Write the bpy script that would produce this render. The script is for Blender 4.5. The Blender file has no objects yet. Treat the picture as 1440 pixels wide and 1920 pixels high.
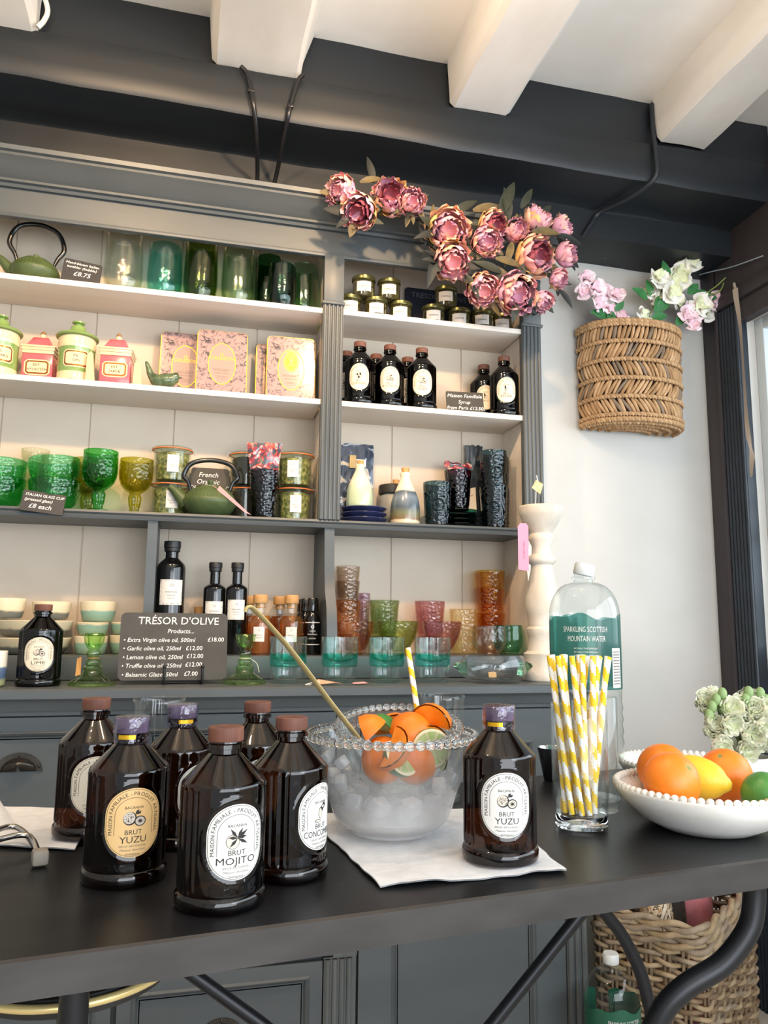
import bpy, bmesh, math, random
from mathutils import Vector, Matrix, noise
random.seed(7)
PI = math.pi
SC = bpy.context.scene
COL = SC.collection

# ------------------------------------------------------------------ camera
cam_d = bpy.data.cameras.new('camera'); cam = bpy.data.objects.new('camera', cam_d); COL.objects.link(cam)
SC.camera = cam
cam_d.sensor_fit = 'VERTICAL'; cam_d.sensor_height = 24.0; cam_d.lens = 24.0*1445/1920
cam_d.clip_start = 0.02
def aim_camera(yaw, pitch, roll, loc):
    y, p, r = map(math.radians, (yaw, pitch, roll))
    f = Vector((math.sin(y)*math.cos(p), math.cos(y)*math.cos(p), math.sin(p)))
    r0 = Vector((math.cos(y), -math.sin(y), 0)); u0 = r0.cross(f)
    rr = r0*math.cos(r)+u0*math.sin(r); uu = -r0*math.sin(r)+u0*math.cos(r)
    m = Matrix((rr, uu, -f)).transposed().to_4x4(); m.translation = loc
    cam.matrix_world = m
aim_camera(14.2, 8.4, 0.55, (0, 0, 1.0))

# ------------------------------------------------------------------ world, lights, exposure
SC.view_settings.view_transform = 'Standard'; SC.view_settings.look = 'None'
SC.view_settings.gamma = 1.0; SC.view_settings.use_curve_mapping = False
SC.view_settings.exposure = 0.58
SC.cycles.max_bounces = 12; SC.cycles.transparent_max_bounces = 40
SC.cycles.transmission_bounces = 10; SC.cycles.glossy_bounces = 5; SC.cycles.diffuse_bounces = 4
SC.cycles.caustics_reflective = False; SC.cycles.caustics_refractive = False
SC.cycles.use_denoising = True; SC.cycles.sample_clamp_indirect = 6.0
W = bpy.data.worlds.new('daylight'); SC.world = W; W.use_nodes = True
W.node_tree.nodes['Background'].inputs[0].default_value = (0.86, 0.93, 1.0, 1)
W.node_tree.nodes['Background'].inputs[1].default_value = 0.52
def area_light(name, loc, target, sx, sy, power, col):
    d = bpy.data.lights.new(name, 'AREA'); d.shape = 'RECTANGLE'; d.size = sx; d.size_y = sy; d.energy = power; d.color = col
    o = bpy.data.objects.new(name, d); COL.objects.link(o); o.location = loc
    o.rotation_euler = (Vector(target)-Vector(loc)).to_track_quat('-Z', 'Y').to_euler(); return o
def spot_light(name, loc, target, power, col, ang, blend, rad):
    d = bpy.data.lights.new(name, 'SPOT'); d.energy = power; d.color = col; d.spot_size = math.radians(ang); d.spot_blend = blend; d.shadow_soft_size = rad
    o = bpy.data.objects.new(name, d); COL.objects.link(o); o.location = loc
    o.rotation_euler = (Vector(target)-Vector(loc)).to_track_quat('-Z', 'Y').to_euler(); return o
area_light('window_daylight', (1.80, 0.0, 1.42), (0.0, 0.9, 1.25), 3.2, 1.0, 38, (0.80, 0.90, 1.0))
area_light('rear_fill_light', (0.7, -1.6, 1.15), (0.4, 0.7, 2.4), 2.4, 1.5, 46, (0.90, 0.95, 1.0))  # added fill light behind the camera, tilted up to brighten the ceiling
spot_light('ceiling_spotlight', (-0.20, 0.90, 2.20), (-0.25, 1.9, 1.45), 26, (1.0, 0.66, 0.36), 110, 0.6, 0.03)
spot_light('ceiling_spotlight', (0.42, 0.92, 2.20), (0.20, 1.9, 1.60), 25, (1.0, 0.66, 0.36), 90, 0.5, 0.03)

def bulb_light(name, loc, power, col, rad):
    d = bpy.data.lights.new(name, 'POINT'); d.energy = power; d.color = col; d.shadow_soft_size = rad
    o = bpy.data.objects.new(name, d); COL.objects.link(o); o.location = loc; return o
bulb_light('ceiling_spotlight_spill', (0.40, 0.95, 2.17), 6.0, (1.0, 0.74, 0.48), 0.03)
bulb_light('ceiling_spotlight_spill', (-0.30, 0.80, 2.17), 4.5, (1.0, 0.74, 0.48), 0.03)

# ------------------------------------------------------------------ materials
def lin(h):
    h = h.lstrip('#'); v = [int(h[i:i+2], 16)/255 for i in (0, 2, 4)]
    return tuple(((c+0.055)/1.055)**2.4 if c > 0.04045 else c/12.92 for c in v)+(1.0,)
MATS = {}
def nodes_of(name):
    m = bpy.data.materials.new(name); m.use_nodes = True
    nt = m.node_tree; nt.nodes.clear()
    out = nt.nodes.new('ShaderNodeOutputMaterial')
    return m, nt, out
def add_noise(nt, scale, detail=3, coord='Object', stretch=None):
    tc = nt.nodes.new('ShaderNodeTexCoord'); n = nt.nodes.new('ShaderNodeTexNoise')
    n.inputs['Scale'].default_value = scale; n.inputs['Detail'].default_value = detail
    if stretch:
        mp = nt.nodes.new('ShaderNodeMapping'); mp.inputs['Scale'].default_value = stretch
        nt.links.new(tc.outputs[coord], mp.inputs[0]); nt.links.new(mp.outputs[0], n.inputs['Vector'])
    else: nt.links.new(tc.outputs[coord], n.inputs['Vector'])
    return n
def add_ramp(nt, src, stops):
    r = nt.nodes.new('ShaderNodeValToRGB'); nt.links.new(src, r.inputs[0])
    e = r.color_ramp.elements
    while len(e) < len(stops): e.new(0.5)
    for i, (p, c) in enumerate(stops): e[i].position = p; e[i].color = c
    return r
def add_bump(nt, src, strength, dist, to):
    b = nt.nodes.new('ShaderNodeBump'); b.inputs['Strength'].default_value = strength; b.inputs['Distance'].default_value = dist
    nt.links.new(src, b.inputs['Height']); nt.links.new(b.outputs[0], to.inputs['Normal']); return b
def mat(name, col, rough=0.5, metal=0.0, col2=None, nscale=20, bump=0.0, bscale=None, spec=0.5, coat=0.0, stretch=None, sub=0.0, r0=0.35, r1=0.65, bdist=0.002):
    if name in MATS: return MATS[name]
    m, nt, out = nodes_of(name)
    p = nt.nodes.new('ShaderNodeBsdfPrincipled'); nt.links.new(p.outputs[0], out.inputs[0])
    c = lin(col); p.inputs['Base Color'].default_value = c; p.inputs['Roughness'].default_value = rough
    p.inputs['Metallic'].default_value = metal; p.inputs['Specular IOR Level'].default_value = spec
    p.inputs['Coat Weight'].default_value = coat; p.inputs['Coat Roughness'].default_value = 0.08
    if sub: p.inputs['Subsurface Weight'].default_value = sub; p.inputs['Subsurface Radius'].default_value = (0.01, 0.006, 0.004)
    if col2:
        n = add_noise(nt, nscale, 4, stretch=stretch)
        r = add_ramp(nt, n.outputs[0], [(r0, c), (r1, lin(col2))]); nt.links.new(r.outputs[0], p.inputs['Base Color'])
    if bump:
        n = add_noise(nt, bscale or nscale, 3, stretch=stretch); add_bump(nt, n.outputs[0], bump, bdist, p)
    MATS[name] = m; return m
def glass(name, col, rough=0.03, gloss=1.0, edge=1.6, bump=0.0, bscale=60, kind='noise', haze=0.0, hazez=None):
    """thin walled glass: tinted transmission plus a Fresnel reflection"""
    if name in MATS: return MATS[name]
    m, nt, out = nodes_of(name); L = nt.links
    c = lin(col) if isinstance(col, str) else tuple(col)+(1,)
    lw = nt.nodes.new('ShaderNodeLayerWeight'); lw.inputs['Blend'].default_value = 0.5
    rp = add_ramp(nt, lw.outputs['Facing'], [(0.45, c), (1.0, tuple(x**edge for x in c[:3])+(1,))])
    t = nt.nodes.new('ShaderNodeBsdfTransparent'); L.new(rp.outputs[0], t.inputs[0])
    g = nt.nodes.new('ShaderNodeBsdfGlossy'); g.inputs['Roughness'].default_value = rough; g.inputs[0].default_value = (1, 1, 1, 1)
    pw = nt.nodes.new('ShaderNodeMath'); pw.operation = 'POWER'; pw.inputs[1].default_value = 4.0; L.new(lw.outputs['Facing'], pw.inputs[0])
    mu = nt.nodes.new('ShaderNodeMath'); mu.operation = 'MULTIPLY_ADD'; mu.inputs[1].default_value = 0.55*gloss; mu.inputs[2].default_value = 0.035*gloss; mu.use_clamp = True
    L.new(pw.outputs[0], mu.inputs[0])
    mx = nt.nodes.new('ShaderNodeMixShader'); L.new(mu.outputs[0], mx.inputs[0])
    src = t
    if haze:
        d = nt.nodes.new('ShaderNodeBsdfDiffuse'); d.inputs[0].default_value = tuple(min(1, x*0.9+0.08) for x in c[:3])+(1,)
        tr = nt.nodes.new('ShaderNodeBsdfTranslucent'); tr.inputs[0].default_value = d.inputs[0].default_value
        dm = nt.nodes.new('ShaderNodeMixShader'); dm.inputs[0].default_value = 0.5
        L.new(d.outputs[0], dm.inputs[1]); L.new(tr.outputs[0], dm.inputs[2])
        h = nt.nodes.new('ShaderNodeMixShader'); h.inputs[0].default_value = haze
        if hazez:
            tc = nt.nodes.new('ShaderNodeTexCoord'); sp = nt.nodes.new('ShaderNodeSeparateXYZ'); L.new(tc.outputs['Object'], sp.inputs[0])
            mr = nt.nodes.new('ShaderNodeMapRange'); mr.inputs[1].default_value = hazez[0]; mr.inputs[2].default_value = hazez[1]; mr.inputs[3].default_value = haze; mr.inputs[4].default_value = 0.03
            n2 = add_noise(nt, 30, 3); ad = nt.nodes.new('ShaderNodeMath'); ad.operation = 'MULTIPLY_ADD'; ad.inputs[1].default_value = 0.03; L.new(n2.outputs[0], ad.inputs[0]); L.new(sp.outputs[2], ad.inputs[2])
            L.new(ad.outputs[0], mr.inputs[0]); L.new(mr.outputs[0], h.inputs[0])
        L.new(t.outputs[0], h.inputs[1]); L.new(dm.outputs[0], h.inputs[2]); src = h
    L.new(src.outputs[0], mx.inputs[1]); L.new(g.outputs[0], mx.inputs[2]); L.new(mx.outputs[0], out.inputs[0])
    if bump:
        if kind == 'voronoi':
            tc = nt.nodes.new('ShaderNodeTexCoord'); n = nt.nodes.new('ShaderNodeTexVoronoi'); n.inputs['Scale'].default_value = bscale
            L.new(tc.outputs['Object'], n.inputs['Vector'])
        else: n = add_noise(nt, bscale, 2)
        b = nt.nodes.new('ShaderNodeBump'); b.inputs['Strength'].default_value = bump; b.inputs['Distance'].default_value = 0.003
        L.new(n.outputs[0], b.inputs['Height']); L.new(b.outputs[0], g.inputs['Normal']); L.new(b.outputs[0], lw.inputs['Normal'])
    MATS[name] = m; return m
def solid_glass(name, col, rough=0.0, ior=1.45):
    if name in MATS: return MATS[name]
    m, nt, out = nodes_of(name); p = nt.nodes.new('ShaderNodeBsdfPrincipled'); nt.links.new(p.outputs[0], out.inputs[0])
    p.inputs['Base Color'].default_value = lin(col); p.inputs['Transmission Weight'].default_value = 1.0
    p.inputs['Roughness'].default_value = rough; p.inputs['IOR'].default_value = ior
    MATS[name] = m; return m

M_wall = mat('wall_plaster', '#c9c7c2', 0.85, col2='#c0beb8', nscale=3, bump=0.12, bscale=28)
M_ceil = mat('ceiling_plaster', '#f3eee6', 0.9, col2='#ebe4da', nscale=4, bump=0.25, bscale=18)
M_joist = mat('white_painted_timber', '#f1ece4', 0.75, col2='#e6dfd5', nscale=9, bump=0.5, bscale=16, stretch=(1, 0.35, 1))
M_beam = mat('black_painted_timber', '#13171b', 0.5, col2='#1b2025', nscale=7, bump=0.5, bscale=12, stretch=(0.25, 1, 1))
M_floor = mat('floor_boards', '#d3c8bb', 0.6, col2='#c5b8a9', nscale=8, stretch=(0.3, 3, 1))
M_grey = mat('grey_furniture_paint', '#4f5558', 0.42, col2='#484e51', nscale=14, bump=0.10, bscale=60, stretch=(0.3, 1, 1))
M_greyv = mat('grey_pilaster_paint', '#5b5f60', 0.42, col2='#4c5152', nscale=30, bump=0.15, bscale=40, stretch=(2, 2, 0.15))
M_cream = mat('cream_shelf_paint', '#e9dfd3', 0.5, col2='#e0d5c8', nscale=10, stretch=(0.2, 2, 2), bump=0.05)
M_back = mat('cream_back_boards', '#cdbfad', 0.6, col2='#c4b5a2', nscale=5)
M_darkline = mat('shadow_gap_paint', '#15181a', 0.8)
M_post = mat('dark_brown_post_paint', '#3d3638', 0.6, col2='#322d31', nscale=10, bump=0.3, stretch=(1, 1, 0.2))
M_blue = mat('blue_black_casing_paint', '#232c36', 0.45, col2='#1d252e', nscale=12)
M_table = mat('black_table_top', '#131416', 0.36, spec=0.3, col2='#1a1b1d', nscale=16, bump=0.05, bscale=120, stretch=(0.4, 1.6, 1))
M_tedge = mat('worn_zinc_edge', '#454240', 0.40, metal=0.3, col2='#393634', nscale=22, stretch=(0.5, 1, 1.5))
M_steel = mat('black_steel_tube', '#26272a', 0.38, metal=0.5)
M_brass = mat('brushed_brass', '#ead291', 0.34, metal=0.5)
M_gold = mat('gold_foil', '#e0b53a', 0.2, metal=1.0)
M_goldink = mat('gold_ink', '#d9a51f', 0.3, metal=0.6)
M_ink = mat('black_ink', '#24211f', 0.7)
M_inkgrey = mat('grey_ink', '#77716a', 0.7)
M_paper = mat('cream_label_paper', '#e3d5bd', 0.6)
M_paperw = mat('white_label_paper', '#dedad3', 0.6)
M_papery = mat('yellow_gold_label_paper', '#e6bd80', 0.5)
M_slate = mat('chalkboard_slate', '#37342f', 0.6, col2='#3f3c37', nscale=25)
M_slated = mat('dark_chalkboard', '#26262a', 0.55, col2='#2c2c30', nscale=25)
M_chalk = mat('white_chalk', '#f6f4ee', 0.9)
M_chalkd = mat('faded_chalk', '#6d7078', 0.9)
M_amber = glass('brown_bottle_glass', (0.21, 0.105, 0.055), 0.04, 1.3, 1.5, bump=0.08, bscale=45)
M_amberd = glass('full_brown_bottle_glass', (0.05, 0.03, 0.022), 0.06, 1.1, 1.5)
M_blackg = mat('black_bottle_glass', '#0c0d0e', 0.06, spec=0.6)
M_wood = mat('walnut_stopper', '#7d4f3e', 0.6, col2='#5d372b', nscale=30, stretch=(3, 3, 0.4), bump=0.1)
M_cork = mat('pale_cork', '#c99a62', 0.7, col2='#b58650', nscale=60)
M_seal = mat('shrink_sealed_cap', '#6d5a5e', 0.15, col2='#8c8390', nscale=40, coat=1.0, stretch=(1, 1, 0.2))
M_sealf = glass('clear_shrink_film', (0.72, 0.70, 0.86), 0.08, 1.6, 1.2, bump=0.8, bscale=120)
M_clear = glass('clear_glass', (0.965, 0.975, 0.975), 0.01, 1.1, 2.5)
M_clearb = glass('bubbled_clear_glass', (0.90, 0.92, 0.89), 0.03, 1.0, 2.5, bump=0.9, bscale=150)
M_crystal = solid_glass('crystal_glass', '#fbfdfd')
M_white = mat('white_ceramic_glaze', '#efece6', 0.25, col2='#e6e2da', nscale=12, spec=0.5)
M_lin = mat('white_linen', '#e3e4e6', 0.9, col2='#d9dadc', nscale=60, bump=0.3, bscale=160)
M_pinkcard = mat('pink_card', '#f2a9a8', 0.7)
M_pinktag = mat('pink_paper_tag', '#f28fa8', 0.7)
M_orange = mat('orange_peel', '#f5861c', 0.42, col2='#ee7a12', nscale=14, bump=0.35, bscale=170, sub=0.1, bdist=0.001)
M_pulp = mat('orange_flesh', '#f79a2e', 0.35, col2='#ee7f14', nscale=60, sub=0.15)
M_pith = mat('citrus_pith', '#f3e2b8', 0.6)
M_lemon = mat('lemon_peel', '#ecc431', 0.42, col2='#e2b52a', nscale=15, bump=0.5, bscale=90, sub=0.1)
M_lime = mat('lime_peel', '#4f8a3c', 0.35, col2='#3c7330', nscale=9, bump=0.3, bscale=150)
M_limefl = mat('lime_flesh', '#c9d69a', 0.4, col2='#aebf70', nscale=50)

# ------------------------------------------------------------------ mesh helpers
class MB:
    def __init__(s): s.v = []; s.f = []; s.m = []
    def add(s, vs, fs, mi=0, mtx=None):
        k = len(s.v)
        s.v += [tuple(mtx @ Vector(p)) for p in vs] if mtx else [tuple(p) for p in vs]
        for i, f in enumerate(fs):
            s.f.append(tuple(k+a for a in f)); s.m.append(mi[i] if isinstance(mi, (list, tuple)) else mi)
        return s
    def box(s, x0, x1, y0, y1, z0, z1, mi=0, bev=0.0, mtx=None, seg=2):
        vs = [(x, y, z) for z in (z0, z1) for y in (y0, y1) for x in (x0, x1)]
        fs = [(0, 2, 3, 1), (4, 5, 7, 6), (0, 1, 5, 4), (2, 6, 7, 3), (0, 4, 6, 2), (1, 3, 7, 5)]
        if bev:
            b = bmesh.new(); q = [b.verts.new(p) for p in vs]
            for f in fs: b.faces.new([q[i] for i in f])
            bmesh.ops.bevel(b, geom=b.edges[:], offset=bev, segments=seg, profile=0.5, affect='EDGES')
            b.verts.ensure_lookup_table(); b.verts.index_update()
            vs = [v.co.copy() for v in b.verts]; fs = [tuple(v.index for v in f.verts) for f in b.faces]; b.free()
        return s.add(vs, fs, mi, mtx)
    def lathe(s, prof, n=32, mi=0, rmod=None, mtx=None, sx=1.0, sy=1.0):
        vs = []; rows = []
        for r, z in prof:
            if r <= 1e-6: rows.append([len(vs)]); vs.append((0, 0, z))
            else:
                rows.append(list(range(len(vs), len(vs)+n)))
                for i in range(n):
                    a = 2*PI*i/n; q = r+(rmod(a, z, r) if rmod else 0)
                    vs.append((q*math.cos(a)*sx, q*math.sin(a)*sy, z))
        fs = []; ms = []
        for j in range(len(rows)-1):
            a, b = rows[j], rows[j+1]; k = mi[j] if isinstance(mi, (list, tuple)) else mi
            for i in range(n):
                i2 = (i+1) % n
                if len(a) == 1 and len(b) == 1: continue
                if len(a) == 1: fs.append((a[0], b[i2], b[i]))
                elif len(b) == 1: fs.append((a[i], a[i2], b[0]))
                else: fs.append((a[i], a[i2], b[i2], b[i]))
                ms.append(k)
        return s.add(vs, fs, ms, mtx)
    def tube(s, path, r, n=8, mi=0, closed=False, cap=True, mtx=None, flat=1.0):
        P = [Vector(p) for p in path]; k = len(P)
        R = r if isinstance(r, (list, tuple)) else [r]*k
        vs = []; up = None
        for i in range(k):
            if closed: t = P[(i+1) % k]-P[i-1]
            else: t = P[min(i+1, k-1)]-P[max(i-1, 0)]
            if t.length < 1e-9: t = Vector((0, 0, 1))
            t.normalize()
            if up is None:
                up = Vector((0, 0, 1)) if abs(t.z) < 0.9 else Vector((1, 0, 0))
            up = up-t*up.dot(t)
            if up.length < 1e-6: up = t.orthogonal()
            up.normalize(); sd = t.cross(up)
            for j in range(n):
                a = 2*PI*j/n; vs.append(P[i]+(up*math.cos(a)*flat+sd*math.sin(a))*R[i])
        fs = []
        for i in range(k if closed else k-1):
            a = i*n; b = ((i+1) % k)*n
            for j in range(n): j2 = (j+1) % n; fs.append((a+j, b+j, b+j2, a+j2))
        if cap and not closed: fs += [tuple(range(n)), tuple(range((k-1)*n, k*n))[::-1]]
        return s.add(vs, fs, mi, mtx)
    def sphere(s, c, r, n=12, m=8, mi=0, sx=1, sy=1, sz=1):
        prof = [(r*math.sin(PI*j/m), -r*math.cos(PI*j/m)) for j in range(m+1)]; prof[0] = (0, -r); prof[-1] = (0, r)
        return s.lathe(prof, n, mi, mtx=Matrix.Translation(c) @ Matrix.Diagonal((sx, sy, sz, 1)))
    def extr(s, poly, d0, d1, axis='y', mi=0, mtx=None):
        """polygon (a,b) pairs pushed along an axis: y -> (a,d,b); x -> (d,a,b); z -> (a,b,d)"""
        g = {'y': lambda a, b, d: (a, d, b), 'x': lambda a, b, d: (d, a, b), 'z': lambda a, b, d: (a, b, d)}[axis]
        n = len(poly); vs = [g(a, b, d0) for a, b in poly]+[g(a, b, d1) for a, b in poly]
        fs = [tuple(range(n)), tuple(range(n, 2*n))[::-1]]+[(i, i+n, (i+1) % n+n, (i+1) % n) for i in range(n)]
        return s.add(vs, fs, mi, mtx)
    def grid(s, fn, nu, nv, mi=0, mtx=None):
        vs = [fn(i/nu, j/nv) for j in range(nv+1) for i in range(nu+1)]
        fs = [(j*(nu+1)+i, j*(nu+1)+i+1, (j+1)*(nu+1)+i+1, (j+1)*(nu+1)+i) for j in range(nv) for i in range(nu)]
        return s.add(vs, fs, mi, mtx)
    def text(s, body, size, x, y, mapf, mi=0, align='c', shear=0.0, ext=0.0, rot=0.0, wid=None, thin=0.0):
        vs, fs = glyphs(body, shear, ext, thin)
        xs = [p[0] for p in vs] or [0]; x0, x1 = min(xs), max(xs); k = size; kx = size
        if wid: kx = wid/max(x1-x0, 1e-6)
        off = {'c': (x0+x1)/2, 'l': x0, 'r': x1}[align]
        cr, sr = math.cos(rot), math.sin(rot); out = []
        for p in vs:
            a = (p[0]-off)*kx; b = p[1]*k; out.append(mapf(x+a*cr-b*sr, y+a*sr+b*cr, p[2]*k))
        return s.add(out, fs, mi)
    def mesh(s, name, mats, smooth=35, doubles=False):
        me = bpy.data.meshes.new(name); me.from_pydata(s.v, [], s.f)
        for m in mats: me.materials.append(m)
        me.polygons.foreach_set('material_index', s.m)
        b = bmesh.new(); b.from_mesh(me)
        if doubles: bmesh.ops.remove_doubles(b, verts=b.verts, dist=1e-5)
        bmesh.ops.recalc_face_normals(b, faces=b.faces); b.to_mesh(me); b.free()
        if smooth:
            me.polygons.foreach_set('use_smooth', [True]*len(me.polygons)); me.set_sharp_from_angle(angle=math.radians(smooth))
        me.update(); return me
GL = {}
def glyphs(body, shear=0.0, ext=0.0, thin=0.0):
    key = (body, shear, ext, thin)
    if key not in GL:
        c = bpy.data.curves.new('txt', 'FONT'); c.body = body; c.size = 1.0; c.shear = shear; c.resolution_u = 2; c.extrude = ext; c.offset = thin
        o = bpy.data.objects.new('txt', c); me = o.to_mesh()
        GL[key] = ([tuple(v.co) for v in me.vertices], [tuple(p.vertices) for p in me.polygons])
        o.to_mesh_clear(); bpy.data.objects.remove(o); bpy.data.curves.remove(c)
    return GL[key]

# ------------------------------------------------------------------ object helpers
def tag(o, label, cat, group=None):
    o['label'] = label; o['category'] = cat
    if group: o['group'] = group
    return o
def thing(name, label, cat, loc=(0, 0, 0), rz=0.0, group=None, rx=0.0, ry=0.0):
    o = bpy.data.objects.new(name, None); COL.objects.link(o); o.empty_display_size = 0.02
    o.location = loc; o.rotation_euler = (rx, ry, rz); return tag(o, label, cat, group)
def part(name, me, parent, loc=None, rz=0.0, label=None, rot=None):
    o = bpy.data.objects.new(name, me); COL.objects.link(o); o.parent = parent
    if loc: o.location = loc
    o.rotation_euler = rot or (0, 0, rz)
    if label: o['label'] = label
    return o
def solo(name, me, label, cat, loc=(0, 0, 0), rz=0.0, group=None, rot=None, scale=None):
    o = bpy.data.objects.new(name, me); COL.objects.link(o); o.location = loc; o.rotation_euler = rot or (0, 0, rz)
    if scale: o.scale = scale
    return tag(o, label, cat, group)
def struct(name, me, parent=None):
    o = bpy.data.objects.new(name, me); COL.objects.link(o)
    if parent: o.parent = parent
    else: o['kind'] = 'structure'
    return o
MC = {}
def cached(key, fn):
    if key not in MC: MC[key] = fn()
    return MC[key]
def flat(y=-0.0006):            # map for writing on a flat face that looks towards -y
    return lambda a, b, c=0: (a, y-c, b)
def wrap(R, zc=0.0):            # map for writing wrapped round a bottle
    return lambda a, b, c=0: ((R+c)*math.sin(a/R), -(R+c)*math.cos(a/R), zc+b)
def rrect(w, h, r, n=5, cx=0, cy=0):
    pts = []
    for qx, qy, a0 in ((1, 1, 0), (-1, 1, PI/2), (-1, -1, PI), (1, -1, 1.5*PI)):
        for i in range(n+1):
            a = a0+PI/2*i/n; pts.append((cx+qx*(w/2-r)+r*math.cos(a), cy+qy*(h/2-r)+r*math.sin(a)))
    return pts
def ring2d(mb, pa, pb, mapf, mi):
    n = len(pa); vs = [mapf(*p) for p in pa]+[mapf(*p) for p in pb]
    mb.add(vs, [(i, (i+1) % n, (i+1) % n+n, i+n) for i in range(n)], mi)
def bez(pts, n=24):             # smooth path through points (Catmull-Rom)
    P = [Vector(p) for p in pts]; out = []
    for i in range(len(P)-1):
        a = P[max(i-1, 0)]; b = P[i]; c = P[i+1]; d = P[min(i+2, len(P)-1)]
        k = max(2, n//(len(P)-1))
        for j in range(k):
            t = j/k; out.append(0.5*((2*b)+(-a+c)*t+(2*a-5*b+4*c-d)*t*t+(-a+3*b-3*c+d)*t**3))
    out.append(P[-1]); return out
def ell(rx, ry, n=40, cx=0, cy=0): return [(cx+rx*math.cos(2*PI*i/n), cy+ry*math.sin(2*PI*i/n)) for i in range(n)]

# levels of the furniture
ZT, ZC, ZR, S3, S2, S1 = 0.75, 0.88, 0.931, 1.252, 1.552, 1.788
BACK, WALL = 1.975, 1.992
# ================================================================== the room
def slab(name, x0, x1, y0, y1, z0, z1, m):
    return struct(name, MB().box(x0, x1, y0, y1, z0, z1).mesh(name, [m], 0))
slab('floor', -2.2, 1.75, -2.2, 2.1, -0.05, 0.0, M_floor)
slab('ceiling', -2.2, 1.75, -2.2, 2.1, 2.435, 2.50, M_ceil)
slab('wall_back', -2.2, 1.75, WALL, 2.10, 0.0, 2.435, M_wall)
slab('wall_left', -2.3, -2.2, -2.2, 2.1, 0.0, 2.435, M_wall)
b = MB()
b.box(1.56, 1.70, 1.835, WALL, 0, 2.435).box(1.56, 1.70, -2.2, -1.75, 0, 2.435)
b.box(1.56, 1.70, -1.75, 1.835, 0, 0.92).box(1.56, 1.70, -1.75, 1.835, 1.90, 2.435)
struct('wall_right', b.mesh('wall_right', [M_wall], 0))
# window in the right wall, with its dark joinery and the faded floral transfer on the pane
wf = MB()
for y0, y1, z0, z1 in ((1.80, 1.835, 0.92, 1.90), (-1.75, -1.715, 0.92, 1.90), (-1.715, 1.80, 0.92, 0.955), (-1.715, 1.80, 1.865, 1.90), (0.63, 0.66, 0.955, 1.865), (-0.55, -0.52, 0.955, 1.865)):
    wf.box(1.585, 1.625, y0, y1, z0, z1, bev=0.004)
win = struct('window_1', wf.mesh('window_frame', [mat('pale_window_frame', '#c9d2d6', 0.5)], 30))
struct('pane', MB().box(1.600, 1.604, -1.73, 1.81, 0.95, 1.87).mesh('pane', [M_clear], 0), win)
M_d1 = mat('faded_green_transfer', '#b9d8bd', 0.8); M_d2 = mat('faded_yellow_transfer', '#f1e3a6', 0.8); M_d3 = mat('faded_grey_transfer', '#cfd6da', 0.8)
dm = MB(); rd = random.Random(3)
for i in range(46):
    y = rd.uniform(1.45, 1.79); z = rd.uniform(1.0, 1.84); a = rd.uniform(0, 2*PI); l = rd.uniform(0.014, 0.03); w = l*rd.uniform(0.3, 0.45)
    k = rd.choice((0, 0, 1, 2)); w = l*0.7 if k == 1 else w
    pts = [(l*math.cos(t), w*math.sin(t)) for t in [2*PI*j/14 for j in range(14)]]
    dm.extr([(y+p*math.cos(a)-q*math.sin(a), z+p*math.sin(a)+q*math.cos(a)) for p, q in pts], 1.5985, 1.5995, 'x', k)
struct('transfer', dm.mesh('transfer', [M_d1, M_d2, M_d3], 0), win)
struct('window_catch', MB().box(1.540, 1.556, 1.838, 1.858, 1.345, 1.395, bev=0.002).mesh('catch', [mat('grey_catch', '#8b9aa6', 0.35, metal=0.5)], 30), win)
# dark post in the corner, fluted casing and lintel
struct('trim_1', MB().box(1.528, 1.562, 1.918, WALL+0.0, 0, 2.095, bev=0.004).box(1.520, 1.56, 1.918, 1.926, 0, 2.0).mesh('post', [M_post], 30))
fl = MB().box(1.532, 1.562, 1.836, 1.917, 0, 1.955)
for i in range(6): fl.tube([(1.531, 1.8425+i*0.0138, 0), (1.531, 1.8425+i*0.0138, 1.30), (1.5325, 1.8425+i*0.0138, 1.305), (1.531, 1.8425+i*0.0138, 1.312), (1.531, 1.8425+i*0.0138, 1.95)], 0.0058, 8)
struct('trim_2', fl.mesh('fluted_casing', [M_blue], 40))
lt = MB().box(1.535, 1.565, -1.75, 1.84, 1.895, 2.0).box(1.520, 1.565, -1.75, 1.92, 1.955, 2.0, bev=0.006).box(1.528, 1.565, -1.75, 1.93, 2.0, 2.30, bev=0.004)
struct('trim_3', lt.mesh('lintel', [M_post], 30))
# black beam along the back wall
def rough_prism(poly, axis, d0, d1, seg, amp, sc, m, name, seed=0):
    n = len(poly); mb = MB(); pp = []
    for i in range(n):            # subdivide the outline a little
        a, c = poly[i], poly[(i+1) % n]; k = max(1, int(math.dist(a, c)/0.03))
        pp += [(a[0]+(c[0]-a[0])*j/k, a[1]+(c[1]-a[1])*j/k) for j in range(k)]
    N = len(pp); vs = []
    for s in range(seg+1):
        d = d0+(d1-d0)*s/seg
        for p, q in pp:
            v = Vector((d, p, q)) if axis == 'x' else Vector((p, d, q))
            w = noise.noise_vector(v*sc+Vector((seed, 0, 0)))*amp+noise.noise_vector(v*sc*3.1)*amp*0.4
            vs.append(v+w)
    fs = [(s*N+i, s*N+(i+1) % N, (s+1)*N+(i+1) % N, (s+1)*N+i) for s in range(seg) for i in range(N)]
    fs += [tuple(range(N)), tuple(range(seg*N, seg*N+N))[::-1]]
    return mb.add(vs, fs).mesh(name, [m], 40)
bp = [(1.705, 2.436), (1.702, 2.305), (1.684, 2.300), (1.680, 2.292), (1.681, 2.198), (1.688, 2.187), (1.836, 2.181), (1.842, 2.176), (1.843, 2.097), (1.995, 2.094), (1.995, 2.436)]
struct('trim_4', rough_prism(bp, 'x', -1.6, 1.60, 90, 0.0035, 5, M_beam, 'wall_beam'))
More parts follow.
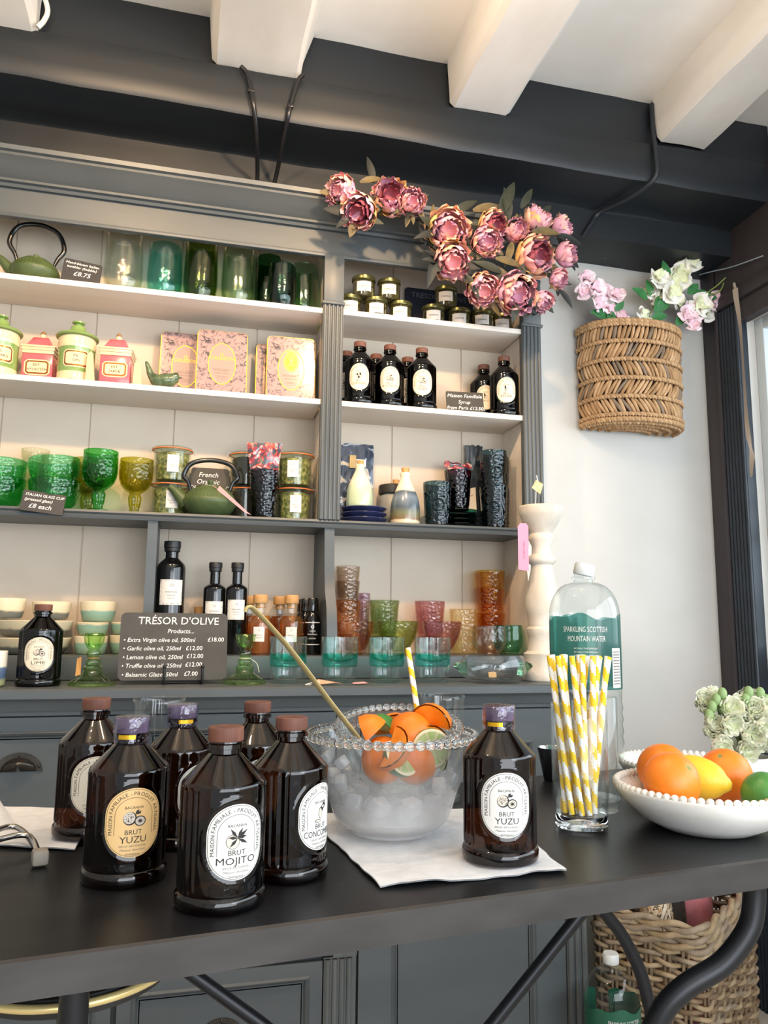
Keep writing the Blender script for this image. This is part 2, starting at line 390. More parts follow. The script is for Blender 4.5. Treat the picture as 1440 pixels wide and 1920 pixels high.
# white joists that run from the beam over the room
for k, (xb0, xb1, xt0, xt1, z) in enumerate(((-0.60, -0.378, -0.61, -0.37, 2.293), (-0.002, 0.208, -0.012, 0.244, 2.300), (0.592, 0.752, 0.584, 0.815, 2.306), (1.184, 1.342, 1.176, 1.43, 2.316))):
    poly = [(xb0+0.012, z), (xb1-0.012, z), (xb1, z+0.012), (xb1+0.2*(xt1-xb1), z+0.05), (xt1, 2.44), (xt0, 2.44), (xb0, z+0.012)]
    struct('trim_%d' % (5+k), rough_prism(poly, 'y', -2.1, 1.69, 70, 0.006, 4, M_joist, 'joist', k*3.7))

# cables on the beam
M_cable = mat('black_cable_sheath', '#16171a', 0.3); M_wcable = mat('white_cable_sheath', '#d9d4cb', 0.4)
def cable(path, r, m, label, clips=()):
    t = thing('cable', label, 'cable', path[0]); o = Vector(path[0])
    P = bez([Vector(p)-o for p in path], 36)
    part('cord', MB().tube(P, r, 10).mesh('cord', [m], 60), t)
    for i in clips:
        c = P[i]; part('clip', MB().box(c.x-0.007, c.x+0.007, c.y-0.006, c.y+0.006, c.z-0.004, c.z+0.004, bev=0.0015).mesh('clip', [m], 30), t)
cable([(0.066, 1.668, 2.292), (0.082, 1.668, 2.275), (0.092, 1.669, 2.235), (0.100, 1.672, 2.195), (0.110, 1.71, 2.160), (0.122, 1.80, 2.12), (0.124, 1.832, 2.08)], 0.0055, M_cable, 'left one of two black cables hanging below the second white joist', (12,))
cable([(0.212, 1.668, 2.300), (0.200, 1.668, 2.280), (0.186, 1.669, 2.22), (0.180, 1.674, 2.187), (0.176, 1.72, 2.162), (0.170, 1.80, 2.12), (0.160, 1.83, 2.08)], 0.0055, M_cable, 'right one of two black cables hanging below the second white joist', (13,))
cable([(1.172, 1.688, 2.42), (1.168, 1.682, 2.33), (1.164, 1.668, 2.25), (1.160, 1.670, 2.19), (1.130, 1.73, 2.168), (1.085, 1.825, 2.165), (1.06, 1.834, 2.13), (1.035, 1.836, 2.09)], 0.0065, mat('painted_cable', '#1d2228', 0.5), 'dark painted cable running down the beam beside the fourth white joist')
cable([(-0.384, 1.655, 2.43), (-0.366, 1.655, 2.37), (-0.356, 1.658, 2.335), (-0.362, 1.66, 2.31), (-0.374, 1.662, 2.292)], 0.0055, M_wcable, 'white cable looped beside the first white joist in the upper left corner')
hk = MB().tube(bez([(0, 0.03, 0.0), (0, 0.0, -0.004), (0, -0.002, -0.04), (0.0, -0.010, -0.052), (0.0, -0.016, -0.042)], 16), 0.0022, 8)
hk.box(-0.006, 0.006, 0.028, 0.031, -0.012, 0.012)
solo('wall_hook', hk.mesh('wall_hook', [mat('pale_metal', '#b9b5ad', 0.35, metal=0.7)], 50), 'small metal hook hanging from the beam above the wall basket', 'hook', (1.17, 1.958, 2.150))

# ================================================================== dresser, upper part
HY = 1.82   # front of shelves
hut = thing('dresser_hutch', 'tall grey and cream open shelving hutch filled with glassware standing on the grey cabinet', 'shelving', (0.15, 1.9, ZC))
def hp(name, mb, mats, label=None, sm=30):
    me = mb.mesh(name, mats, sm); me.transform(Matrix.Translation((-0.15, -1.9, -ZC))); return part(name, me, hut, label=label)
bk = MB(); x = -0.62
edges = [-0.62, -0.455, -0.25, -0.045, 0.155, 0.36, 0.565, 0.70, 0.882]
edges = [-0.62, -0.452, -0.252, -0.052, 0.148, 0.345, 0.52, 0.72, 0.882]
for a, c in zip(edges, edges[1:]): bk.box(a+0.0012, c-0.0012, BACK, BACK+0.014, ZC, 2.0, bev=0.0012, seg=1)
bk.box(-0.62, 0.882, BACK+0.0035, BACK+0.0145, ZC, 2.0)
hp('back_panel', bk, [M_back])
for (x0, x1, z) in ((-0.62, 0.300, S1), (0.345, 0.838, S1+0.002), (-0.62, 0.300, S2), (0.345, 0.838, S2)):
    hp('shelf', MB().box(x0, x1, HY, BACK-0.0005, z-0.0145, z-0.0006, bev=0.0015), [M_cream])
sh = MB().extr([(HY-0.004, S3-0.020), (HY-0.006, S3-0.014), (HY-0.002, S3-0.010), (HY-0.006, S3-0.006), (HY-0.004, S3-0.0006), (BACK-0.0005, S3-0.0006), (BACK-0.0005, S3-0.020)], -0.62, 0.842, 'x')
hp('rail_shelf', sh, [M_grey], 'grey moulded shelf')
hp('divider', MB().box(0.306, 0.340, HY+0.004, BACK-0.0005, S3, 1.99), [M_cream])
hp('side_panel', MB().box(0.842, 0.882, HY+0.004, BACK-0.0005, S3-0.02, 1.99), [M_cream])
hp('side_panel', MB().extr([(HY+0.02, S3-0.02), (BACK, S3-0.02), (BACK, ZR), (1.80, ZR), (1.805, 1.05), (HY+0.01, 1.16)], 0.842, 0.878, 'x'), [M_cream])
def fluted(x0, x1, y, z0, z1, n):
    mb = MB().box(x0, x1, y+0.004, y+0.022, z0, z1); w = (x1-x0)/n
    for i in range(n): mb.tube([(x0+w*(i+0.5), y+0.0045, z0), (x0+w*(i+0.5), y+0.0045, z1)], w*0.42, 10)
    return mb
hp('pilaster', fluted(0.297, 0.349, HY-0.010, S3, 1.795, 5).box(0.294, 0.352, HY-0.014, HY+0.012, 1.795, 1.803, bev=0.002).box(0.298, 0.348, HY-0.012, HY+0.012, 1.803, 1.925, bev=0.001), [M_greyv])
hp('pilaster', fluted(0.834, 0.888, HY-0.010, S3-0.02, 1.795, 5).box(0.830, 0.892, HY-0.014, HY+0.012, 1.795, 1.803, bev=0.002).box(0.835, 0.887, HY-0.012, HY+0.012, 1.803, 1.925, bev=0.001), [M_greyv])
hp('frieze', MB().box(-0.62, 0.888, HY-0.004, HY+0.008, 1.930, 2.01).box(-0.62, 0.890, HY-0.010, HY+0.007, 1.921, 1.931, bev=0.002), [M_grey])
cp = [(HY+0.03, 1.992), (HY-0.012, 1.992), (HY-0.016, 1.998), (HY-0.024, 2.000), (HY-0.024, 2.006), (HY-0.034, 2.012), (HY-0.052, 2.030), (HY-0.066, 2.040), (HY-0.066, 2.046), (HY-0.074, 2.048), (HY-0.076, 2.058), (HY+0.03, 2.058)]
hp('cornice', MB().extr(cp, -0.62, 0.93, 'x'), [M_grey])
def bracket(x0, x1):
    pr = [(BACK, ZR), (1.762, ZR), (1.764, 0.99), (1.775, 1.04), (1.80, 1.08), (1.812, 1.13), (1.822, S3-0.02), (BACK, S3-0.02)]
    return MB().extr(pr, x0, x1, 'x')
hp('bracket', bracket(0.314, 0.338), [M_grey])
hp('bracket', MB().box(-0.094, -0.072, HY+0.002, BACK-0.0005, ZR, S3-0.02), [M_grey])
hp('plinth', MB().box(-0.62, 0.868, 1.762, BACK-0.0005, ZC+0.0005, ZR-0.0006, bev=0.002), [M_grey], 'low grey step')

# ================================================================== dresser, base cabinet
BY = 1.58
base = thing('base_cabinet', 'grey painted dresser base with panelled door and cup handled drawers behind the table', 'cabinet', (0.15, 1.75, 0))
def bpz(name, mb, mats, label=None, sm=30, parent=None):
    me = mb.mesh(name, mats, sm); me.transform(Matrix.Translation((-0.15, -1.75, 0))); return part(name, me, parent or base, label=label)
ctp = [(1.552, 0.858), (1.547, 0.862), (1.547, 0.876), (1.552, ZC-0.0006), (BACK, ZC-0.0006), (BACK, 0.858)]
bpz('countertop', MB().extr(ctp, -0.62, 0.874, 'x').extr([(1.570, 0.838), (1.562, 0.858), (1.60, 0.858), (1.60, 0.838)], -0.62, 0.862, 'x'), [M_grey])
bpz('carcass', MB().box(-0.62, 0.800, BY+0.012, BACK, 0.0, 0.838).box(0.800, 0.848, BY+0.006, BACK, 0, 0.838), [mat('cabinet_shadow_paint', '#2c3032', 0.6)])
bpz('rail', MB().box(-0.62, 0.85, BY, BY+0.012, 0.829, 0.8385), [M_grey])
bpz('stile', fluted(0.288, 0.345, BY-0.008, 0.0, 0.36, 4).box(0.306, 0.354, BY, BY+0.011, 0.362, 0.8285).box(0.288, 0.352, BY, BY+0.0115, 0, 0.362), [M_greyv])
bpz('stile', fluted(0.803, 0.850, BY-0.006, 0.0, 0.829, 3), [M_greyv])
bpz('skirting', MB().box(-0.62, 0.85, BY-0.012, BY+0.012, 0.0, 0.08, bev=0.004), [M_grey])
def panel(x0, x1, z0, z1, frame, field=True):
    mb = MB(); y = BY
    for a in ((x0, x0+frame, z0, z1), (x1-frame, x1, z0, z1), (x0+frame, x1-frame, z1-frame, z1), (x0+frame, x1-frame, z0, z0+frame)):
        mb.box(a[0], a[1], y, y+0.014, a[2], a[3])
    a, c, e, g = x0+frame, x1-frame, z0+frame, z1-frame
    mo = [(0, 0), (0.004, -0.003), (0.008, 0.0), (0.012, 0.006), (0.016, 0.006)]
    for (p, q), (r, s) in zip(mo, mo[1:]):
        A = [(a+p, y+q, e+p), (c-p, y+q, e+p), (c-p, y+q, g-p), (a+p, y+q, g-p)]; B = [(a+r, y+s, e+r), (c-r, y+s, e+r), (c-r, y+s, g-r), (a+r, y+s, g-r)]
        mb.add(A+B, [(i, (i+1) % 4, (i+1) % 4+4, i+4) for i in range(4)])
    mb.box(a+0.014, c-0.014, y+0.006, y+0.013, e+0.014, g-0.014)
    return mb
M_pewter = mat('pewter_cup_handle', '#55504a', 0.32, metal=0.9, col2='#45413c', nscale=40)
def cup_mesh():
    mb = MB(); R = 0.031
    def f(u, v):
        a = PI*u; e = v*PI/2
        return (R*math.cos(a)*math.cos(e*0.92), -0.024*math.sin(e)*math.sin(a)**0.5 if math.sin(a) > 0 else 0, R*0.80*math.sin(a)*math.cos(e*0.55)-0.004)
    mb.grid(f, 20, 8)
    out = [(0.041*math.cos(PI*i/20), 0.034*math.sin(PI*i/20)-0.004) for i in range(21)]; inn = [(0.031*math.cos(PI*i/20), 0.025*math.sin(PI*i/20)-0.004) for i in range(21)]
    vs = [(p, -0.002, q) for p, q in out]+[(p, -0.002, q) for p, q in inn]+[(p, 0, q) for p, q in out]+[(p, 0, q) for p, q in inn]
    mb.add(vs, [(i, i+1, i+22, i+21) for i in range(20)]+[(i, i+42, i+43, i+1) for i in range(20)])
    for q in (0.10, 0.5, 0.90): mb.sphere((0.036*math.cos(PI*q), -0.002, 0.0295*math.sin(PI*q)-0.004), 0.003, 8, 6)
    return mb.mesh('cup_handle', [M_pewter], 50)
for x0, x1, z0, z1 in ((-0.47, -0.100, 0.60, 0.826), (-0.090, 0.304, 0.60, 0.826), (-0.47, -0.100, 0.366, 0.592), (-0.090, 0.304, 0.366, 0.592), (-0.47, -0.100, 0.09, 0.357), (-0.090, 0.286, 0.09, 0.357)):
    d = bpz('drawer', panel(x0, x1, z0, z1, 0.024), [M_grey])
    h = part('cup_handle', cached('cup', cup_mesh), d, loc=((x0+x1)/2-0.15, BY-1.75+0.0055, (z0+z1)/2+0.02)); h.rotation_euler = (0, 0, 0)
dr = bpz('door', panel(0.357, 0.801, 0.09, 0.826, 0.066), [M_grey])
part('knob', MB().lathe([(0, 0), (0.006, 0), (0.005, 0.012), (0.013, 0.018), (0.014, 0.024), (0.008, 0.029), (0, 0.030)], 16, mtx=Matrix.Rotation(PI/2, 4, 'X')).mesh('knob', [M_pewter], 40), dr, loc=(0.39-0.15, BY-1.75, 0.50))

# ================================================================== the table
tab = thing('table', 'long black topped table with worn grey metal edge and bent steel legs', 'table', (0.5, 0.95, 0))
def tpz(name, mb, mats, label=None, sm=40):
    me = mb.mesh(name, mats, sm); me.transform(Matrix.Translation((-0.5, -0.95, 0))); return part(name, me, tab, label=label)
fl_, fr_ = (-0.75, 0.587), (1.15, 0.828); bl_, br_ = (-0.75, 1.030), (1.15, 1.358)
quad = [fl_, fr_, br_, bl_]
mb = MB(); ins = 0.004
mb.extr(quad, ZT-0.030, ZT-0.0020, 'z', 1)
qi = [(fl_[0]+ins, fl_[1]+ins), (fr_[0]-ins, fr_[1]+ins), (br_[0]-ins, br_[1]-ins), (bl_[0]+ins, bl_[1]-ins)]
mb.add([(a, c, ZT-0.0020) for a, c in quad]+[(a, c, ZT-0.0005) for a, c in qi], [(0, 1, 5, 4), (1, 2, 6, 5), (2, 3, 7, 6), (3, 0, 4, 7)], 1)
mb.add([(a, c, ZT-0.0005) for a, c in qi], [(0, 1, 2, 3)], 0)
tpz('tabletop', mb, [M_table, M_tedge], sm=20)
tpz('leg', MB().tube(bez([(0.636, 0.792, 0.722), (0.636, 0.792, 0.700), (0.626, 0.792, 0.668), (0.594, 0.796, 0.634), (0.548, 0.80, 0.612), (0.520, 0.806, 0.585), (0.506, 0.812, 0.54), (0.500, 0.82, 0.40), (0.53, 0.80, 0.18), (0.60, 0.78, 0.0)], 54), 0.0125, 14), [M_steel])
tpz('leg', MB().tube(bez([(0.560, 1.10, 0.722), (0.590, 1.10, 0.640), (0.620, 1.10, 0.586), (0.650, 1.10, 0.548), (0.676, 1.10, 0.500), (0.689, 1.10, 0.455), (0.694, 1.10, 0.415), (0.69, 1.10, 0.25), (0.64, 1.12, 0.0)], 54), 0.0095, 14), [M_steel])
tpz('leg', MB().tube([(-0.079, 0.765, 0.722), (-0.079, 0.765, 0.0)], 0.0125, 14), [M_steel])
tpz('brace', MB().tube([(0.575, 1.0, 0.680), (0.531, 1.0, 0.622), (0.403, 1.0, 0.499), (0.27, 1.01, 0.37)], 0.0085, 12), [M_steel])
tpz('brace', MB().tube([(-0.160, 1.06, 0.712), (0.0234, 1.06, 0.5715), (0.115, 1.06, 0.502), (0.27, 1.03, 0.382)], 0.0085, 12), [M_steel])
# stool with a brass rim pushed under the table
st = thing('stool', 'dark stool with a thin brass rim pushed under the table', 'stool', (-0.098, 0.915, 0))
part('seat', MB().lathe([(0, 0.640), (0.098, 0.640), (0.100, 0.650), (0.096, 0.656), (0, 0.657)], 48).mesh('seat', [mat('dark_seat', '#232220', 0.6)], 40), st)
part('rim', MB().tube([(0.104*math.cos(2*PI*i/64), 0.104*math.sin(2*PI*i/64), 0.652) for i in range(64)], 0.0042, 8, closed=True).mesh('rim', [M_brass], 60), st, label='brass rim')
part('pedestal', MB().lathe([(0, 0), (0.11, 0), (0.11, 0.010), (0.016, 0.024), (0.0125, 0.06), (0.0125, 0.640), (0, 0.640)], 24).mesh('pedestal', [M_steel], 40), st)
# ================================================================== brown syrup bottles
BR = 0.0388
def syrup_body():
    mb = MB()
    prof = [(0, 0.004), (0.030, 0.003), (0.036, 0.0), (0.0398, 0.001), (0.0410, 0.004), (0.0410, 0.0105), (0.0400, 0.0125), (0.0386, 0.0138)]
    z = 0.0150
    while z < 0.1045: prof.append((BR, z)); z += 0.0022
    prof += [(BR, 0.1055), (0.0380, 0.1072), (0.0365, 0.1088), (0.0160, 0.1300), (0.0146, 0.1315), (0.0146, 0.1355), (0.0172, 0.1362), (0.0172, 0.1400), (0.0150, 0.1408), (0.0146, 0.1440)]
    def rm(a, z, r):
        if z < 0.0145 or z > 0.105: return 0
        d = (a+PI/2+PI) % (2*PI)-PI                     # angle from the front
        x = d*BR; hw, hh = 0.0320, 0.0365; zc = 0.0605
        zz = max(0, abs(z-zc)-(hh-hw)); q = math.hypot(x, zz)-hw
        if q < -0.0035: return -0.0004
        if q < 0.0015: return 0.0009*math.cos((q+0.001)/0.0025*PI/2)**2-0.0002
        if abs(d) > 0.95 and z > 0.016: return 0.0010*(math.cos(d*30))-0.0004
        return 0
    mb.lathe(prof, 160, 0, rmod=rm)
    mb.text('BACANHA', 0.0090, 0, 0.0165, wrap(BR+0.0002), 0, wid=0.050, ext=0.03)
    return mb.mesh('bottle_body', [M_amber], 40)
def arch_text(mb, body, R, w, yc, hs, size, mapf, mi):
    """letters set round the top of a stadium: up the left side, over the arch and down the right side"""
    half = PI*R/2+hs; adv = []
    for ch in body:
        vs = glyphs(ch)[0]; adv.append((max(p[0] for p in vs)-min(p[0] for p in vs)+0.10 if vs else 0.30)*size)
    tot = sum(adv); k = w/tot; s = -w/2
    for ch, a in zip(body, adv):
        c = s+a*k/2; s += a*k
        if ch == ' ': continue
        if abs(c) <= PI*R/2: an = c/R; x, y, rot = R*math.sin(an), yc+R*math.cos(an), -an
        else: sg = 1 if c > 0 else -1; x, y, rot = sg*R, yc-(abs(c)-PI*R/2), -sg*PI/2
        mb.text(ch, size, x, y, mapf, mi, rot=rot)
def fruit_art(mb, kind, mapf, cx, cy, mi_d, mi_l):
    def blob(rx, ry, x, y, mi, e=0.0): 
        pts = ell(rx, ry, 20, x, y); mb.add([mapf(p, q, e) for p, q in pts], [tuple(range(20))], mi)
    if kind in ('yuzu', 'lime', 'passion'):
        r = 0.0068
        blob(r, r*1.05, cx-0.0042, cy+0.001, mi_d); blob(r*0.86, r*0.92, cx-0.0048, cy+0.0016, mi_l, 1e-4)
        blob(r*0.86, r*0.8, cx+0.0062, cy-0.0022, mi_d, 2e-4); blob(r*0.70, r*0.64, cx+0.0062, cy-0.0022, mi_l, 3e-4)
        for i in range(9):
            a = 2*PI*i/9; q = mapf; p0 = (cx+0.0062, cy-0.0022)
            mb.add([q(p0[0]+0.0006*math.cos(a+1.57), p0[1]+0.0006*math.sin(a+1.57), 4e-4), q(p0[0]-0.0006*math.cos(a+1.57), p0[1]-0.0006*math.sin(a+1.57), 4e-4), q(p0[0]+0.0042*math.cos(a), p0[1]+0.0038*math.sin(a), 4e-4)], [(0, 1, 2)], mi_d)
        for i in range(26):
            a = random.uniform(0, 2*PI); d = r*0.8*random.random()**0.5; blob(0.0004, 0.0004, cx-0.0046+d*math.cos(a), cy+0.0014+d*math.sin(a), mi_d, 2e-4)
        for dx, dy in ((0.004, 0.009), (0.006, 0.0075)): mb.add([mapf(cx+0.001, cy+0.005, 3e-4), mapf(cx+dx, cy+dy-0.002, 3e-4), mapf(cx+dx+0.001, cy+dy+0.001, 3e-4), mapf(cx+dx-0.002, cy+dy, 3e-4)], [(0, 1, 2, 3)], mi_d)
    elif kind == 'cucumber':
        blob(0.0030, 0.0062, cx-0.001, cy+0.000, mi_d); blob(0.0025, 0.0055, cx-0.001, cy, mi_l, 1e-4)
        mb.add([mapf(cx-0.001, cy+0.006, 0), mapf(cx+0.002, cy+0.001, 0), mapf(cx+0.009, cy+0.008, 0), mapf(cx+0.006, cy+0.012, 0)], [(0, 1, 2, 3)], mi_d)
        blob(0.0045, 0.0018, cx-0.005, cy-0.008, mi_d); blob(0.0037, 0.0012, cx-0.005, cy-0.008, mi_l, 1e-4)
    elif kind == 'mint':
        blob(0.0066, 0.0070, cx-0.0045, cy-0.003, mi_l); ring2d(mb, ell(0.0066, 0.007, 20, cx-0.0045, cy-0.003), ell(0.0062, 0.0066, 20, cx-0.0045, cy-0.003), lambda p, q: mapf(p, q, 1e-4), mi_d)
        for a, l in ((0.2, 0.010), (1.1, 0.011), (2.2, 0.012), (3.0, 0.009), (-0.5, 0.012), (-2.3, 0.011), (0.65, 0.013)):
            c, s = math.cos(a), math.sin(a); w = 0.0016
            mb.add([mapf(cx, cy, 2e-4), mapf(cx+l*0.5*c-w*s, cy+l*0.5*s+w*c, 2e-4), mapf(cx+l*c, cy+l*s, 2e-4), mapf(cx+l*0.5*c+w*s, cy+l*0.5*s-w*c, 2e-4)], [(0, 1, 2, 3)], mi_d)
    elif kind == 'pear':
        blob(0.0055, 0.0050, cx, cy-0.003, mi_d); blob(0.0044, 0.0038, cx+0.001, cy-0.0034, mi_l, 1e-4); blob(0.0024, 0.0050, cx-0.0035, cy+0.0045, mi_d)
        mb.add([mapf(cx-0.004, cy+0.008, 0), mapf(cx-0.0034, cy+0.008, 0), mapf(cx-0.002, cy+0.012, 0)], [(0, 1, 2)], mi_d)
    else:
        for i in range(7):
            a = i*0.9; blob(0.0024, 0.0034, cx+0.0055*math.cos(a), cy+0.005*math.sin(a), mi_d if i % 2 else mi_l, i*3e-5)
            ring2d(mb, ell(0.0026, 0.0036, 14, cx+0.0055*math.cos(a), cy+0.005*math.sin(a)), ell(0.0022, 0.0032, 14, cx+0.0055*math.cos(a), cy+0.005*math.sin(a)), lambda p, q: mapf(p, q, 4e-4), mi_d)
def syrup_label(l1, l2, art, paper, detail=True):
    mb = MB(); R = BR+0.0003; zc = 0.0605; hw, hh = 0.0295, 0.0365; f0 = wrap(R, zc); f = lambda a, b, c=0: f0(a*0.93, b*0.875, c); n = 30
    vs = []; 
    for i in range(n+1):
        x = -hw*math.cos(PI*i/n); y = (hh-hw)+math.sqrt(max(0, hw*hw-x*x))
        vs += [f(x, y*k) for k in (-1, -0.5, 0, 0.5, 1)]
    mb.add(vs, [(i*5+j, i*5+5+j, i*5+6+j, i*5+1+j) for i in range(n) for j in range(4)], 0)
    g = lambda a, b, c=0: f(a, b, c+0.0002)
    def stad(r, hs, m=14, yo=0): return [(r*math.cos(PI*i/m), hs+r*math.sin(PI*i/m)+yo) for i in range(m+1)]+[(-r*math.cos(PI*i/m), -hs-r*math.sin(PI*i/m)+yo) for i in range(m+1)]
    ring2d(mb, stad(hw-0.0011, hh-hw), stad(hw-0.0015, hh-hw), lambda a, b: g(a, b), 1)
    # inner arch
    r = 0.0195; arc = [(r*math.cos(PI*i/24), 0.007+r*math.sin(PI*i/24)) for i in range(25)]; arc2 = [(p*(r-0.0004)/r, 0.007+(q-0.007)*(r-0.0004)/r) for p, q in arc]
    arc = [(r, -0.013)]+arc+[(-r, -0.013)]; arc2 = [(r-0.0004, -0.013)]+arc2+[(-r+0.0004, -0.013)]
    vv = [g(*p) for p in arc]+[g(*p) for p in arc2]; k = len(arc); mb.add(vv, [(i, i+1, i+1+k, i+k) for i in range(k-1)], 1)
    arch_text(mb, 'MAISON FAMILIALE - PRODUIT ARTISANAL', 0.0218, 0.108, 0.007, 0.02, 0.0056, g, 1)
    mb.text('BACANHA', 0.0040, 0, 0.0145, g, 1)
    fruit_art(mb, art, g, 0, 0.0035, 1, 2)
    mb.text(l1, 0.0072, 0, -0.0125, g, 1)
    mb.text(l2, 0.0098, 0, -0.0212, g, 1, wid=min(0.046, 0.0062*len(l2)+0.002))
    for x0, x1 in ((-0.028, -0.013), (0.013, 0.028)): mb.add([g(x0, -0.0138), g(x1, -0.0138), g(x1, -0.0135), g(x0, -0.0135)], [(0, 1, 2, 3)], 3)
    if detail:
        mb.text('SIROP ARTISANAL', 0.0030, 0, -0.0255, g, 3, wid=0.028); mb.text('Maison familiale', 0.0032, 0, -0.0295, g, 3, shear=0.3, wid=0.026); mb.text('biologique', 0.0032, 0, -0.0337, g, 1, wid=0.014)
    return mb.mesh('label', [paper, M_ink, mat('label_art_wash', '#cfc4b4', 0.7), M_inkgrey], 0)
def stopper_mesh():
    return MB().lathe([(0, 0.1425), (0.0160, 0.1425), (0.0166, 0.1435), (0.0166, 0.1542), (0.0158, 0.1552), (0, 0.1555)], 40).mesh('stopper', [M_wood], 35)
def sealcap_mesh():
    return MB().lathe([(0, 0.1405), (0.0164, 0.1405), (0.0166, 0.1412), (0.0166, 0.1542), (0.0158, 0.1552), (0, 0.1555)], 40).mesh('stopper', [M_seal], 35)
def film_mesh():
    mb = MB().lathe([(0.0158, 0.1300), (0.0176, 0.1312), (0.0178, 0.1350), (0.0176, 0.1395), (0.0181, 0.1410), (0.0181, 0.1540), (0.0172, 0.1562), (0.006, 0.1567), (0, 0.1567)], 48, rmod=lambda a, z, r: 0.0004*math.sin(a*7+z*300) if r > 0.01 else 0)
    return mb.mesh('seal_film', [M_sealf], 40)
def goldstrip_mesh():
    R = 0.0184; mb = MB(); mb.grid(lambda u, v: (R*math.sin(-0.9+u*0.95), -R*math.cos(-0.9+u*0.95), 0.1352+0.0042*v), 8, 1)
    return mb.mesh('gold_strip', [M_goldink], 0)
def syrup(name, label, loc, rz, l1, l2, art, paper='c', seal=False, group=None, scale=None, body=None, detail=True):
    t = thing(name, label, 'bottle', loc, rz, group)
    if scale: t.scale = scale
    me = cached('syrup_body', syrup_body)
    if body == 'full':
        def mk(): m2 = me.copy(); m2.materials.clear(); m2.materials.append(M_amberd); return m2
        me = cached('syrup_full', mk)
    part('bottle_body', me, t)
    P = {'c': M_paper, 'w': M_paperw, 'y': M_papery}[paper]
    part('label', cached(('lab', l1, l2, art, paper, detail), lambda: syrup_label(l1, l2, art, P, detail)), t)
    if seal:
        part('stopper', cached('sealcap', sealcap_mesh), t); part('seal_film', cached('film', film_mesh), t, label='clear shrink film')
        part('gold_strip', cached('gstrip', goldstrip_mesh), t)
    else: part('stopper', cached('stopper', stopper_mesh), t, label='wooden stopper')
    return t
R_ = math.radians
syrup('syrup_bottle', 'nearest wood-stoppered brown syrup bottle whose label reads MOJITO', (0.0414, 0.7605, ZT), R_(17), 'BRUT', 'MOJITO', 'mint', 'w')
syrup('syrup_bottle', 'brown syrup bottle labelled YUZU with warm peach label, left of the MOJITO bottle', (-0.0485, 0.850, ZT), R_(13), 'BRUT', 'YUZU', 'yuzu', 'y', seal=True)
syrup('syrup_bottle', 'brown syrup bottle beginning CONCO on its turned label, right behind the MOJITO bottle', (0.112, 0.828, ZT), R_(46), 'BRUT', 'CONCOMBRE', 'cucumber', 'w')
syrup('syrup_bottle', 'wood-stoppered brown bottle at the back left, half hidden by the peach YUZU label', (-0.1004, 1.012, ZT+0.0052), R_(12), 'BRUT', '', 'flower', 'c')
syrup('syrup_bottle', 'shrink-sealed brown bottle with FRU on its label, between YUZU and MOJITO bottles', (0.0015, 0.968, ZT), R_(38), 'BRUT', 'FRUIT PASSION', 'passion', 'w', seal=True)
syrup('syrup_bottle', 'brown bottle with only wooden stopper and shoulder showing behind the CONCO bottle', (0.0915, 0.994, ZT), R_(8), 'BRUT', '', 'flower', 'w')
syrup('syrup_bottle', 'lone brown syrup bottle labelled YUZU standing on the white napkin right of the bowl', (0.3400, 0.8180, ZT+0.0045), R_(-11.5), 'BRUT', 'YUZU', 'yuzu', 'w', seal=True, scale=(1, 1, 1.025))
syrup('syrup_bottle', 'dark LIME syrup bottle standing on the grey dresser counter beside the green candlestick', (-0.271, 1.635, ZC), R_(6), 'BRUT', 'LIME', 'lime', 'c', body='full')
SG = 'syrup bottles on the hutch shelf'; sc_ = (0.965, 0.965, 1.08)
for lab, x, y, l2, art in (
    ('dark syrup bottle labelled FLEUR on the hutch shelf, first beside the middle pilaster', 0.402, 1.856, 'FLEUR-SUREAU', 'flower'),
    ('dark syrup bottle labelled FRUIT-PASSION, second from the middle pilaster on the hutch shelf', 0.482, 1.857, 'FRUIT-PASSION', 'passion'),
    ('dark syrup bottle labelled YUZU on the hutch shelf left of the small chalk sign', 0.568, 1.856, 'YUZU', 'yuzu'),
    ('dark syrup bottle labelled POIRE at the end of the hutch shelf by the outer pilaster', 0.799, 1.856, 'POIRE', 'pear'),
    ('dark syrup bottle half hidden behind the POIRE bottle on the hutch shelf', 0.772, 1.9345, '', 'pear'),
    ('dark syrup bottle in the second row behind the FLEUR bottle', 0.3825, 1.9345, '', 'mint'),
    ('dark syrup bottle in the second row between the FLEUR and FRUIT-PASSION bottles', 0.464, 1.9345, '', 'mint'),
    ('dark syrup bottle in the second row behind the YUZU bottle on the hutch shelf', 0.552, 1.9345, 'YUZU', 'yuzu')):
    syrup('syrup_bottle', lab, (x, y, S2), R_(-14), 'BRUT', l2, art, 'c', group=SG, scale=sc_, body='full', detail=False)

# ================================================================== chalk signs
def sign(label, loc, w, h, lines, rz=0, tilt=R_(12), slate=M_slate, chalk=M_chalk, roll=0.0, r=0.006, wedge=True, name='chalkboard_sign', th=0.003):
    mb = MB(); mb.extr(rrect(w, h, r, 4, 0, h/2), 0, th, 'y', 0)
    for (body, size, x, y, al, sh) in lines: mb.text(body, size, x, y, flat(-0.0003), 1, al, sh)
    t = thing(name, label, 'sign', loc, rz)
    me = mb.mesh('board', [slate, chalk], 0); o = part('board', me, t, loc=(0, 0, th*math.sin(tilt)+w/2*abs(math.sin(roll))+0.0005)); o.rotation_euler = (-tilt, roll, 0)
    if wedge: part('foot', MB().box(-w*0.25, w*0.25, th+0.002, min(h*0.35, 0.022), 0.0002, 0.004).mesh('foot', [slate], 0), t)
    return t
s = 0.2
sign('black chalk sign priced £8.75 leaning beside the dark handled teapot on the top shelf', (-0.279, 1.845, S1), 0.086, 0.062, [('Hand-blown Italian', 0.0098, -0.038, 0.049, 'l', s), ('tumbler (bubble)', 0.0098, -0.034, 0.038, 'l', s), ('£8.75', 0.017, 0.002, 0.018, 'c', s)], R_(4), roll=R_(5), slate=M_slated)
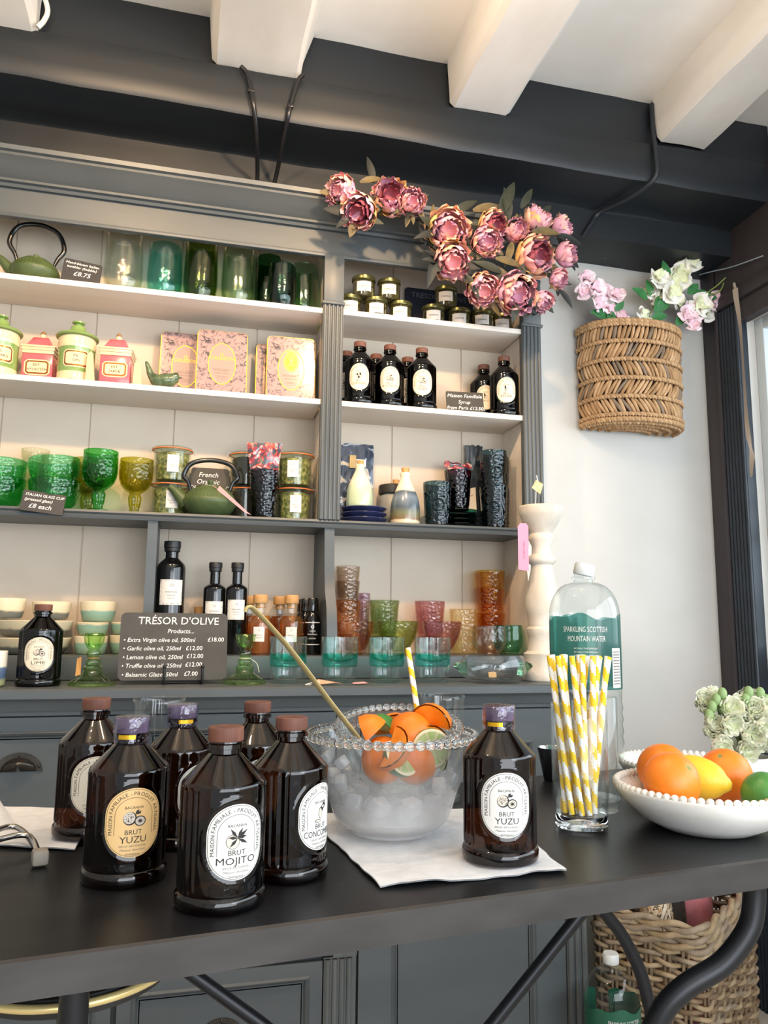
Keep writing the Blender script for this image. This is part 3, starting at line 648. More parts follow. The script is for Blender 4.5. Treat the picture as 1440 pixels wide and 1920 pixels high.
sign('chalk sign reading Maison Familiale Syrup with a £12.50 price between syrup bottles', (0.683, 1.840, S2), 0.100, 0.060, [('Maison Familiale', 0.0142, 0, 0.043, 'c', s), ('Syrup', 0.0142, -0.002, 0.025, 'c', s), ('from Paris £12.50', 0.0135, 0, 0.008, 'c', s)], R_(-6), r=0.003)
sign('black chalk sign priced £8 each leaning on the shelf edge below the green glass cups', (-0.318, 1.7995, S3-0.020), 0.088, 0.048, [('ITALIAN GLASS CUP', 0.0088, -0.038, 0.036, 'l', 0.1), ('(pressed glass)', 0.0098, -0.038, 0.0245, 'l', s), ('£8 each', 0.0150, -0.004, 0.008, 'c', s)], R_(2), tilt=R_(15), roll=R_(6), slate=M_slated, r=0.002, wedge=False)
sign('chalk sign reading French Organic herbal tea standing behind the low green teapot', (0.043, 1.937, S3), 0.094, 0.138, [('French', 0.0175, -0.004, 0.114, 'c', s), ('Organic', 0.0175, -0.004, 0.0955, 'c', s), ('herbal tea', 0.0175, -0.004, 0.078, 'c', s)], 0, tilt=R_(9), r=0.008)
sign('dark chalkboard standing behind the small lidded jars on the upper shelf', (0.650, 1.945, S1+0.002), 0.200, 0.146, [("TRESOR D'OLIVE", 0.022, 0.0, 0.118, 'c', 0.0)], 0, tilt=R_(6), slate=mat('navy_chalkboard', '#1d2230', 0.6), chalk=M_chalkd, r=0.010)
bd = thing('menu_board', "large rounded chalkboard headed TRÉSOR D'OLIVE standing on the dresser counter", 'sign', (-0.020, 1.635, ZC+0.008), R_(3))
mb = MB(); mb.extr(rrect(0.212, 0.136, 0.011, 5, 0, 0.068), 0, 0.004, 'y', 0)
for body, size, x, y, al, sh in (("TRÉSOR D'OLIVE", 0.0215, 0.008, 0.1125, 'c', 0.05), ('Products...', 0.0125, 0.012, 0.0945, 'c', s),
    ('• Extra Virgin olive oil, 500ml', 0.0118, -0.098, 0.0765, 'l', s), ('£18.00', 0.0122, 0.099, 0.0775, 'r', 0.05),
    ('• Garlic olive oil, 250ml', 0.0118, -0.098, 0.0595, 'l', s), ('£12.00', 0.0122, 0.056, 0.0600, 'r', 0.05), ('• Lemon olive oil, 250ml', 0.0118, -0.098, 0.0420, 'l', s), ('£12.00', 0.0122, 0.058, 0.0440, 'r', 0.05),
    ('• Truffle olive oil, 250ml', 0.0118, -0.099, 0.0250, 'l', s), ('£12.00', 0.0122, 0.056, 0.0270, 'r', 0.05), ('• Balsamic Glaze, 50ml', 0.0118, -0.098, 0.0075, 'l', s), ('£7.00', 0.0122, 0.048, 0.0085, 'r', 0.05)):
    mb.text(body, size, x, y, flat(-0.0003), 1, al, sh)
o = part('board', mb.mesh('board', [M_slate, M_chalk], 0), bd); o.rotation_euler = (R_(-10), 0, 0)
es = MB()
for x in (-0.018, 0.056):
    es.tube([(x, 0.050, 0.0025), (x, 0.0, 0.0025), (x, -0.014, 0.0035), (x, -0.016, 0.012), (x, -0.014, 0.033)], 0.0028, 8); es.sphere((x, -0.014, 0.035), 0.0042, 10, 6)
es.tube([(-0.018, 0.006, 0.003), (0.056, 0.006, 0.003)], 0.0025, 8).tube([(-0.018, 0.05, 0.003), (0.019, 0.045, 0.10), (0.056, 0.05, 0.003)], 0.0025, 8)
solo('display_easel', es.mesh('display_easel', [mat('black_wire', '#121214', 0.4)], 60), 'black wire easel with ball tips holding up the large chalk menu board', 'easel', (-0.020, 1.637, ZC), R_(3))

# ================================================================== glasses: a shared tumbler builder
def tumbler_mesh(key, r0, r1, h, m, belly=None, thick=0.0022, n=48, foot=0.006, ribs=0, rib_amp=0.0007, name='glass'):
    """r0 foot radius, r1 rim radius, belly=(z fraction, radius)"""
    def mk():
        o = [(0, 0.0008), (r0*0.8, 0.0), (r0*0.95, 0.001)]
        ctrl = [(r0, 0.004)]+([(belly[1], belly[0]*h)] if belly else [])+[(r1, h-0.001)]
        P = bez([(r, z, 0) for r, z in ctrl], 16)
        o += [(p.x, p.y) for p in P]; inn = [(max(p.x-thick, 0.002), max(p.y, foot+0.001)) for p in reversed(P)]
        prof = o+[(r1-thick*0.5, h)]+inn+[(r0*0.5, foot), (0, foot)]
        rm = (lambda a, z, r: rib_amp*math.cos(a*ribs) if 0.008 < z < h*0.93 and r > r0*0.9 else 0) if ribs else None
        return MB().lathe(prof, n, 0, rmod=rm).mesh(name, [m], 50)
    return cached(('tumb', key), mk)
def goblet_mesh(key, m, R=0.040, h=0.122):
    def mk():
        o = [(0, 0.003), (0.026, 0.001), (0.0305, 0.0), (0.0310, 0.003), (0.022, 0.006), (0.011, 0.009), (0.0095, 0.014), (0.0125, 0.020), (0.0145, 0.034), (0.0150, 0.042), (0.0115, 0.050), (0.0165, 0.0535), (0.026, 0.060), (0.0345, 0.070), (0.0390, 0.083), (0.0405, 0.098), (0.0402, 0.112), (0.0396, h)]
        inn = [(0.0376, h), (0.038, 0.110), (0.0383, 0.098), (0.0368, 0.084), (0.032, 0.072), (0.022, 0.062), (0.010, 0.057), (0, 0.056)]
        rm = lambda a, z, r: (0.0009*math.cos(a*10) if 0.008 < z < 0.066 else 0.0003*math.cos(a*20) if 0.095 < z < 0.118 else 0)
        return MB().lathe(o+inn, 60, 0, rmod=rm).mesh('goblet', [m], 50)
    return cached(('gob', key), mk)
PG = dict(bump=0.5, bscale=130, kind='voronoi')
def gl(name, me, label, loc, cat='glass', group=None, rz=0.0, rot=None, scale=None): return solo(name, me, label, cat, loc, rz, group, rot, scale)

# ---- top shelf, left bay: dark handled teapot and the hand blown tumblers
M_tea = mat('green_cast_iron', '#4d5d35', 0.45, col2='#42512d', nscale=40, bump=0.25, bscale=260)
M_blk = mat('black_lacquered_iron', '#121314', 0.25, coat=0.3)
def teapot(label, loc, R, H, hr, hh, rz=0.0):
    t = thing('teapot', label, 'teapot', loc, rz); k = R/0.055
    prof = [(0, 0.0), (0.030*k, 0.0), (0.036*k, 0.002), (0.047*k, 0.012*k), (0.0545*k, 0.024*k), (0.056*k, 0.031*k), (0.0555*k, 0.034*k)]
    part('body', MB().lathe(prof+[(0.0535*k, 0.0365*k), (0.049*k, 0.0455*k), (0.040*k, 0.055*k), (0.030*k, 0.061*k), (0.0295*k, 0.0605*k), (0, 0.060*k)], 120, rmod=lambda a, z, r: 0.0008*math.cos(a*40) if z > 0.0362*k and r > 0.028*k else 0).mesh('body', [M_tea], 40), t)
    part('lid', MB().lathe([(0, 0.0605*k), (0.029*k, 0.0608*k), (0.0285*k, 0.0635*k), (0.018*k, 0.0665*k), (0.004*k, 0.068*k), (0.004*k, 0.070*k), (0.0065*k, 0.073*k), (0.0065*k, 0.077*k), (0.003*k, 0.0795*k), (0, 0.08*k)], 120, rmod=lambda a, z, r: 0.0006*math.cos(a*40) if 0.01*k < r < 0.028*k else 0).mesh('lid', [M_tea], 40), t)
    part('spout', MB().tube(bez([(-0.046*k, 0, 0.026*k), (-0.060*k, 0, 0.040*k), (-0.072*k, 0, 0.053*k), (-0.084*k, 0, 0.062*k)], 18), [0.0155*k-0.0095*k*i/18 for i in range(19)], 14).mesh('spout', [M_tea], 50), t)
    hp_ = bez([(-0.040*k, 0, 0.056*k), (-0.047*k, 0, 0.075*k), (-hr, 0, 0.060*k+hh*0.45), (-hr*0.72, 0, 0.060*k+hh*0.86), (0, 0, 0.060*k+hh), (hr*0.72, 0, 0.060*k+hh*0.86), (hr, 0, 0.060*k+hh*0.45), (0.047*k, 0, 0.075*k), (0.040*k, 0, 0.056*k)], 48)
    h = part('handle', MB().tube(hp_, [0.0036+0.0022*min(1, min(i, len(hp_)-1-i)/10) for i in range(len(hp_))], 12).mesh('handle', [M_blk], 60), t, label='black hoop handle')
    return t
teapot('green cast iron teapot at the left end of the top shelf beside a price sign', (-0.385, 1.882, S1), 0.055, 0, 0.060, 0.096, R_(6))
teapot('low green cast iron teapot with pink tag before the herbal tea sign', (0.042, 1.861, S3), 0.062, 0, 0.063, 0.070, R_(-4))
tgm = MB().add([(-0.036, 0, 0.057), (-0.030, -0.004, 0.066), (0.036, -0.010, 0.006), (0.044, -0.012, 0.0), (0.030, -0.008, 0.005)], [(0, 1, 2, 3, 4)]).tube([(-0.036, 0, 0.060), (-0.046, 0.010, 0.068)], 0.0006, 5)
solo('price_tag', tgm.mesh('price_tag', [M_pinkcard], 0), 'pink paper tag hanging from the herbal tea teapot', 'tag', (0.092, 1.811, S3+0.001))
HB = 'hand blown tumblers'
def blown(r, h): return dict(r0=r*0.78, r1=r*0.93, h=h, belly=(0.30, r*1.0))
for lab, x, y, r, h, c, rot in (
    ('clear bubbled glass tumbler on the top shelf, next to the price sign', -0.186, 1.878, 0.046, 0.152, (0.93, 0.94, 0.91), None),
    ('teal bubbled glass tumbler on the top shelf between clear and olive tumblers', -0.089, 1.876, 0.042, 0.134, (0.62, 0.88, 0.86), None),
    ('olive green bubbled glass tumbler on the top shelf, right of the teal one', -0.003, 1.876, 0.0415, 0.154, (0.52, 0.62, 0.28), None),
    ('pale green bubbled glass tumbler on the top shelf between olive and dark green ones', 0.089, 1.876, 0.042, 0.148, (0.78, 0.86, 0.76), None),
    ('dark green glass tumbler at the back of the top shelf behind a shorter dark one', 0.170, 1.928, 0.040, 0.162, (0.32, 0.56, 0.38), None),
    ('short dark emerald glass tumbler in front on the top shelf', 0.197, 1.852, 0.036, 0.110, (0.30, 0.56, 0.48), None),
    ('muted grey-green glass tumbler at the right end of the left top shelf', 0.259, 1.902, 0.039, 0.140, (0.66, 0.78, 0.66), None)):
    gl('glass_tumbler', tumbler_mesh(lab, m=glass('blown_'+str(c), c, 0.02, 1.2, 1.5, bump=0.22, bscale=150), **blown(r, h)), lab, (x, y, S1), group=HB)
# ---- top shelf, right bay: small lidded jars
def terrine_parts(t):
    part('glass_body', cached('ter_b', lambda: MB().lathe([(0, 0.0), (0.026, 0), (0.0285, 0.002), (0.0295, 0.010), (0.0295, 0.044), (0.0285, 0.047), (0, 0.047)], 36).mesh('glass_body', [mat('dark_jar_contents', '#2a2a1c', 0.08, col2='#4a4627', nscale=60, coat=1.0)], 40)), t)
    part('lid', cached('ter_l', lambda: MB().lathe([(0, 0.047), (0.031, 0.0465), (0.0315, 0.048), (0.0315, 0.0555), (0.030, 0.057), (0.026, 0.0565), (0.025, 0.0555), (0, 0.0555)], 40).mesh('lid', [mat('olive_tin_lid', '#6f6d45', 0.3, metal=0.8)], 40)), t)
    def lb():
        mb = MB(); R = 0.0298; f = wrap(R, 0.012)
        mb.grid(lambda u, v: f((u-0.5)*0.040, v*0.027), 12, 1, 0); g = lambda a, b, c=0: f(a, b, c+0.0002)
        mb.text('TERRINE', 0.0055, 0, 0.011, g, 1, wid=0.026)
        for z in (0.007, 0.0045): mb.add([g(-0.014, z), g(0.014, z), g(0.014, z+0.0008), g(-0.014, z+0.0008)], [(0, 1, 2, 3)], 2)
        return mb.mesh('label', [M_paperw, M_ink, M_inkgrey], 0)
    part('label', cached('ter_lab', lb), t)
for lab, x, y, z, rz in (
    ('small lidded jar on top of the stack nearest the middle pilaster', 0.414, 1.878, S1+0.0595, -10), ('small lidded jar, second on the upper row of the pilaster stack', 0.483, 1.878, S1+0.0595, -14),
    ('small lidded jar at the bottom of the stack, touching the middle pilaster', 0.378, 1.878, S1+0.002, -8), ('small lidded jar in the bottom row, centre of the pilaster stack', 0.447, 1.874, S1+0.002, -10),
    ('small lidded jar at the outer end of the pilaster stack, bottom row', 0.516, 1.880, S1+0.002, -18), ('small lidded jar on top of two others before the dark chalkboard', 0.643, 1.880, S1+0.0595, -20),
    ('small lidded jar at lower left before the dark chalkboard, carrying another', 0.607, 1.878, S1+0.002, -18), ('small lidded jar at lower right before the dark chalkboard, carrying another', 0.681, 1.880, S1+0.002, -20),
    ('small lidded jar standing alone under the rose garland, left of the last jar', 0.744, 1.872, S1+0.002, -22), ('small lidded jar last in the row, half hidden under the garland roses', 0.808, 1.884, S1+0.002, -24)):
    t = thing('terrine_jar', lab, 'jar', (x, y, z), R_(rz), 'small lidded jars on the upper shelf'); terrine_parts(t)
# ================================================================== second shelf, left bay: apothecary jars and tins
M_agreen = mat('green_glazed_pottery', '#7f9c58', 0.15, col2='#779551', nscale=20, coat=0.4)
M_apink = mat('pink_glazed_pottery', '#d7606a', 0.2, coat=0.3)
M_acream = mat('cream_glazed_pottery', '#dccaa2', 0.2, coat=0.3)
M_copper = mat('copper_lustre', '#b06a34', 0.25, metal=0.8)
def octo(w, h, c): return [(-w+c, -h), (w-c, -h), (w, -h+c), (w, h-c), (w-c, h), (-w+c, h), (-w, h-c), (-w, -h+c)]
def plaque(mb, f, w, h, l1, l2, mi):   # cream, copper, cream panel with two lines
    for k, (a, b, c, m) in enumerate(((w, h, 0.007, mi[0]), (w-0.003, h-0.003, 0.005, mi[1]), (w-0.0065, h-0.0065, 0.003, mi[0]))):
        p = octo(a, b, c); q = [f(x, y, 0.0004*(k+1)) for x, y in p]+[f(0, y, 0.0004*(k+1)) for y in (-b, b)]
        # split in columns so that it follows the curve
        n = 10
        def top(x): return b if abs(x) <= a-c else b-(abs(x)-(a-c))
        vs = []
        for i in range(n+1):
            x = -a+2*a*i/n; vs += [f(x, -top(x), 0.0004*(k+1)), f(x, top(x), 0.0004*(k+1))]
        mb.add(vs, [(2*i, 2*i+2, 2*i+3, 2*i+1) for i in range(n)], m)
    g = lambda x, y, c=0: f(x, y, 0.0016)
    if l2: mb.text(l1, 0.0085, 0, 0.003, g, mi[2]); mb.text(l2, 0.0085, 0, -0.008, g, mi[2])
    else: mb.text(l1, 0.0085, 0, -0.003, g, mi[2])
def apothecary(label, loc, l1, l2, rz):
    t = thing('apothecary_jar', label, 'jar', loc, rz, 'green apothecary jars')
    R = 0.041
    prof = [(0, 0), (0.037, 0), (0.0415, 0.003), (0.0425, 0.008), (0.041, 0.012), (0.041, 0.018), (R, 0.022), (R, 0.082), (0.0425, 0.085), (0.0425, 0.098), (0.041, 0.102), (0.042, 0.106), (0.040, 0.110), (0, 0.110)]
    mi = [1]*6+[0]*1+[1]*6
    part('body', cached('apo_body', lambda: MB().lathe(prof, 48, mi).mesh('body', [M_agreen, M_acream], 40)), t)
    part('lid', cached('apo_lid', lambda: MB().lathe([(0, 0.1105), (0.047, 0.1105), (0.0485, 0.113), (0.047, 0.116), (0.036, 0.121), (0.024, 0.125), (0.019, 0.131), (0.016, 0.140), (0.009, 0.143), (0.008, 0.146), (0.0145, 0.149), (0.0145, 0.152), (0.008, 0.1545), (0, 0.155)], 48).mesh('lid', [M_agreen], 40)), t)
    mb = MB(); plaque(mb, wrap(R, 0.052), 0.030, 0.021, l1, l2, (0, 1, 2)); part('plaque', mb.mesh('plaque', [M_acream, M_copper, M_ink], 0), t)
apothecary('green and cream apothecary jar cut by the left edge of the second shelf', (-0.447, 1.878, S2), 'PIL:', 'CORARG', R_(16))
apothecary('green and cream apothecary jar marked OPII standing between two pink box jars', (-0.278, 1.870, S2), 'PIL:', 'OPII', R_(8))
def boxjar(label, loc, l1, l2, rz):
    t = thing('box_jar', label, 'jar', loc, rz, 'pink pottery box jars'); w = 0.0345
    def body():
        mb = MB().box(-w, w, -w, w, 0, 0.072, 0, bev=0.003)
        for a, z0, z1 in ((w+0.001, 0.072, 0.080), (w+0.0025, 0.080, 0.087), (w+0.004, 0.087, 0.092)): mb.box(-a, a, -a, a, z0, z1, 1, bev=0.0015)
        return mb.mesh('body', [M_apink, M_acream], 30)
    part('body', cached('box_b', body), t)
    def lid():
        mb = MB(); lv = [(0.028, 0.0922), (0.0275, 0.096), (0.017, 0.117), (0.013, 0.119)]; 
        vs = [(sx*r, sy*r, z) for r, z in lv for sx, sy in ((-1, -1), (1, -1), (1, 1), (-1, 1))]
        mb.add(vs, [(4*k+i, 4*k+(i+1) % 4, 4*k+4+(i+1) % 4, 4*k+4+i) for k in range(3) for i in range(4)]+[(12, 13, 14, 15), (0, 3, 2, 1)], 0)
        mb.lathe([(0, 0.1185), (0.006, 0.119), (0.0075, 0.124), (0.007, 0.129)], 20, 1).lathe([(0.007, 0.129), (0.0055, 0.135), (0.003, 0.138), (0, 0.139)], 20, 2)
        return mb.mesh('lid', [M_apink, M_acream, mat('bronze_glaze', '#8a6a44', 0.3)], 40)
    part('lid', cached('box_l', lid), t)
    mb = MB(); plaque(mb, lambda x, y, c=0: (x, -w-c, 0.038+y), 0.0285, 0.0190, l1, l2, (0, 1, 2)); part('plaque', mb.mesh('plaque', [M_acream, M_copper, M_ink], 0), t)
boxjar('pink pottery box jar marked HYOSCYEM between the two green apothecary jars', (-0.362, 1.915, S2), 'EXT:', 'HYOSCYEM', R_(-4))
boxjar('pink pottery box jar marked SARSAE beside the small green bird', (-0.187, 1.880, S2), 'EXT:', 'SARSÆ', R_(-3))
for lab, x, y, rz, w, h in (('peach folded card tag beside the SARSAE box jar, nearer the bird', -0.137, 1.845, 24, 0.022, 0.062), ('peach folded card tag tucked between the OPII jar and the SARSAE box jar', -0.241, 1.826, 10, 0.018, 0.070)):
    mb = MB().extr([(-w/2, 0), (w/2, 0), (w*0.30, h*0.92), (0, h), (-w*0.42, h*0.90)], 0, 0.0012, 'y').extr([(-w*0.1, 0), (w*0.7, 0), (w*0.32, h*0.92), (0, h*0.98)], 0.006, 0.0072, 'y').tube([(0, 0, h*0.95), (0.001, 0.004, h*1.08), (-0.004, 0.008, h*1.25)], 0.0006, 5)
    solo('card_tag', mb.mesh('card_tag', [mat('peach_card', '#eeb08c', 0.7)], 0), lab, 'tag', (x, y, S2), R_(rz))
# bird
M_bird = mat('mottled_green_glaze', '#5c7052', 0.3, col2='#38492f', nscale=90, coat=0.4)
bt = thing('bird_ornament', 'small mottled green ceramic bird with raised tail before the tins', 'ornament', (-0.080, 1.850, S2), R_(-6))
bp_ = bez([(-0.040, 0, 0.066), (-0.034, 0, 0.052), (-0.027, 0, 0.034), (-0.010, 0, 0.020), (0.012, 0, 0.022), (0.030, 0, 0.030), (0.038, 0, 0.031)], 30)
rad = []
for i in range(len(bp_)):
    u = i/(len(bp_)-1); pts = [(0, 0.003), (0.12, 0.0055), (0.3, 0.008), (0.52, 0.0175), (0.68, 0.0185), (0.80, 0.013), (0.92, 0.0125), (1.0, 0.003)]
    for (a, r), (c, q) in zip(pts, pts[1:]):
        if a <= u <= c: w = (u-a)/(c-a); w = w*w*(3-2*w); rad.append(r+(q-r)*w); break
part('body', MB().tube(bp_, rad, 18).mesh('body', [M_bird], 60), bt)
part('beak', MB().lathe([(0, 0), (0.0035, 0.0), (0, 0.010)], 10, mtx=Matrix.Translation((0.037, 0, 0.031)) @ Matrix.Rotation(PI/2, 4, 'Y')).mesh('beak', [M_bird], 40), bt)
for s_ in (-1, 1): part('foot', MB().tube([(0.0, s_*0.006, 0.008), (0.0, s_*0.007, 0.0015), (0.008, s_*0.008, 0.001)], 0.0016, 6).mesh('foot', [M_bird], 40), bt)
# nougat tins with a toile print
def toile():
    m, nt, out = nodes_of('pink_toile_print'); p = nt.nodes.new('ShaderNodeBsdfPrincipled'); nt.links.new(p.outputs[0], out.inputs[0])
    n = add_noise(nt, 62, 5); n.inputs['Roughness'].default_value = 0.72; n.inputs['Distortion'].default_value = 1.6
    r = add_ramp(nt, n.outputs[0], [(0.0, lin('#a98985')), (0.49, lin('#a98985')), (0.55, lin('#75656a')), (0.62, lin('#3f383b'))]); nt.links.new(r.outputs[0], p.inputs['Base Color'])
    p.inputs['Roughness'].default_value = 0.16; p.inputs['Metallic'].default_value = 0.15; p.inputs['Coat Weight'].default_value = 0.6; MATS['pink_toile_print'] = m; return m
M_toile = toile(); M_tinpink = mat('pale_pink_tin', '#a8897f', 0.18, coat=0.5)
def tin(label, loc, rz, kind, tilt=6, w=0.124, h=0.176, d=0.030):
    t = thing('biscuit_tin', label, 'tin', loc, rz, 'pink toile tins on the second shelf')
    def body(): return MB().extr(rrect(w, h, 0.013, 6, 0, h/2), 0.001, d, 'y', 0).mesh('body', [M_gold], 30)
    def front():
        mb = MB(); mb.extr(rrect(w-0.003, h-0.003, 0.012, 6, 0, h/2), -0.0006, 0.0012, 'y', 0)
        f = lambda a, b, c=0: (a, -0.0009-c, h/2+b)
        E = ell(0.034, 0.056, 48, 0, -0.002); mb.add([f(*p) for p in E], [tuple(range(48))], 1); ring2d(mb, ell(0.034, 0.056, 48, 0, -0.002), ell(0.0322, 0.0542, 48, 0, -0.002), lambda a, b: f(a, b, 0.0002), 2)
        g = lambda a, b, c=0: f(a, b, 0.0004)
        if kind == 'script': mb.text('LE', 0.010, 0, 0.020, g, 2); mb.text('CALISSON', 0.0135, 0, 0.008, g, 2, wid=0.058)
        else:
            ring2d(mb, ell(0.019, 0.026, 40, 0, 0.019), ell(0.0165, 0.0235, 40, 0, 0.019), lambda a, b: g(a, b), 2); mb.add([f(*p, 0.0002) for p in ell(0.015, 0.022, 40, 0, 0.019)], [tuple(range(40))], 2)
            for i in range(7): mb.add([g(-0.012+i*0.004-0.0015, 0.044), g(-0.012+i*0.004+0.0015, 0.044), g(-0.012+i*0.004, 0.050)], [(0, 1, 2)], 2)
            h2 = lambda a, b, c=0: f(a, b, 0.0005)
            for sg in (-1, 1): mb.add([h2(-0.007*sg, 0.008), h2(-0.0055*sg, 0.007), h2(0.007*sg, 0.029), h2(0.0055*sg, 0.030)], [(0, 1, 2, 3)], 1)
            ring2d(mb, ell(0.006, 0.006, 20, 0, 0.030), ell(0.0045, 0.0045, 20, 0, 0.030), lambda a, b: h2(a, b), 1)
        mb.text('NOUGAT', 0.0098, 0, -0.022, g, 3, wid=0.040); mb.text('LES FRUITS CONFITS', 0.0045, 0, -0.029, g, 3, wid=0.034)
        for i in range(3): mb.add([g(-0.015+i*0.002, -0.036-i*0.004), g(0.015-i*0.002, -0.036-i*0.004), g(0.015-i*0.002, -0.0355-i*0.004), g(-0.015+i*0.002, -0.0355-i*0.004)], [(0, 1, 2, 3)], 3)
        return mb.mesh('front', [M_toile, M_tinpink, M_goldink, M_inkgrey], 0)
    R = (R_(-tilt), 0, 0)
    part('body', cached(('tinb', w, h, d), body), t, label='gold metal sides', rot=R); part('front', cached(('tinf', w, h, kind), front), t, rot=R)
tin('pink toile tin with gold lettering in an oval, behind the bird and half covered', (-0.030, 1.925, S2+0.0036), R_(2), 'script', 5)
tin('glossy pink toile tin with gold lettering, standing before another tin', (0.058, 1.880, S2+0.0042), R_(0), 'script', 6.5)
tin('pink toile tin mostly hidden behind the tin with the gold crest', (0.204, 1.926, S2+0.0036), R_(0), 'crest', 5, 0.118, 0.168)
tin('pink toile tin with a round gold crest next to the middle pilaster', (0.230, 1.880, S2+0.0036), R_(-2), 'crest', 5)

# ================================================================== grey shelf, left bay
M_cup = glass('pressed_green_glass', (0.44, 0.80, 0.56), 0.04, 1.1, 1.5, **PG)
def cup_bowl(key, m, R=0.0555, h=0.068):
    def mk():
        P = bez([(R*0.536, 0.003, 0), (R*0.786, 0.012, 0), (R*0.946, 0.032, 0), (R, h-0.001, 0)], 18)
        prof = [(0, 0.002), (R*0.464, 0.0), (R*0.536, 0.001)]+[(p.x, p.y) for p in P]+[(R-0.001, h)]+[(p.x-0.0026, max(p.y, 0.006)) for p in reversed(P)]+[(0, 0.006)]
        return MB().lathe(prof, 60, rmod=lambda a, z, r: 0.0007*math.cos(a*30) if z > h*0.72 and r > R*0.9 else 0).mesh('bowl', [m], 50)
    return cached(('cb', key), mk)
CU = 'stacked green pressed glass bowls'
for lab, x, y, dz, rot in (('green pressed glass bowl at the bottom of the stack cut by the left edge', -0.421, 1.868, 0, None), ('green pressed glass bowl on top of the stack cut by the left edge', -0.421, 1.868, 0.041, None),
    ('green pressed glass bowl at the bottom of the stack behind the £8 sign', -0.304, 1.863, 0, None), ('tilted green pressed glass bowl on top of the stack behind the £8 sign', -0.304, 1.863, 0.0505, (0, R_(-4), 0))):
    gl('glass_bowl', cup_bowl('g', M_cup), lab, (x, y, S3+dz), 'bowl', CU, rot=rot)
gl('glass_bowl', cup_bowl('c', glass('pressed_clear_glass', (0.90, 0.92, 0.84), 0.04, 1.1, 2, **PG), 0.031, 0.084), 'clear pressed glass bowl half hidden behind the two green stacks', (-0.364, 1.942, S3+0.070), 'bowl')
gl('glass_bowl', cup_bowl('c', None, 0.031, 0.084), 'clear pressed glass bowl at the foot of the clear stack behind green bowls', (-0.364, 1.942, S3), 'bowl')
gl('goblet', goblet_mesh('p', glass('pressed_pale_olive_glass', (0.66, 0.70, 0.34), 0.04, 1.1, 1.6, **PG), 0.04, 0.140), 'pale olive pressed glass goblet behind the bright green goblet', (-0.243, 1.934, S3), 'goblet', scale=(0.97,)*3)
gl('goblet', goblet_mesh('g', glass('pressed_emerald_glass', (0.26, 0.70, 0.28), 0.04, 1.1, 1.5, **PG), 0.04, 0.142), 'bright emerald green pressed glass goblet on the grey shelf', (-0.208, 1.858, S3), 'goblet', scale=(0.97, 0.97, 1))
gl('goblet', goblet_mesh('y', glass('pressed_yellow_green_glass', (0.70, 0.70, 0.20), 0.04, 1.1, 1.6, **PG), 0.04, 0.132), 'yellow-green pressed glass goblet next to the jars of dried herbs', (-0.130, 1.884, S3), 'goblet', scale=(0.97, 0.97, 1))
# preserving jars of dried herbs
M_herb = mat('dried_herbs', '#d0bd78', 0.9, col2='#56622c', nscale=110, bump=1.0, bscale=240, bdist=0.004)
M_herb2 = mat('dark_dried_tea', '#3a332c', 0.9, col2='#1f1c1a', nscale=220, bump=1.0, bscale=240, bdist=0.004)
M_rub = mat('orange_rubber_ring', '#d1703a', 0.55)
M_jarg = glass('preserving_jar_glass', (0.90, 0.94, 0.90), 0.02, 1.0, 2.2)
def weck(label, loc, rz, R=0.044, h=0.086, fill=None, lab=True, rim=0.049, lo=0.0):
    t = thing('preserving_jar', label, 'jar', loc, rz, 'jars of dried herbs')
    r = R*0.92
    part('glass_body', cached(('wk', R, h), lambda: MB().lathe([(0, 0.001), (r*0.9, 0), (r, 0.003), (R, h*0.80), (R, h*0.86), (rim*0.95, h*0.90), (rim*0.95, h*0.915), (R-0.003, h*0.915), (R-0.003, h*0.8), (r-0.003, 0.005), (0, 0.004)], 48).mesh('glass_body', [M_jarg], 40)), t)
    part('herbs', cached(('wh', R, h, fill.name), lambda: MB().lathe([(0, 0.0055), (r*0.88, 0.0055), (r-0.0035, 0.008), (R-0.0036, h*0.80), (R*0.7, h*0.86), (0, h*0.83)], 48, rmod=lambda a, z, q: 0.0012*noise.noise(Vector((a*9, z*300, q*200)))-0.0008 if q > 0.005 else 0).mesh('herbs', [fill], 60)), t)
    part('rubber_ring', cached(('wr', R, h), lambda: MB().lathe([(rim*0.90, h*0.916), (rim, h*0.916), (rim, h*0.946), (rim*0.90, h*0.946)], 48).mesh('rubber_ring', [M_rub], 40)), t, label='orange rubber sealing ring')
    part('lid', cached(('wl', R, h), lambda: MB().lathe([(0, h*0.95), (rim*0.99, h*0.948), (rim, h*0.965), (rim*0.96, h*0.995), (rim*0.6, h), (0, h)], 48).mesh('lid', [M_jarg], 40)), t)
    for sg in (-1, 1): part('clip', cached(('wc', R, h, sg), lambda: MB().tube([(sg*rim*0.8, 0, h*1.005), (sg*(rim+0.003), 0, h*1.0), (sg*(rim+0.006), 0, h*0.93), (sg*(rim+0.002), 0, h*0.86)], 0.0014, 6).mesh('clip', [mat('steel_wire', '#a8a49c', 0.3, metal=1.0)], 60)), t)
    if lab:
        def lb():
            mb = MB(); f = wrap(R+0.0008, h*0.24); mb.grid(lambda u, v: f((u-0.5)*0.028, v*0.042), 8, 1, 0); g = lambda a, b, c=0: f(a, b, c+0.0003)
            ring2d(mb, ell(0.003, 0.004, 12, 0, 0.033), ell(0.0024, 0.0034, 12, 0, 0.033), lambda a, b: g(a, b), 1)
            mb.text('Herbal Tea', 0.0045, 0, 0.017, g, 1, wid=0.019); mb.text('Blend', 0.0045, 0, 0.011, g, 1, wid=0.009)
            for z in (0.025, 0.0045): mb.add([g(-0.008, z), g(0.008, z), g(0.008, z+0.0005), g(-0.008, z+0.0005)], [(0, 1, 2, 3)], 1)
            return mb.mesh('label', [M_paperw, M_inkgrey], 0)
        part('label', cached(('wlab', R, h), lb), t)
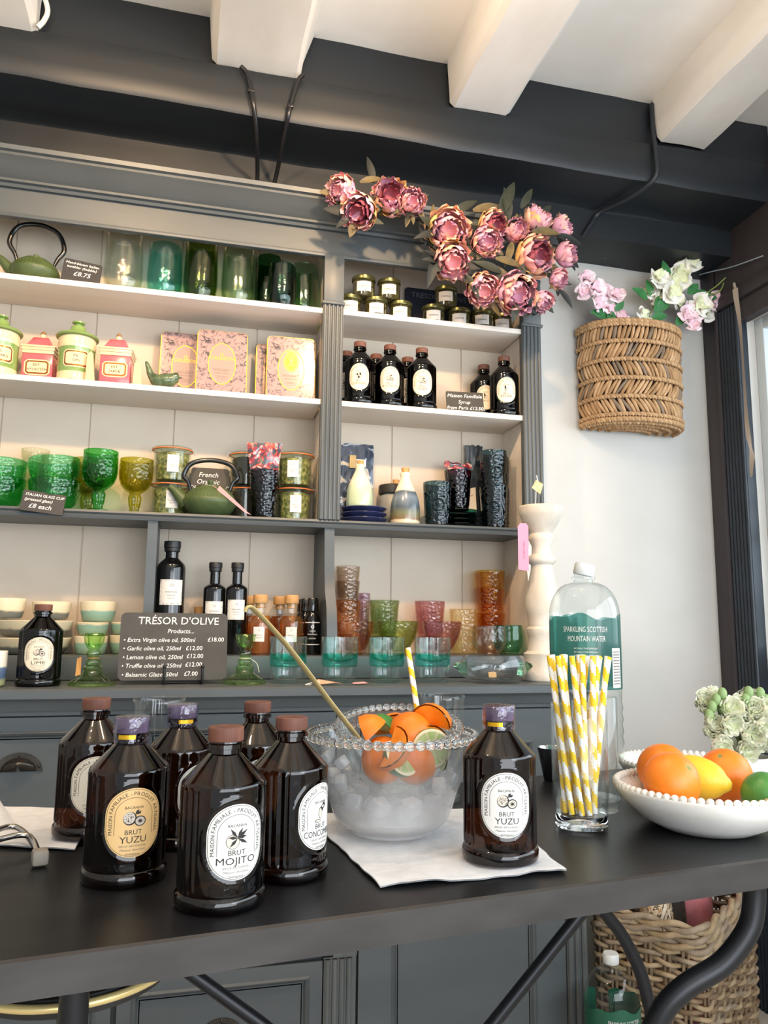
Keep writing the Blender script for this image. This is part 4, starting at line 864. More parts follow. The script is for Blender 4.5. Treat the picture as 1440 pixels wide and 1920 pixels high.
weck('jar of dried herbs with orange seal at the bottom, behind the teapot spout', (-0.050, 1.925, S3), R_(6), fill=M_herb)
weck('jar of dried herbs with orange seal on top, beside the yellow-green goblet', (-0.050, 1.925, S3+0.0875), R_(4), fill=M_herb)
weck('jar of dried herbs with orange seal at the bottom, against the middle pilaster', (0.249, 1.903, S3), R_(-2), fill=M_herb)
weck('jar of dried herbs with orange seal on top, against the middle pilaster', (0.249, 1.903, S3+0.0875), R_(-14), fill=M_herb)
weck('dark tea jar at the bottom of the pair behind the sparkling dark tumbler', (0.130, 1.931, S3), 0, fill=M_herb2, lab=False, R=0.040, rim=0.0435)
weck('dark tea jar on top of the pair behind the sparkling dark tumbler', (0.130, 1.931, S3+0.0875), 0, fill=M_herb2, lab=False, R=0.040, rim=0.0435)
M_navy = glass('pressed_dark_blue_glass', (0.17, 0.22, 0.30), 0.04, 1.2, 1.4, **PG)
gl('glass_tumbler', tumbler_mesh('navyT', 0.028, 0.0385, 0.118, M_navy, ribs=24), 'sparkling dark blue pressed tumbler holding a butterfly pouch, left of pilaster jars', (0.170, 1.862, S3))
def toile2(name, base, stops, sc, dist):
    m, nt, out = nodes_of(name); p = nt.nodes.new('ShaderNodeBsdfPrincipled'); nt.links.new(p.outputs[0], out.inputs[0])
    n = add_noise(nt, sc, 3); n.inputs['Distortion'].default_value = dist; r = add_ramp(nt, n.outputs[0], stops); r.color_ramp.interpolation = 'CONSTANT'
    nt.links.new(r.outputs[0], p.inputs['Base Color']); p.inputs['Roughness'].default_value = 0.22; p.inputs['Coat Weight'].default_value = 0.8; MATS[name] = m; return m
M_butter = toile2('butterfly_print', None, [(0, lin('#3d4148')), (0.47, lin('#8e2230')), (0.53, lin('#d8604a')), (0.59, lin('#ecdcd2')), (0.64, lin('#494d55'))], 34, 2.2)
def pouch(label, loc, w, h, seed, m, rz=0):
    mb = MB()
    def f(u, v):
        x = (u-0.5)*w*(0.62+0.38*v); z = h*v; k = noise.noise(Vector((u*4, v*4, seed)))
        return (x, -0.010*math.sin(PI*u)*(1-0.3*v)+0.006*k, z+0.012*k*v)
    mb.grid(f, 14, 14); mb.grid(lambda u, v: (lambda q: (q[0], 0.012*math.sin(PI*u)+q[1]*0.2, q[2]))(f(u, v)), 14, 14)
    return solo('patterned_pouch', mb.mesh('patterned_pouch', [m], 60), label, 'pouch', loc, rz)
pouch('crumpled red butterfly patterned pouch sticking out of the sparkling dark tumbler', (0.168, 1.862, S3+0.070), 0.086, 0.118, 3, M_butter)
# ================================================================== grey shelf, right bay
M_pack = toile2('navy_packet_print', None, [(0, lin('#2c3444')), (0.50, lin('#2f3950')), (0.56, lin('#9aa0a8')), (0.62, lin('#c8b08a'))], 26, 1.2)
def packet(name, label, x, y, z, w, h, d, m, seed, rz=0, tag_=True):
    mb = MB()
    def side(sg):
        return lambda u, v: ((u-0.5)*w*(1-0.05*noise.noise(Vector((v*5, seed, 1)))), sg*d/2*math.sin(PI*min(1, u*1.0))**0.5*math.sin(PI*(0.08+0.9*v))**0.5+0.003*noise.noise(Vector((u*9, v*9, seed))), h*v+0.004*noise.noise(Vector((u*6, 2, seed)))*v)
    mb.grid(side(-1), 14, 18); mb.grid(side(1), 14, 18)
    t = thing(name, label, 'packet', (x, y, z), rz); part('wrapper', mb.mesh('wrapper', [m], 60), t)
    if tag_: 
        part('sticker', MB().box(0.0, 0.026, -d/2-0.0045, -d/2-0.003, h*0.72, h*0.72+0.020).mesh('sticker', [M_paperw], 0), t)
        part('gold_tag', MB().box(-0.018, -0.001, -d/2-0.0050, -d/2-0.0035, h*0.70, h*0.70+0.035).mesh('gold_tag', [mat('tan_tag', '#b89a62', 0.6)], 0), t)
    return t
packet('patterned_packet', 'cellophane wrapped navy patterned packet behind the cream oil bottle', 0.417, 1.9615, S3, 0.098, 0.226, 0.012, M_pack, 2)
packet('patterned_packet', 'dark glossy cellophane packet behind the stacked blue tumblers', 0.752, 1.9635, S3, 0.052, 0.245, 0.012, mat('dark_cellophane', '#23272c', 0.12, col2='#3c4248', nscale=30, coat=1.0, bump=0.8, bscale=50), 5, tag_=False)
def plate_mesh(key, R, m):
    return cached(('plate', key), lambda: MB().lathe([(0, 0.001), (R*0.55, 0.0), (R*0.58, 0.002), (R*0.9, 0.007), (R, 0.0125), (R*0.99, 0.014), (R*0.88, 0.0095), (R*0.6, 0.005), (0, 0.0045)], 48).mesh('plate', [m], 40))
M_plN = mat('navy_glazed_plate', '#2a2f52', 0.15, col2='#353b62', nscale=30, coat=0.5); M_plG = glass('pressed_teal_glass', (0.22, 0.50, 0.46), 0.04, 1.2, 1.4, **PG)
for i, w in enumerate(('bottom', 'middle', 'top')): gl('plate', plate_mesh('n', 0.060, M_plN), f'navy glazed plate, {w} of the three under the cream oil bottle', (0.423, 1.886, S3+0.0135*i), 'plate', 'navy plates under the cream bottle')
for i, w in enumerate(('bottom', 'second lowest', 'second highest', 'top')): gl('plate', plate_mesh('t', 0.054, M_plG), f'teal glass plate, {w} of the four under the plum tumbler', (0.688, 1.917, S3+0.0125*i), 'plate', 'teal plates under the plum tumbler')
M_oil1 = mat('cream_celadon_glaze', '#e8dcbf', 0.2, coat=0.4)
def banded(name, stops, h):
    m, nt, out = nodes_of(name); p = nt.nodes.new('ShaderNodeBsdfPrincipled'); nt.links.new(p.outputs[0], out.inputs[0])
    tc = nt.nodes.new('ShaderNodeTexCoord'); sp = nt.nodes.new('ShaderNodeSeparateXYZ'); nt.links.new(tc.outputs['Object'], sp.inputs[0])
    n = add_noise(nt, 40, 3); ma = nt.nodes.new('ShaderNodeMath'); ma.operation = 'MULTIPLY_ADD'; ma.inputs[1].default_value = 0.010; nt.links.new(n.outputs[0], ma.inputs[0]); nt.links.new(sp.outputs[2], ma.inputs[2])
    dv = nt.nodes.new('ShaderNodeMath'); dv.operation = 'DIVIDE'; dv.inputs[1].default_value = h; nt.links.new(ma.outputs[0], dv.inputs[0])
    r = add_ramp(nt, dv.outputs[0], [(a, lin(c)) for a, c in stops]); nt.links.new(r.outputs[0], p.inputs['Base Color']); p.inputs['Roughness'].default_value = 0.22; p.inputs['Coat Weight'].default_value = 0.4
    MATS[name] = m; return m
def oilbottle(label, loc, R, h, m):
    t = thing('oil_bottle', label, 'bottle', loc, 0)
    pr = [(0, 0), (R*0.90, 0), (R*0.97, 0.003), (R, h*0.10), (R*0.98, h*0.34), (R*0.86, h*0.52), (R*0.58, h*0.72), (R*0.36, h*0.86), (R*0.32, h*0.93), (R*0.38, h*0.97), (R*0.37, h), (R*0.24, h), (R*0.24, h*0.95), (0, h*0.95)]
    part('body', MB().lathe([(p.x, p.y) for p in bez([(a, b, 0) for a, b in pr[2:9]], 30)][::1] and ([pr[0], pr[1]]+[(p.x, p.y) for p in bez([(a, b, 0) for a, b in pr[2:9]], 30)]+pr[9:]), 48).mesh('body', [m], 40), t)
    part('stopper', MB().lathe([(0, h*0.955), (R*0.23, h*0.955), (R*0.28, h*1.09), (R*0.27, h*1.10), (0, h*1.10)], 24).mesh('stopper', [M_cork], 40), t, label='cork stopper')
oilbottle('cream and celadon pottery oil bottle standing on the navy plates', (0.413, 1.884, S3+0.0415), 0.034, 0.112, banded('cream_to_celadon', [(0.0, '#b9c6a0'), (0.50, '#c3cfae'), (0.62, '#e6dcc0'), (1.0, '#ecdcb6')], 0.112))
oilbottle('pottery oil bottle with cream shoulder over blue and brown bands', (0.526, 1.860, S3), 0.038, 0.134, banded('banded_pottery', [(0.0, '#e0d2b4'), (0.10, '#d8c8a8'), (0.13, '#7a5f3e'), (0.24, '#6f7052'), (0.36, '#4b565f'), (0.55, '#74808a'), (0.66, '#4d5a66'), (0.70, '#e7dabd'), (1.0, '#eaddc0')], 0.134))
lj = thing('storage_jar', 'small storage jar with a dark lid behind the two pottery oil bottles', 'jar', (0.512, 1.936, S3))
part('body', MB().lathe([(0, 0), (0.030, 0), (0.034, 0.006), (0.034, 0.082), (0.028, 0.090), (0, 0.090)], 32).mesh('body', [mat('grey_stoneware', '#8b8a86', 0.4)], 40), lj)
part('lid', MB().lathe([(0, 0.0905), (0.036, 0.0905), (0.037, 0.096), (0.036, 0.112), (0.034, 0.114), (0, 0.114)], 32).mesh('lid', [mat('dark_lid', '#2b2722', 0.4)], 40), lj)
part('knob', MB().lathe([(0, 0.1142), (0.008, 0.1142), (0.009, 0.130), (0, 0.131)], 20, mtx=Matrix.Translation((0.010, 0, 0))).mesh('knob', [M_cork], 40), lj)
M_btum = glass('pressed_petrol_blue_glass', (0.26, 0.40, 0.44), 0.04, 1.2, 1.4, **PG); M_plum = glass('pressed_plum_glass', (0.24, 0.16, 0.25), 0.04, 1.2, 1.4, **PG)
BT = cached('bt', lambda: None) or tumbler_mesh('petrol', 0.031, 0.0365, 0.114, M_btum, ribs=12)
def roundel(mb_key, R, z):
    def mk():
        mb = MB()
        for r in (0.0165, 0.0135): mb.tube([((R+0.0)*math.sin(r*math.cos(a)/R), -(R+0.0)*math.cos(r*math.cos(a)/R), z+r*math.sin(a)) for a in [2*PI*i/32 for i in range(32)]], 0.0009, 5, closed=True)
        for i in range(16):
            a = 2*PI*i/16; mb.sphere((R*math.sin(a), -R*math.cos(a), z+0.034), 0.0014, 6, 4); mb.sphere((R*math.sin(a), -R*math.cos(a), z-0.026), 0.0014, 6, 4)
        for k in range(5):
            an = R_(54+18*k); mb.tube([(R*math.sin(0.003*math.cos(an)/R), -R*math.cos(0.003*math.cos(an)/R), z-0.008+0.003*math.sin(an)), (R*math.sin(0.016*math.cos(an)/R), -R*math.cos(0.016*math.cos(an)/R), z-0.008+0.017*math.sin(an))], 0.0009, 5)
        return mb.mesh('relief', [M_btum], 60)
    return cached(('rou', mb_key), mk)
def petrol(lab, loc, rz=0, group='petrol blue pressed tumblers'):
    t = thing('glass_tumbler', lab, 'glass', loc, rz, group); part('glass_body', BT, t); part('relief', roundel('p', 0.0345, 0.052), t)
petrol('petrol blue pressed tumbler standing alone beside the banded oil bottle', (0.612, 1.862, S3), R_(-12))
petrol('petrol blue pressed tumbler at the bottom of the stack by the outer pilaster', (0.768, 1.863, S3), R_(-22))
petrol('petrol blue pressed tumbler on top of the stack by the outer pilaster', (0.768, 1.863, S3+0.092), R_(-8))
petrol('petrol blue pressed tumbler, lower of the pair behind the stack by the pilaster', (0.803, 1.931, S3), R_(10))
petrol('petrol blue pressed tumbler, upper of the pair behind the stack by the pilaster', (0.803, 1.931, S3+0.092), R_(10))
gl('glass_tumbler', tumbler_mesh('plum', 0.029, 0.0365, 0.108, M_plum, ribs=12), 'plum pressed tumbler standing on the teal plates with a red pouch', (0.688, 1.917, S3+0.052))
pouch('crumpled red and grey pouch pushed into the plum tumbler', (0.688, 1.915, S3+0.105), 0.080, 0.076, 8, M_butter)
cd = MB().extr([(-0.018, 0), (0.018, 0), (0.018, 0.072), (-0.018, 0.064)], 0, 0.001, 'y', 0); cd.text('Pressed', 0.007, -0.012, 0.046, flat(), 1, 'l', 0.2); cd.text('glass', 0.007, -0.012, 0.034, flat(), 1, 'l', 0.2)
solo('price_card', cd.mesh('price_card', [M_paper, M_inkgrey], 0), 'cream price card between the plum tumbler and the stacked blue tumblers', 'card', (0.728, 1.932, S3+0.0525), R_(-8), rot=(R_(-10), 0, R_(-8)))
# ================================================================== gallery on the grey step: pottery cups
def pot_mat(name, top, band, split): return banded(name, [(0.0, band), (split-0.03, band), (split+0.03, top), (1.0, top)], 1.0)
def potcup(key, r0, r1, h, m):
    return cached(('pot', key), lambda: MB().lathe([(0, 0.001), (r0*0.9, 0), (r0, 0.003), ((r0+r1)/2*1.02, h*0.45), (r1, h-0.001), (r1-0.001, h), (r1-0.003, h-0.001), (r0-0.002, 0.006), (0, 0.005)], 40).mesh('cup', [m], 40))
def band_m(name, h, stops): return banded(name, stops, h)
PM1 = band_m('cream_over_slate_glaze', 0.045, [(0.0, '#77786e'), (0.42, '#7d7d72'), (0.52, '#ead9b4'), (1.0, '#eddcb8')])
PM2 = band_m('cream_over_sea_green_glaze', 0.045, [(0.0, '#b7bf98'), (0.30, '#9dba9c'), (0.62, '#8fb3a0'), (0.70, '#ead9b4'), (1.0, '#eddcb8')])
cups = [
 ('PM1', 'cream and slate cup topping the pottery stack cut by the left edge', -0.392, 1.900, 0.078, 0.034, 0.0405, 0.044, PM1),
 ('PM1b', 'cream and slate cup topping the pottery stack behind the LIME bottle', -0.298, 1.905, 0.076, 0.035, 0.0425, 0.040, PM1),
 ('PM2', 'cream and sea green cup topping the pottery stack above the green candlestick', -0.197, 1.900, 0.072, 0.034, 0.041, 0.046, PM2),
 ('PMw', 'wide cream and slate bowl, middle layer behind the LIME bottle', -0.329, 1.888, 0.0375, 0.066, 0.083, 0.036, PM1),
 ('PM3', 'cream and sea green cup, middle of the stack above the candlestick', -0.206, 1.893, 0.0405, 0.030, 0.036, 0.030, PM2),
 ('PM4', 'cream and sea green cup, middle layer at the end by the menu board', -0.1325, 1.900, 0.0425, 0.030, 0.0355, 0.029, PM2),
 ('PMx', 'wide cream and slate bowl, lowest layer behind the LIME bottle', -0.330, 1.885, 0.0, 0.066, 0.083, 0.036, PM1),
 ('PM5', 'cream and sea green cup at the foot of the stack directly behind candlestick', -0.206, 1.875, 0.0, 0.032, 0.036, 0.040, PM2),
 ('PM6', 'cream and sea green cup, lowest layer at the end by the menu board', -0.134, 1.900, 0.0, 0.030, 0.0355, 0.042, PM2)]
for key, lab, x, y, dz, r0, r1, h, m in cups:
    solo('pottery_cup', potcup(key, r0, r1, h, m), lab, 'bowl' if 'bowl' in lab else 'cup', (x, y, ZR+dz), 0, 'stacked striped pottery on the step')
solo('pottery_cup', potcup('far', 0.030, 0.0315, 0.066, banded('blue_band_pottery', [(0.0, '#d9cfae'), (0.08, '#8f9467'), (0.26, '#98a076'), (0.34, '#4d5f7d'), (0.58, '#5d7191'), (0.64, '#eee6d2'), (1.0, '#f0e8d6')], 0.066)), 'cream cup with blue and olive bands cut by the left edge on the counter', 'cup', (-0.357, 1.620, ZC))

# green glass candlesticks
M_cg = glass('green_candlestick_glass', (0.74, 0.90, 0.58), 0.03, 1.6, 2.2, bump=0.2, bscale=60)
def candlestick_mesh():
    pr = [(0, 0.004), (0.036, 0.002), (0.0430, 0.0), (0.0440, 0.003), (0.040, 0.008), (0.030, 0.014), (0.020, 0.021), (0.0165, 0.028), (0.0185, 0.032), (0.0185, 0.035), (0.013, 0.038), (0.0145, 0.043), (0.0145, 0.047), (0.010, 0.051), (0.0125, 0.057), (0.0135, 0.063), (0.0100, 0.069), (0.0135, 0.073), (0.0175, 0.082), (0.0195, 0.096), (0.0205, 0.099), (0.0185, 0.100), (0.0120, 0.090), (0.0110, 0.074), (0, 0.073)]
    def rm(a, z, r): return (0.0012*math.cos(a*14) if z < 0.016 and r > 0.018 else 0.0006*math.cos(a*10) if z > 0.074 and r > 0.014 else 0)
    return MB().lathe(pr, 70, rmod=rm).mesh('glass_body', [M_cg], 50)
CS = cached('cs', candlestick_mesh)
def string_tag(m): return MB().add([(-0.028, -0.012, 0.052), (-0.020, -0.016, 0.055), (-0.018, -0.028, 0.022), (-0.028, -0.026, 0.019)], [(0, 1, 2, 3)]).tube([(0.0105*math.cos(a), 0.0105*math.sin(a), 0.052) for a in [2*PI*i/20 for i in range(20)]], 0.0008, 5, closed=True).mesh('tag', [m], 0)
t = thing('candlestick', 'green glass candlestick beside the LIME bottle, left of the menu board', 'candlestick', (-0.173, 1.632, ZC), 0, 'green glass candlesticks'); part('glass_body', CS, t); part('tag', string_tag(mat('brown_tag', '#b98a4e', 0.7)), t, label='tan string tag')
t = thing('candlestick', 'green glass candlestick to the right of the menu board', 'candlestick', (0.122, 1.640, ZC), R_(40), 'green glass candlesticks'); part('glass_body', CS, t)
part('string', MB().tube([(0.0115*math.cos(a), 0.0115*math.sin(a), 0.051) for a in [2*PI*i/20 for i in range(20)]], 0.0009, 5, closed=True).tube(bez([(0.010, -0.004, 0.050), (0.022, -0.012, 0.040), (0.026, -0.016, 0.022)], 10), 0.0008, 5).mesh('string', [mat('pale_twine', '#cdd0b4', 0.8)], 0), t)

# olive oil bottles
def oil_bottle(label, loc, R, h, lab, rz, words):
    t = thing('olive_oil_bottle', label, 'bottle', loc, rz, 'black olive oil bottles')
    hs, hn, hc = lab[2], lab[3], lab[4]
    P = [(0, 0.001), (R*0.93, 0), (R, 0.003), (R, hs)]+[(R*0.46+(R*0.54)*math.cos(PI/2*i/6)**1.2, hs+(hn-hs)*(i/6)**0.8) for i in range(1, 7)]+[(R*0.44, h-0.002), (0, h)]
    part('bottle_body', MB().lathe(P, 40).mesh('bottle_body', [M_blackg], 35), t)
    part('cap', MB().lathe([(0, hc), (R*0.50, hc), (R*0.56, hc+0.002), (R*0.56, hc+0.009), (R*0.60, hc+0.010), (R*0.60, h), (R*0.56, h+0.0015), (0, h+0.0015)], 32).mesh('cap', [mat('black_plastic_cap', '#17181a', 0.45)], 35), t)
    mb = MB(); f = wrap(R+0.0005, 0); wdt = R*1.72
    mb.grid(lambda u, v: f((u-0.5)*wdt, lab[0]+v*(lab[1]-lab[0])), 14, 1, 0); g = lambda a, b, c=0: f(a, b, c+0.0003)
    zc = (lab[0]+lab[1])/2; H = lab[1]-lab[0]; k = wdt/0.06
    ring2d(mb, ell(0.004*k, 0.0035*k, 14, 0.001, zc+H*0.28), ell(0.0032*k, 0.0027*k, 14, 0.001, zc+H*0.28), lambda a, b: g(a, b), 1)
    mb.text(words[0], 0.0055*k, 0, zc-H*0.02, g, 1, wid=wdt*0.48); mb.text(words[1], 0.0038*k, 0, zc-H*0.14, g, 1, shear=0.2, wid=wdt*0.36)
    mb.text('Olive', 0.0042*k, 0, zc-H*0.26, g, 2, shear=0.3, wid=wdt*0.28); mb.add([g(-wdt*0.36, zc-H*0.37), g(wdt*0.36, zc-H*0.37), g(wdt*0.36, zc-H*0.36), g(-wdt*0.36, zc-H*0.36)], [(0, 1, 2, 3)], 1)
    rg = random.Random(hash(words[0]) % 99 if False else len(words[0]))
    for i in range(46):      # speckled border
        e = i % 4; u = rg.uniform(-0.47, 0.47)
        x, z = ((u*wdt, lab[1]-H*0.05), (u*wdt, lab[0]+H*0.05), (-wdt*0.46, zc+u*H), (wdt*0.46, zc+u*H))[e]; x += rg.uniform(-0.001, 0.001); z += rg.uniform(-0.001, 0.001)
        a = rg.uniform(0, PI); l = 0.0016*k; w = 0.0006*k
        mb.add([g(x+l*math.cos(a), z+l*math.sin(a)), g(x-w*math.sin(a), z+w*math.cos(a)), g(x-l*math.cos(a), z-l*math.sin(a)), g(x+w*math.sin(a), z-w*math.cos(a))], [(0, 1, 2, 3)], 2)
    part('label', mb.mesh('label', [M_paperw, M_ink, M_inkgrey], 0), t)
oil_bottle('tall black olive oil bottle with white label rising behind the menu board', (-0.0385, 1.880, ZR), 0.0325, 0.260, (0.112, 0.170, 0.196, 0.222, 0.236), R_(5), ('HUILE D\'OLIVE', 'Vierge Extra'))
oil_bottle('shorter black oil bottle whose label is half hidden by the menu board', (0.063, 1.880, ZR), 0.0262, 0.213, (0.075, 0.122, 0.150, 0.164, 0.192), R_(-2), ('CITRON', 'Vierge'))
oil_bottle('shorter black oil bottle beside the green candlestick, full white label showing', (0.114, 1.868, ZR), 0.0252, 0.213, (0.080, 0.126, 0.150, 0.164, 0.192), R_(-4), ('TRUFFE', 'Vierge'))
def cork_bottle(label, loc, liquid, lab=True, rz=0, R=0.031, group='amber bottles with wooden stoppers'):
    t = thing('amber_bottle', label, 'bottle', loc, rz, group)
    def g():
        P = [(0, 0.001), (R*0.9, 0), (R, 0.004), (R, 0.070)]+[(0.0125+(R-0.0125)*math.cos(PI/2*i/7), 0.070+0.026*math.sin(PI/2*i/7)) for i in range(1, 8)]+[(0.0125, 0.108), (0.0145, 0.109), (0.0145, 0.118), (0.0125, 0.118)]
        return MB().lathe(P, 40).mesh('glass_body', [M_clear], 40)
    part('glass_body', cached(('cbg', R), g), t)
    part('liquid', cached(('cbl', liquid.name), lambda: MB().lathe([(0, 0.004), (R*0.88, 0.004), (R-0.003, 0.008), (R-0.003, 0.070), (R*0.84, 0.082), (R*0.66, 0.090), (0, 0.090)], 36).mesh('liquid', [liquid], 40)), t)
    part('stopper', cached('cbs', lambda: MB().lathe([(0, 0.108), (0.0112, 0.108), (0.0112, 0.1185), (0.0165, 0.119), (0.0172, 0.121), (0.0172, 0.137), (0.0160, 0.139), (0, 0.139)], 32).mesh('stopper', [M_cork], 40)), t)
    if lab:
        def lb():
            mb = MB(); f = wrap(R+0.0006, 0.030); mb.grid(lambda u, v: f((u-0.5)*0.026, v*0.034), 8, 1, 0); q = lambda a, b, c=0: f(a, b, c+0.0003)
            ring2d(mb, ell(0.0024, 0.003, 12, 0, 0.027), ell(0.0019, 0.0025, 12, 0, 0.027), lambda a, b: q(a, b), 1)
            mb.text('Apricot', 0.0045, 0, 0.014, q, 1, wid=0.016); mb.text('Shrub', 0.0045, 0, 0.008, q, 1, wid=0.011)
            return mb.mesh('label', [M_paperw, M_inkgrey], 0)
        part('label', cached('cblab', lb), t)
M_liq = glass('amber_liquid', (0.95, 0.56, 0.12), 0.05, 0.4, 1.2, haze=0.12); M_liqd = glass('dark_amber_liquid', (0.70, 0.34, 0.08), 0.05, 0.4, 1.3, haze=0.08)
cork_bottle('amber bottle with wooden stopper in front, partly crossed by the brass ladle', (0.169, 1.850, ZR), M_liq, rz=R_(-8))
cork_bottle('amber bottle with wooden stopper in front, next to the small black bottles', (0.242, 1.842, ZR), M_liq, rz=R_(-6))
cork_bottle('darker amber bottle behind the one crossed by the ladle', (0.150, 1.940, ZR), M_liqd, False)
cork_bottle('darker amber bottle behind the one next to the small black bottles', (0.226, 1.940, ZR), M_liqd, False)
cj = thing('cork_bottle', 'cork-topped bottle peeping between the tall and the shorter black oil bottles', 'bottle', (0.031, 1.935, ZR)); part('body', MB().lathe([(0, 0), (0.022, 0), (0.022, 0.060), (0.010, 0.074), (0.010, 0.088), (0, 0.088)], 28).mesh('body', [mat('ivory_bottle', '#d8caa2', 0.3)], 40), cj)
part('stopper', MB().lathe([(0, 0.0882), (0.0125, 0.0882), (0.0135, 0.110), (0, 0.111)], 24).mesh('stopper', [M_cork], 40), cj)
def balsamic(label, loc, rz):
    t = thing('small_bottle', label, 'bottle', loc, rz, 'small black glaze bottles'); R = 0.0196
    part('bottle_body', cached('bal', lambda: MB().lathe([(0, 0), (R*0.95, 0), (R, 0.002), (R, 0.078), (R*0.95, 0.086), (R*0.66, 0.096), (R*0.58, 0.100), (0, 0.101)], 32).mesh('bottle_body', [M_blackg], 40)), t)
    part('cap', cached('balc', lambda: MB().lathe([(0, 0.101), (R*0.74, 0.101), (R*0.76, 0.103), (R*0.70, 0.130), (R*0.62, 0.133), (0, 0.133)], 32).mesh('cap', [mat('black_gloss_cap', '#131315', 0.15, coat=0.5)], 40)), t)
    def lb():
        mb = MB(); f = wrap(R+0.0005, 0.022)
        for z in (0.0005, 0.052): mb.grid(lambda u, v: f((u-0.5)*0.042, z+v*0.0022), 10, 1, 0)
        for i, (s_, q, w) in enumerate((('CREME', 0.031, 0.014), ('Balsamique', 0.024, 0.024), ('GLAZE 50ML', 0.014, 0.018))): mb.text(s_, 0.005, 0, q, f, 0, shear=0.2 if i == 1 else 0, wid=w)
        ring2d(mb, ell(0.004, 0.004, 14, 0, 0.043), ell(0.002, 0.002, 14, 0, 0.043), lambda a, b: f(a, b), 0)
        return mb.mesh('label', [M_paperw], 0)
    part('label', cached('ballab', lb), t)
balsamic('small black glaze bottle with white lettering in front, against the grey bracket', (0.2935, 1.850, ZR), R_(-6)); balsamic('small black glaze bottle, second in the file beside the grey bracket', (0.284, 1.894, ZR), 0); balsamic('small black glaze bottle, last in the file beside the grey bracket', (0.283, 1.938, ZR), 0)

# coloured pressed glasses on the step
def pg(name, col): return glass('pressed_'+name+'_glass', col, 0.04, 1.1, 1.6, **PG)
def ptum(key, r, h, m): return tumbler_mesh(key, r*0.80, r, h, m, ribs=12, rib_amp=0.0005)
PB = 'coloured pressed glasses on the step'
M_smo = pg('smoky_brown', (0.86, 0.80, 0.74)); M_pea = pg('peach', (0.93, 0.79, 0.66)); M_ros = pg('rose', (0.85, 0.70, 0.71)); M_olv = pg('olive', (0.77, 0.82, 0.56)); M_sage = pg('sage_green', (0.72, 0.78, 0.64)); M_amb = pg('honey_amber', (0.93, 0.77, 0.38)); M_bei = pg('pale_beige', (0.95, 0.91, 0.80)); M_lil = pg('pale_lilac', (0.88, 0.80, 0.84))
for lab, x, y, dz, r, h, m in (
 ('peach pressed tumbler standing behind the peach bowl at the grey bracket', 0.393, 1.918, 0.0465, 0.034, 0.086, M_pea),
 ('smoky brown pressed tumbler, lower one nested at the top of the peach stack', 0.393, 1.918, 0.100, 0.031, 0.080, M_smo),
 ('smoky brown pressed tumbler, highest at the top of the peach stack', 0.393, 1.918, 0.1372, 0.031, 0.080, M_smo),
 ('sage green pressed tumbler rising behind the olive glass bowl', 0.489, 1.920, 0.0434, 0.039, 0.090, M_sage),
 ('pale lilac pressed tumbler behind the sage green one', 0.445, 1.956, 0.0605, 0.0155, 0.092, M_lil),
 ('rose pressed tumbler rising behind the rose glass bowl', 0.610, 1.918, 0.0434, 0.040, 0.090, M_ros),
 ('tall pale beige pressed tumbler to the right of the rose glasses', 0.697, 1.905, 0.0, 0.037, 0.114, M_bei),
 ('honey amber pressed tumbler, bottom of the tall amber stack', 0.782, 1.930, 0.0, 0.040, 0.105, M_amb),
 ('honey amber pressed tumbler, middle of the tall amber stack', 0.782, 1.930, 0.066, 0.040, 0.105, M_amb),
 ('honey amber pressed tumbler, top of the tall amber stack', 0.782, 1.930, 0.112, 0.040, 0.105, M_amb)):
    gl('glass_tumbler', ptum(('pt', r, h, m.name), r, h, m), lab, (x, y, ZR+dz), group=PB)
def fbowl(key, R, h, m):
    def mk():
        P = bez([(R*0.35, 0.006, 0), (R*0.62, h*0.28, 0), (R*0.90, h*0.62, 0), (R, h-0.001, 0)], 18)
        prof = [(0, 0.002), (R*0.42, 0.0), (R*0.46, 0.002)]+[(p.x, p.y) for p in P]+[(R-0.001, h)]+[(max(p.x-0.0026, 0.004), p.y+0.002) for p in reversed(P)]+[(0, 0.010)]
        return MB().lathe(prof, 56, rmod=lambda a, z, r: 0.0008*math.cos(a*24) if 0.006 < z < h*0.55 and r > 0.02 else 0).mesh('bowl', [m], 50)
    return cached(('fb', key), mk)
gl('glass_bowl', fbowl('pe', 0.047, 0.078, M_pea), 'peach pressed glass bowl in front beside the grey bracket', (0.394, 1.832, ZR), 'bowl', PB)
gl('glass_bowl', fbowl('pe2', 0.034, 0.046, M_pea), 'small peach glass bowl carrying the peach tumbler behind the peach bowl', (0.393, 1.918, ZR), 'bowl', PB)
gl('glass_bowl', fbowl('ol', 0.052, 0.080, M_olv), 'olive pressed glass bowl behind the turquoise tumblers', (0.500, 1.829, ZR), 'bowl', PB)
gl('glass_bowl', fbowl('sg2', 0.036, 0.042, M_sage), 'small sage glass bowl under the sage green tumbler', (0.489, 1.920, ZR), 'bowl', PB)
gl('glass_bowl', fbowl('ro', 0.049, 0.080, M_ros), 'rose pressed glass bowl behind the last turquoise tumbler', (0.613, 1.829, ZR), 'bowl', PB)
gl('glass_bowl', fbowl('ro2', 0.036, 0.042, M_ros), 'small rose glass bowl under the rose tumbler', (0.610, 1.918, ZR), 'bowl', PB)
gl('glass_bowl', fbowl('li2', 0.015, 0.060, M_lil), 'slim lilac glass under the pale lilac tumbler', (0.445, 1.956, ZR), 'bowl', PB)
gl('glass_tumbler', tumbler_mesh('roundclear', 0.028, 0.0405, 0.072, glass('soft_bubbled_clear_glass', (0.92, 0.93, 0.90), 0.04, 1.1, 2.2, bump=0.7, bscale=110), belly=(0.40, 0.0425)), 'clear rounded tumbler in front of the amber stack', (0.728, 1.806, ZR))
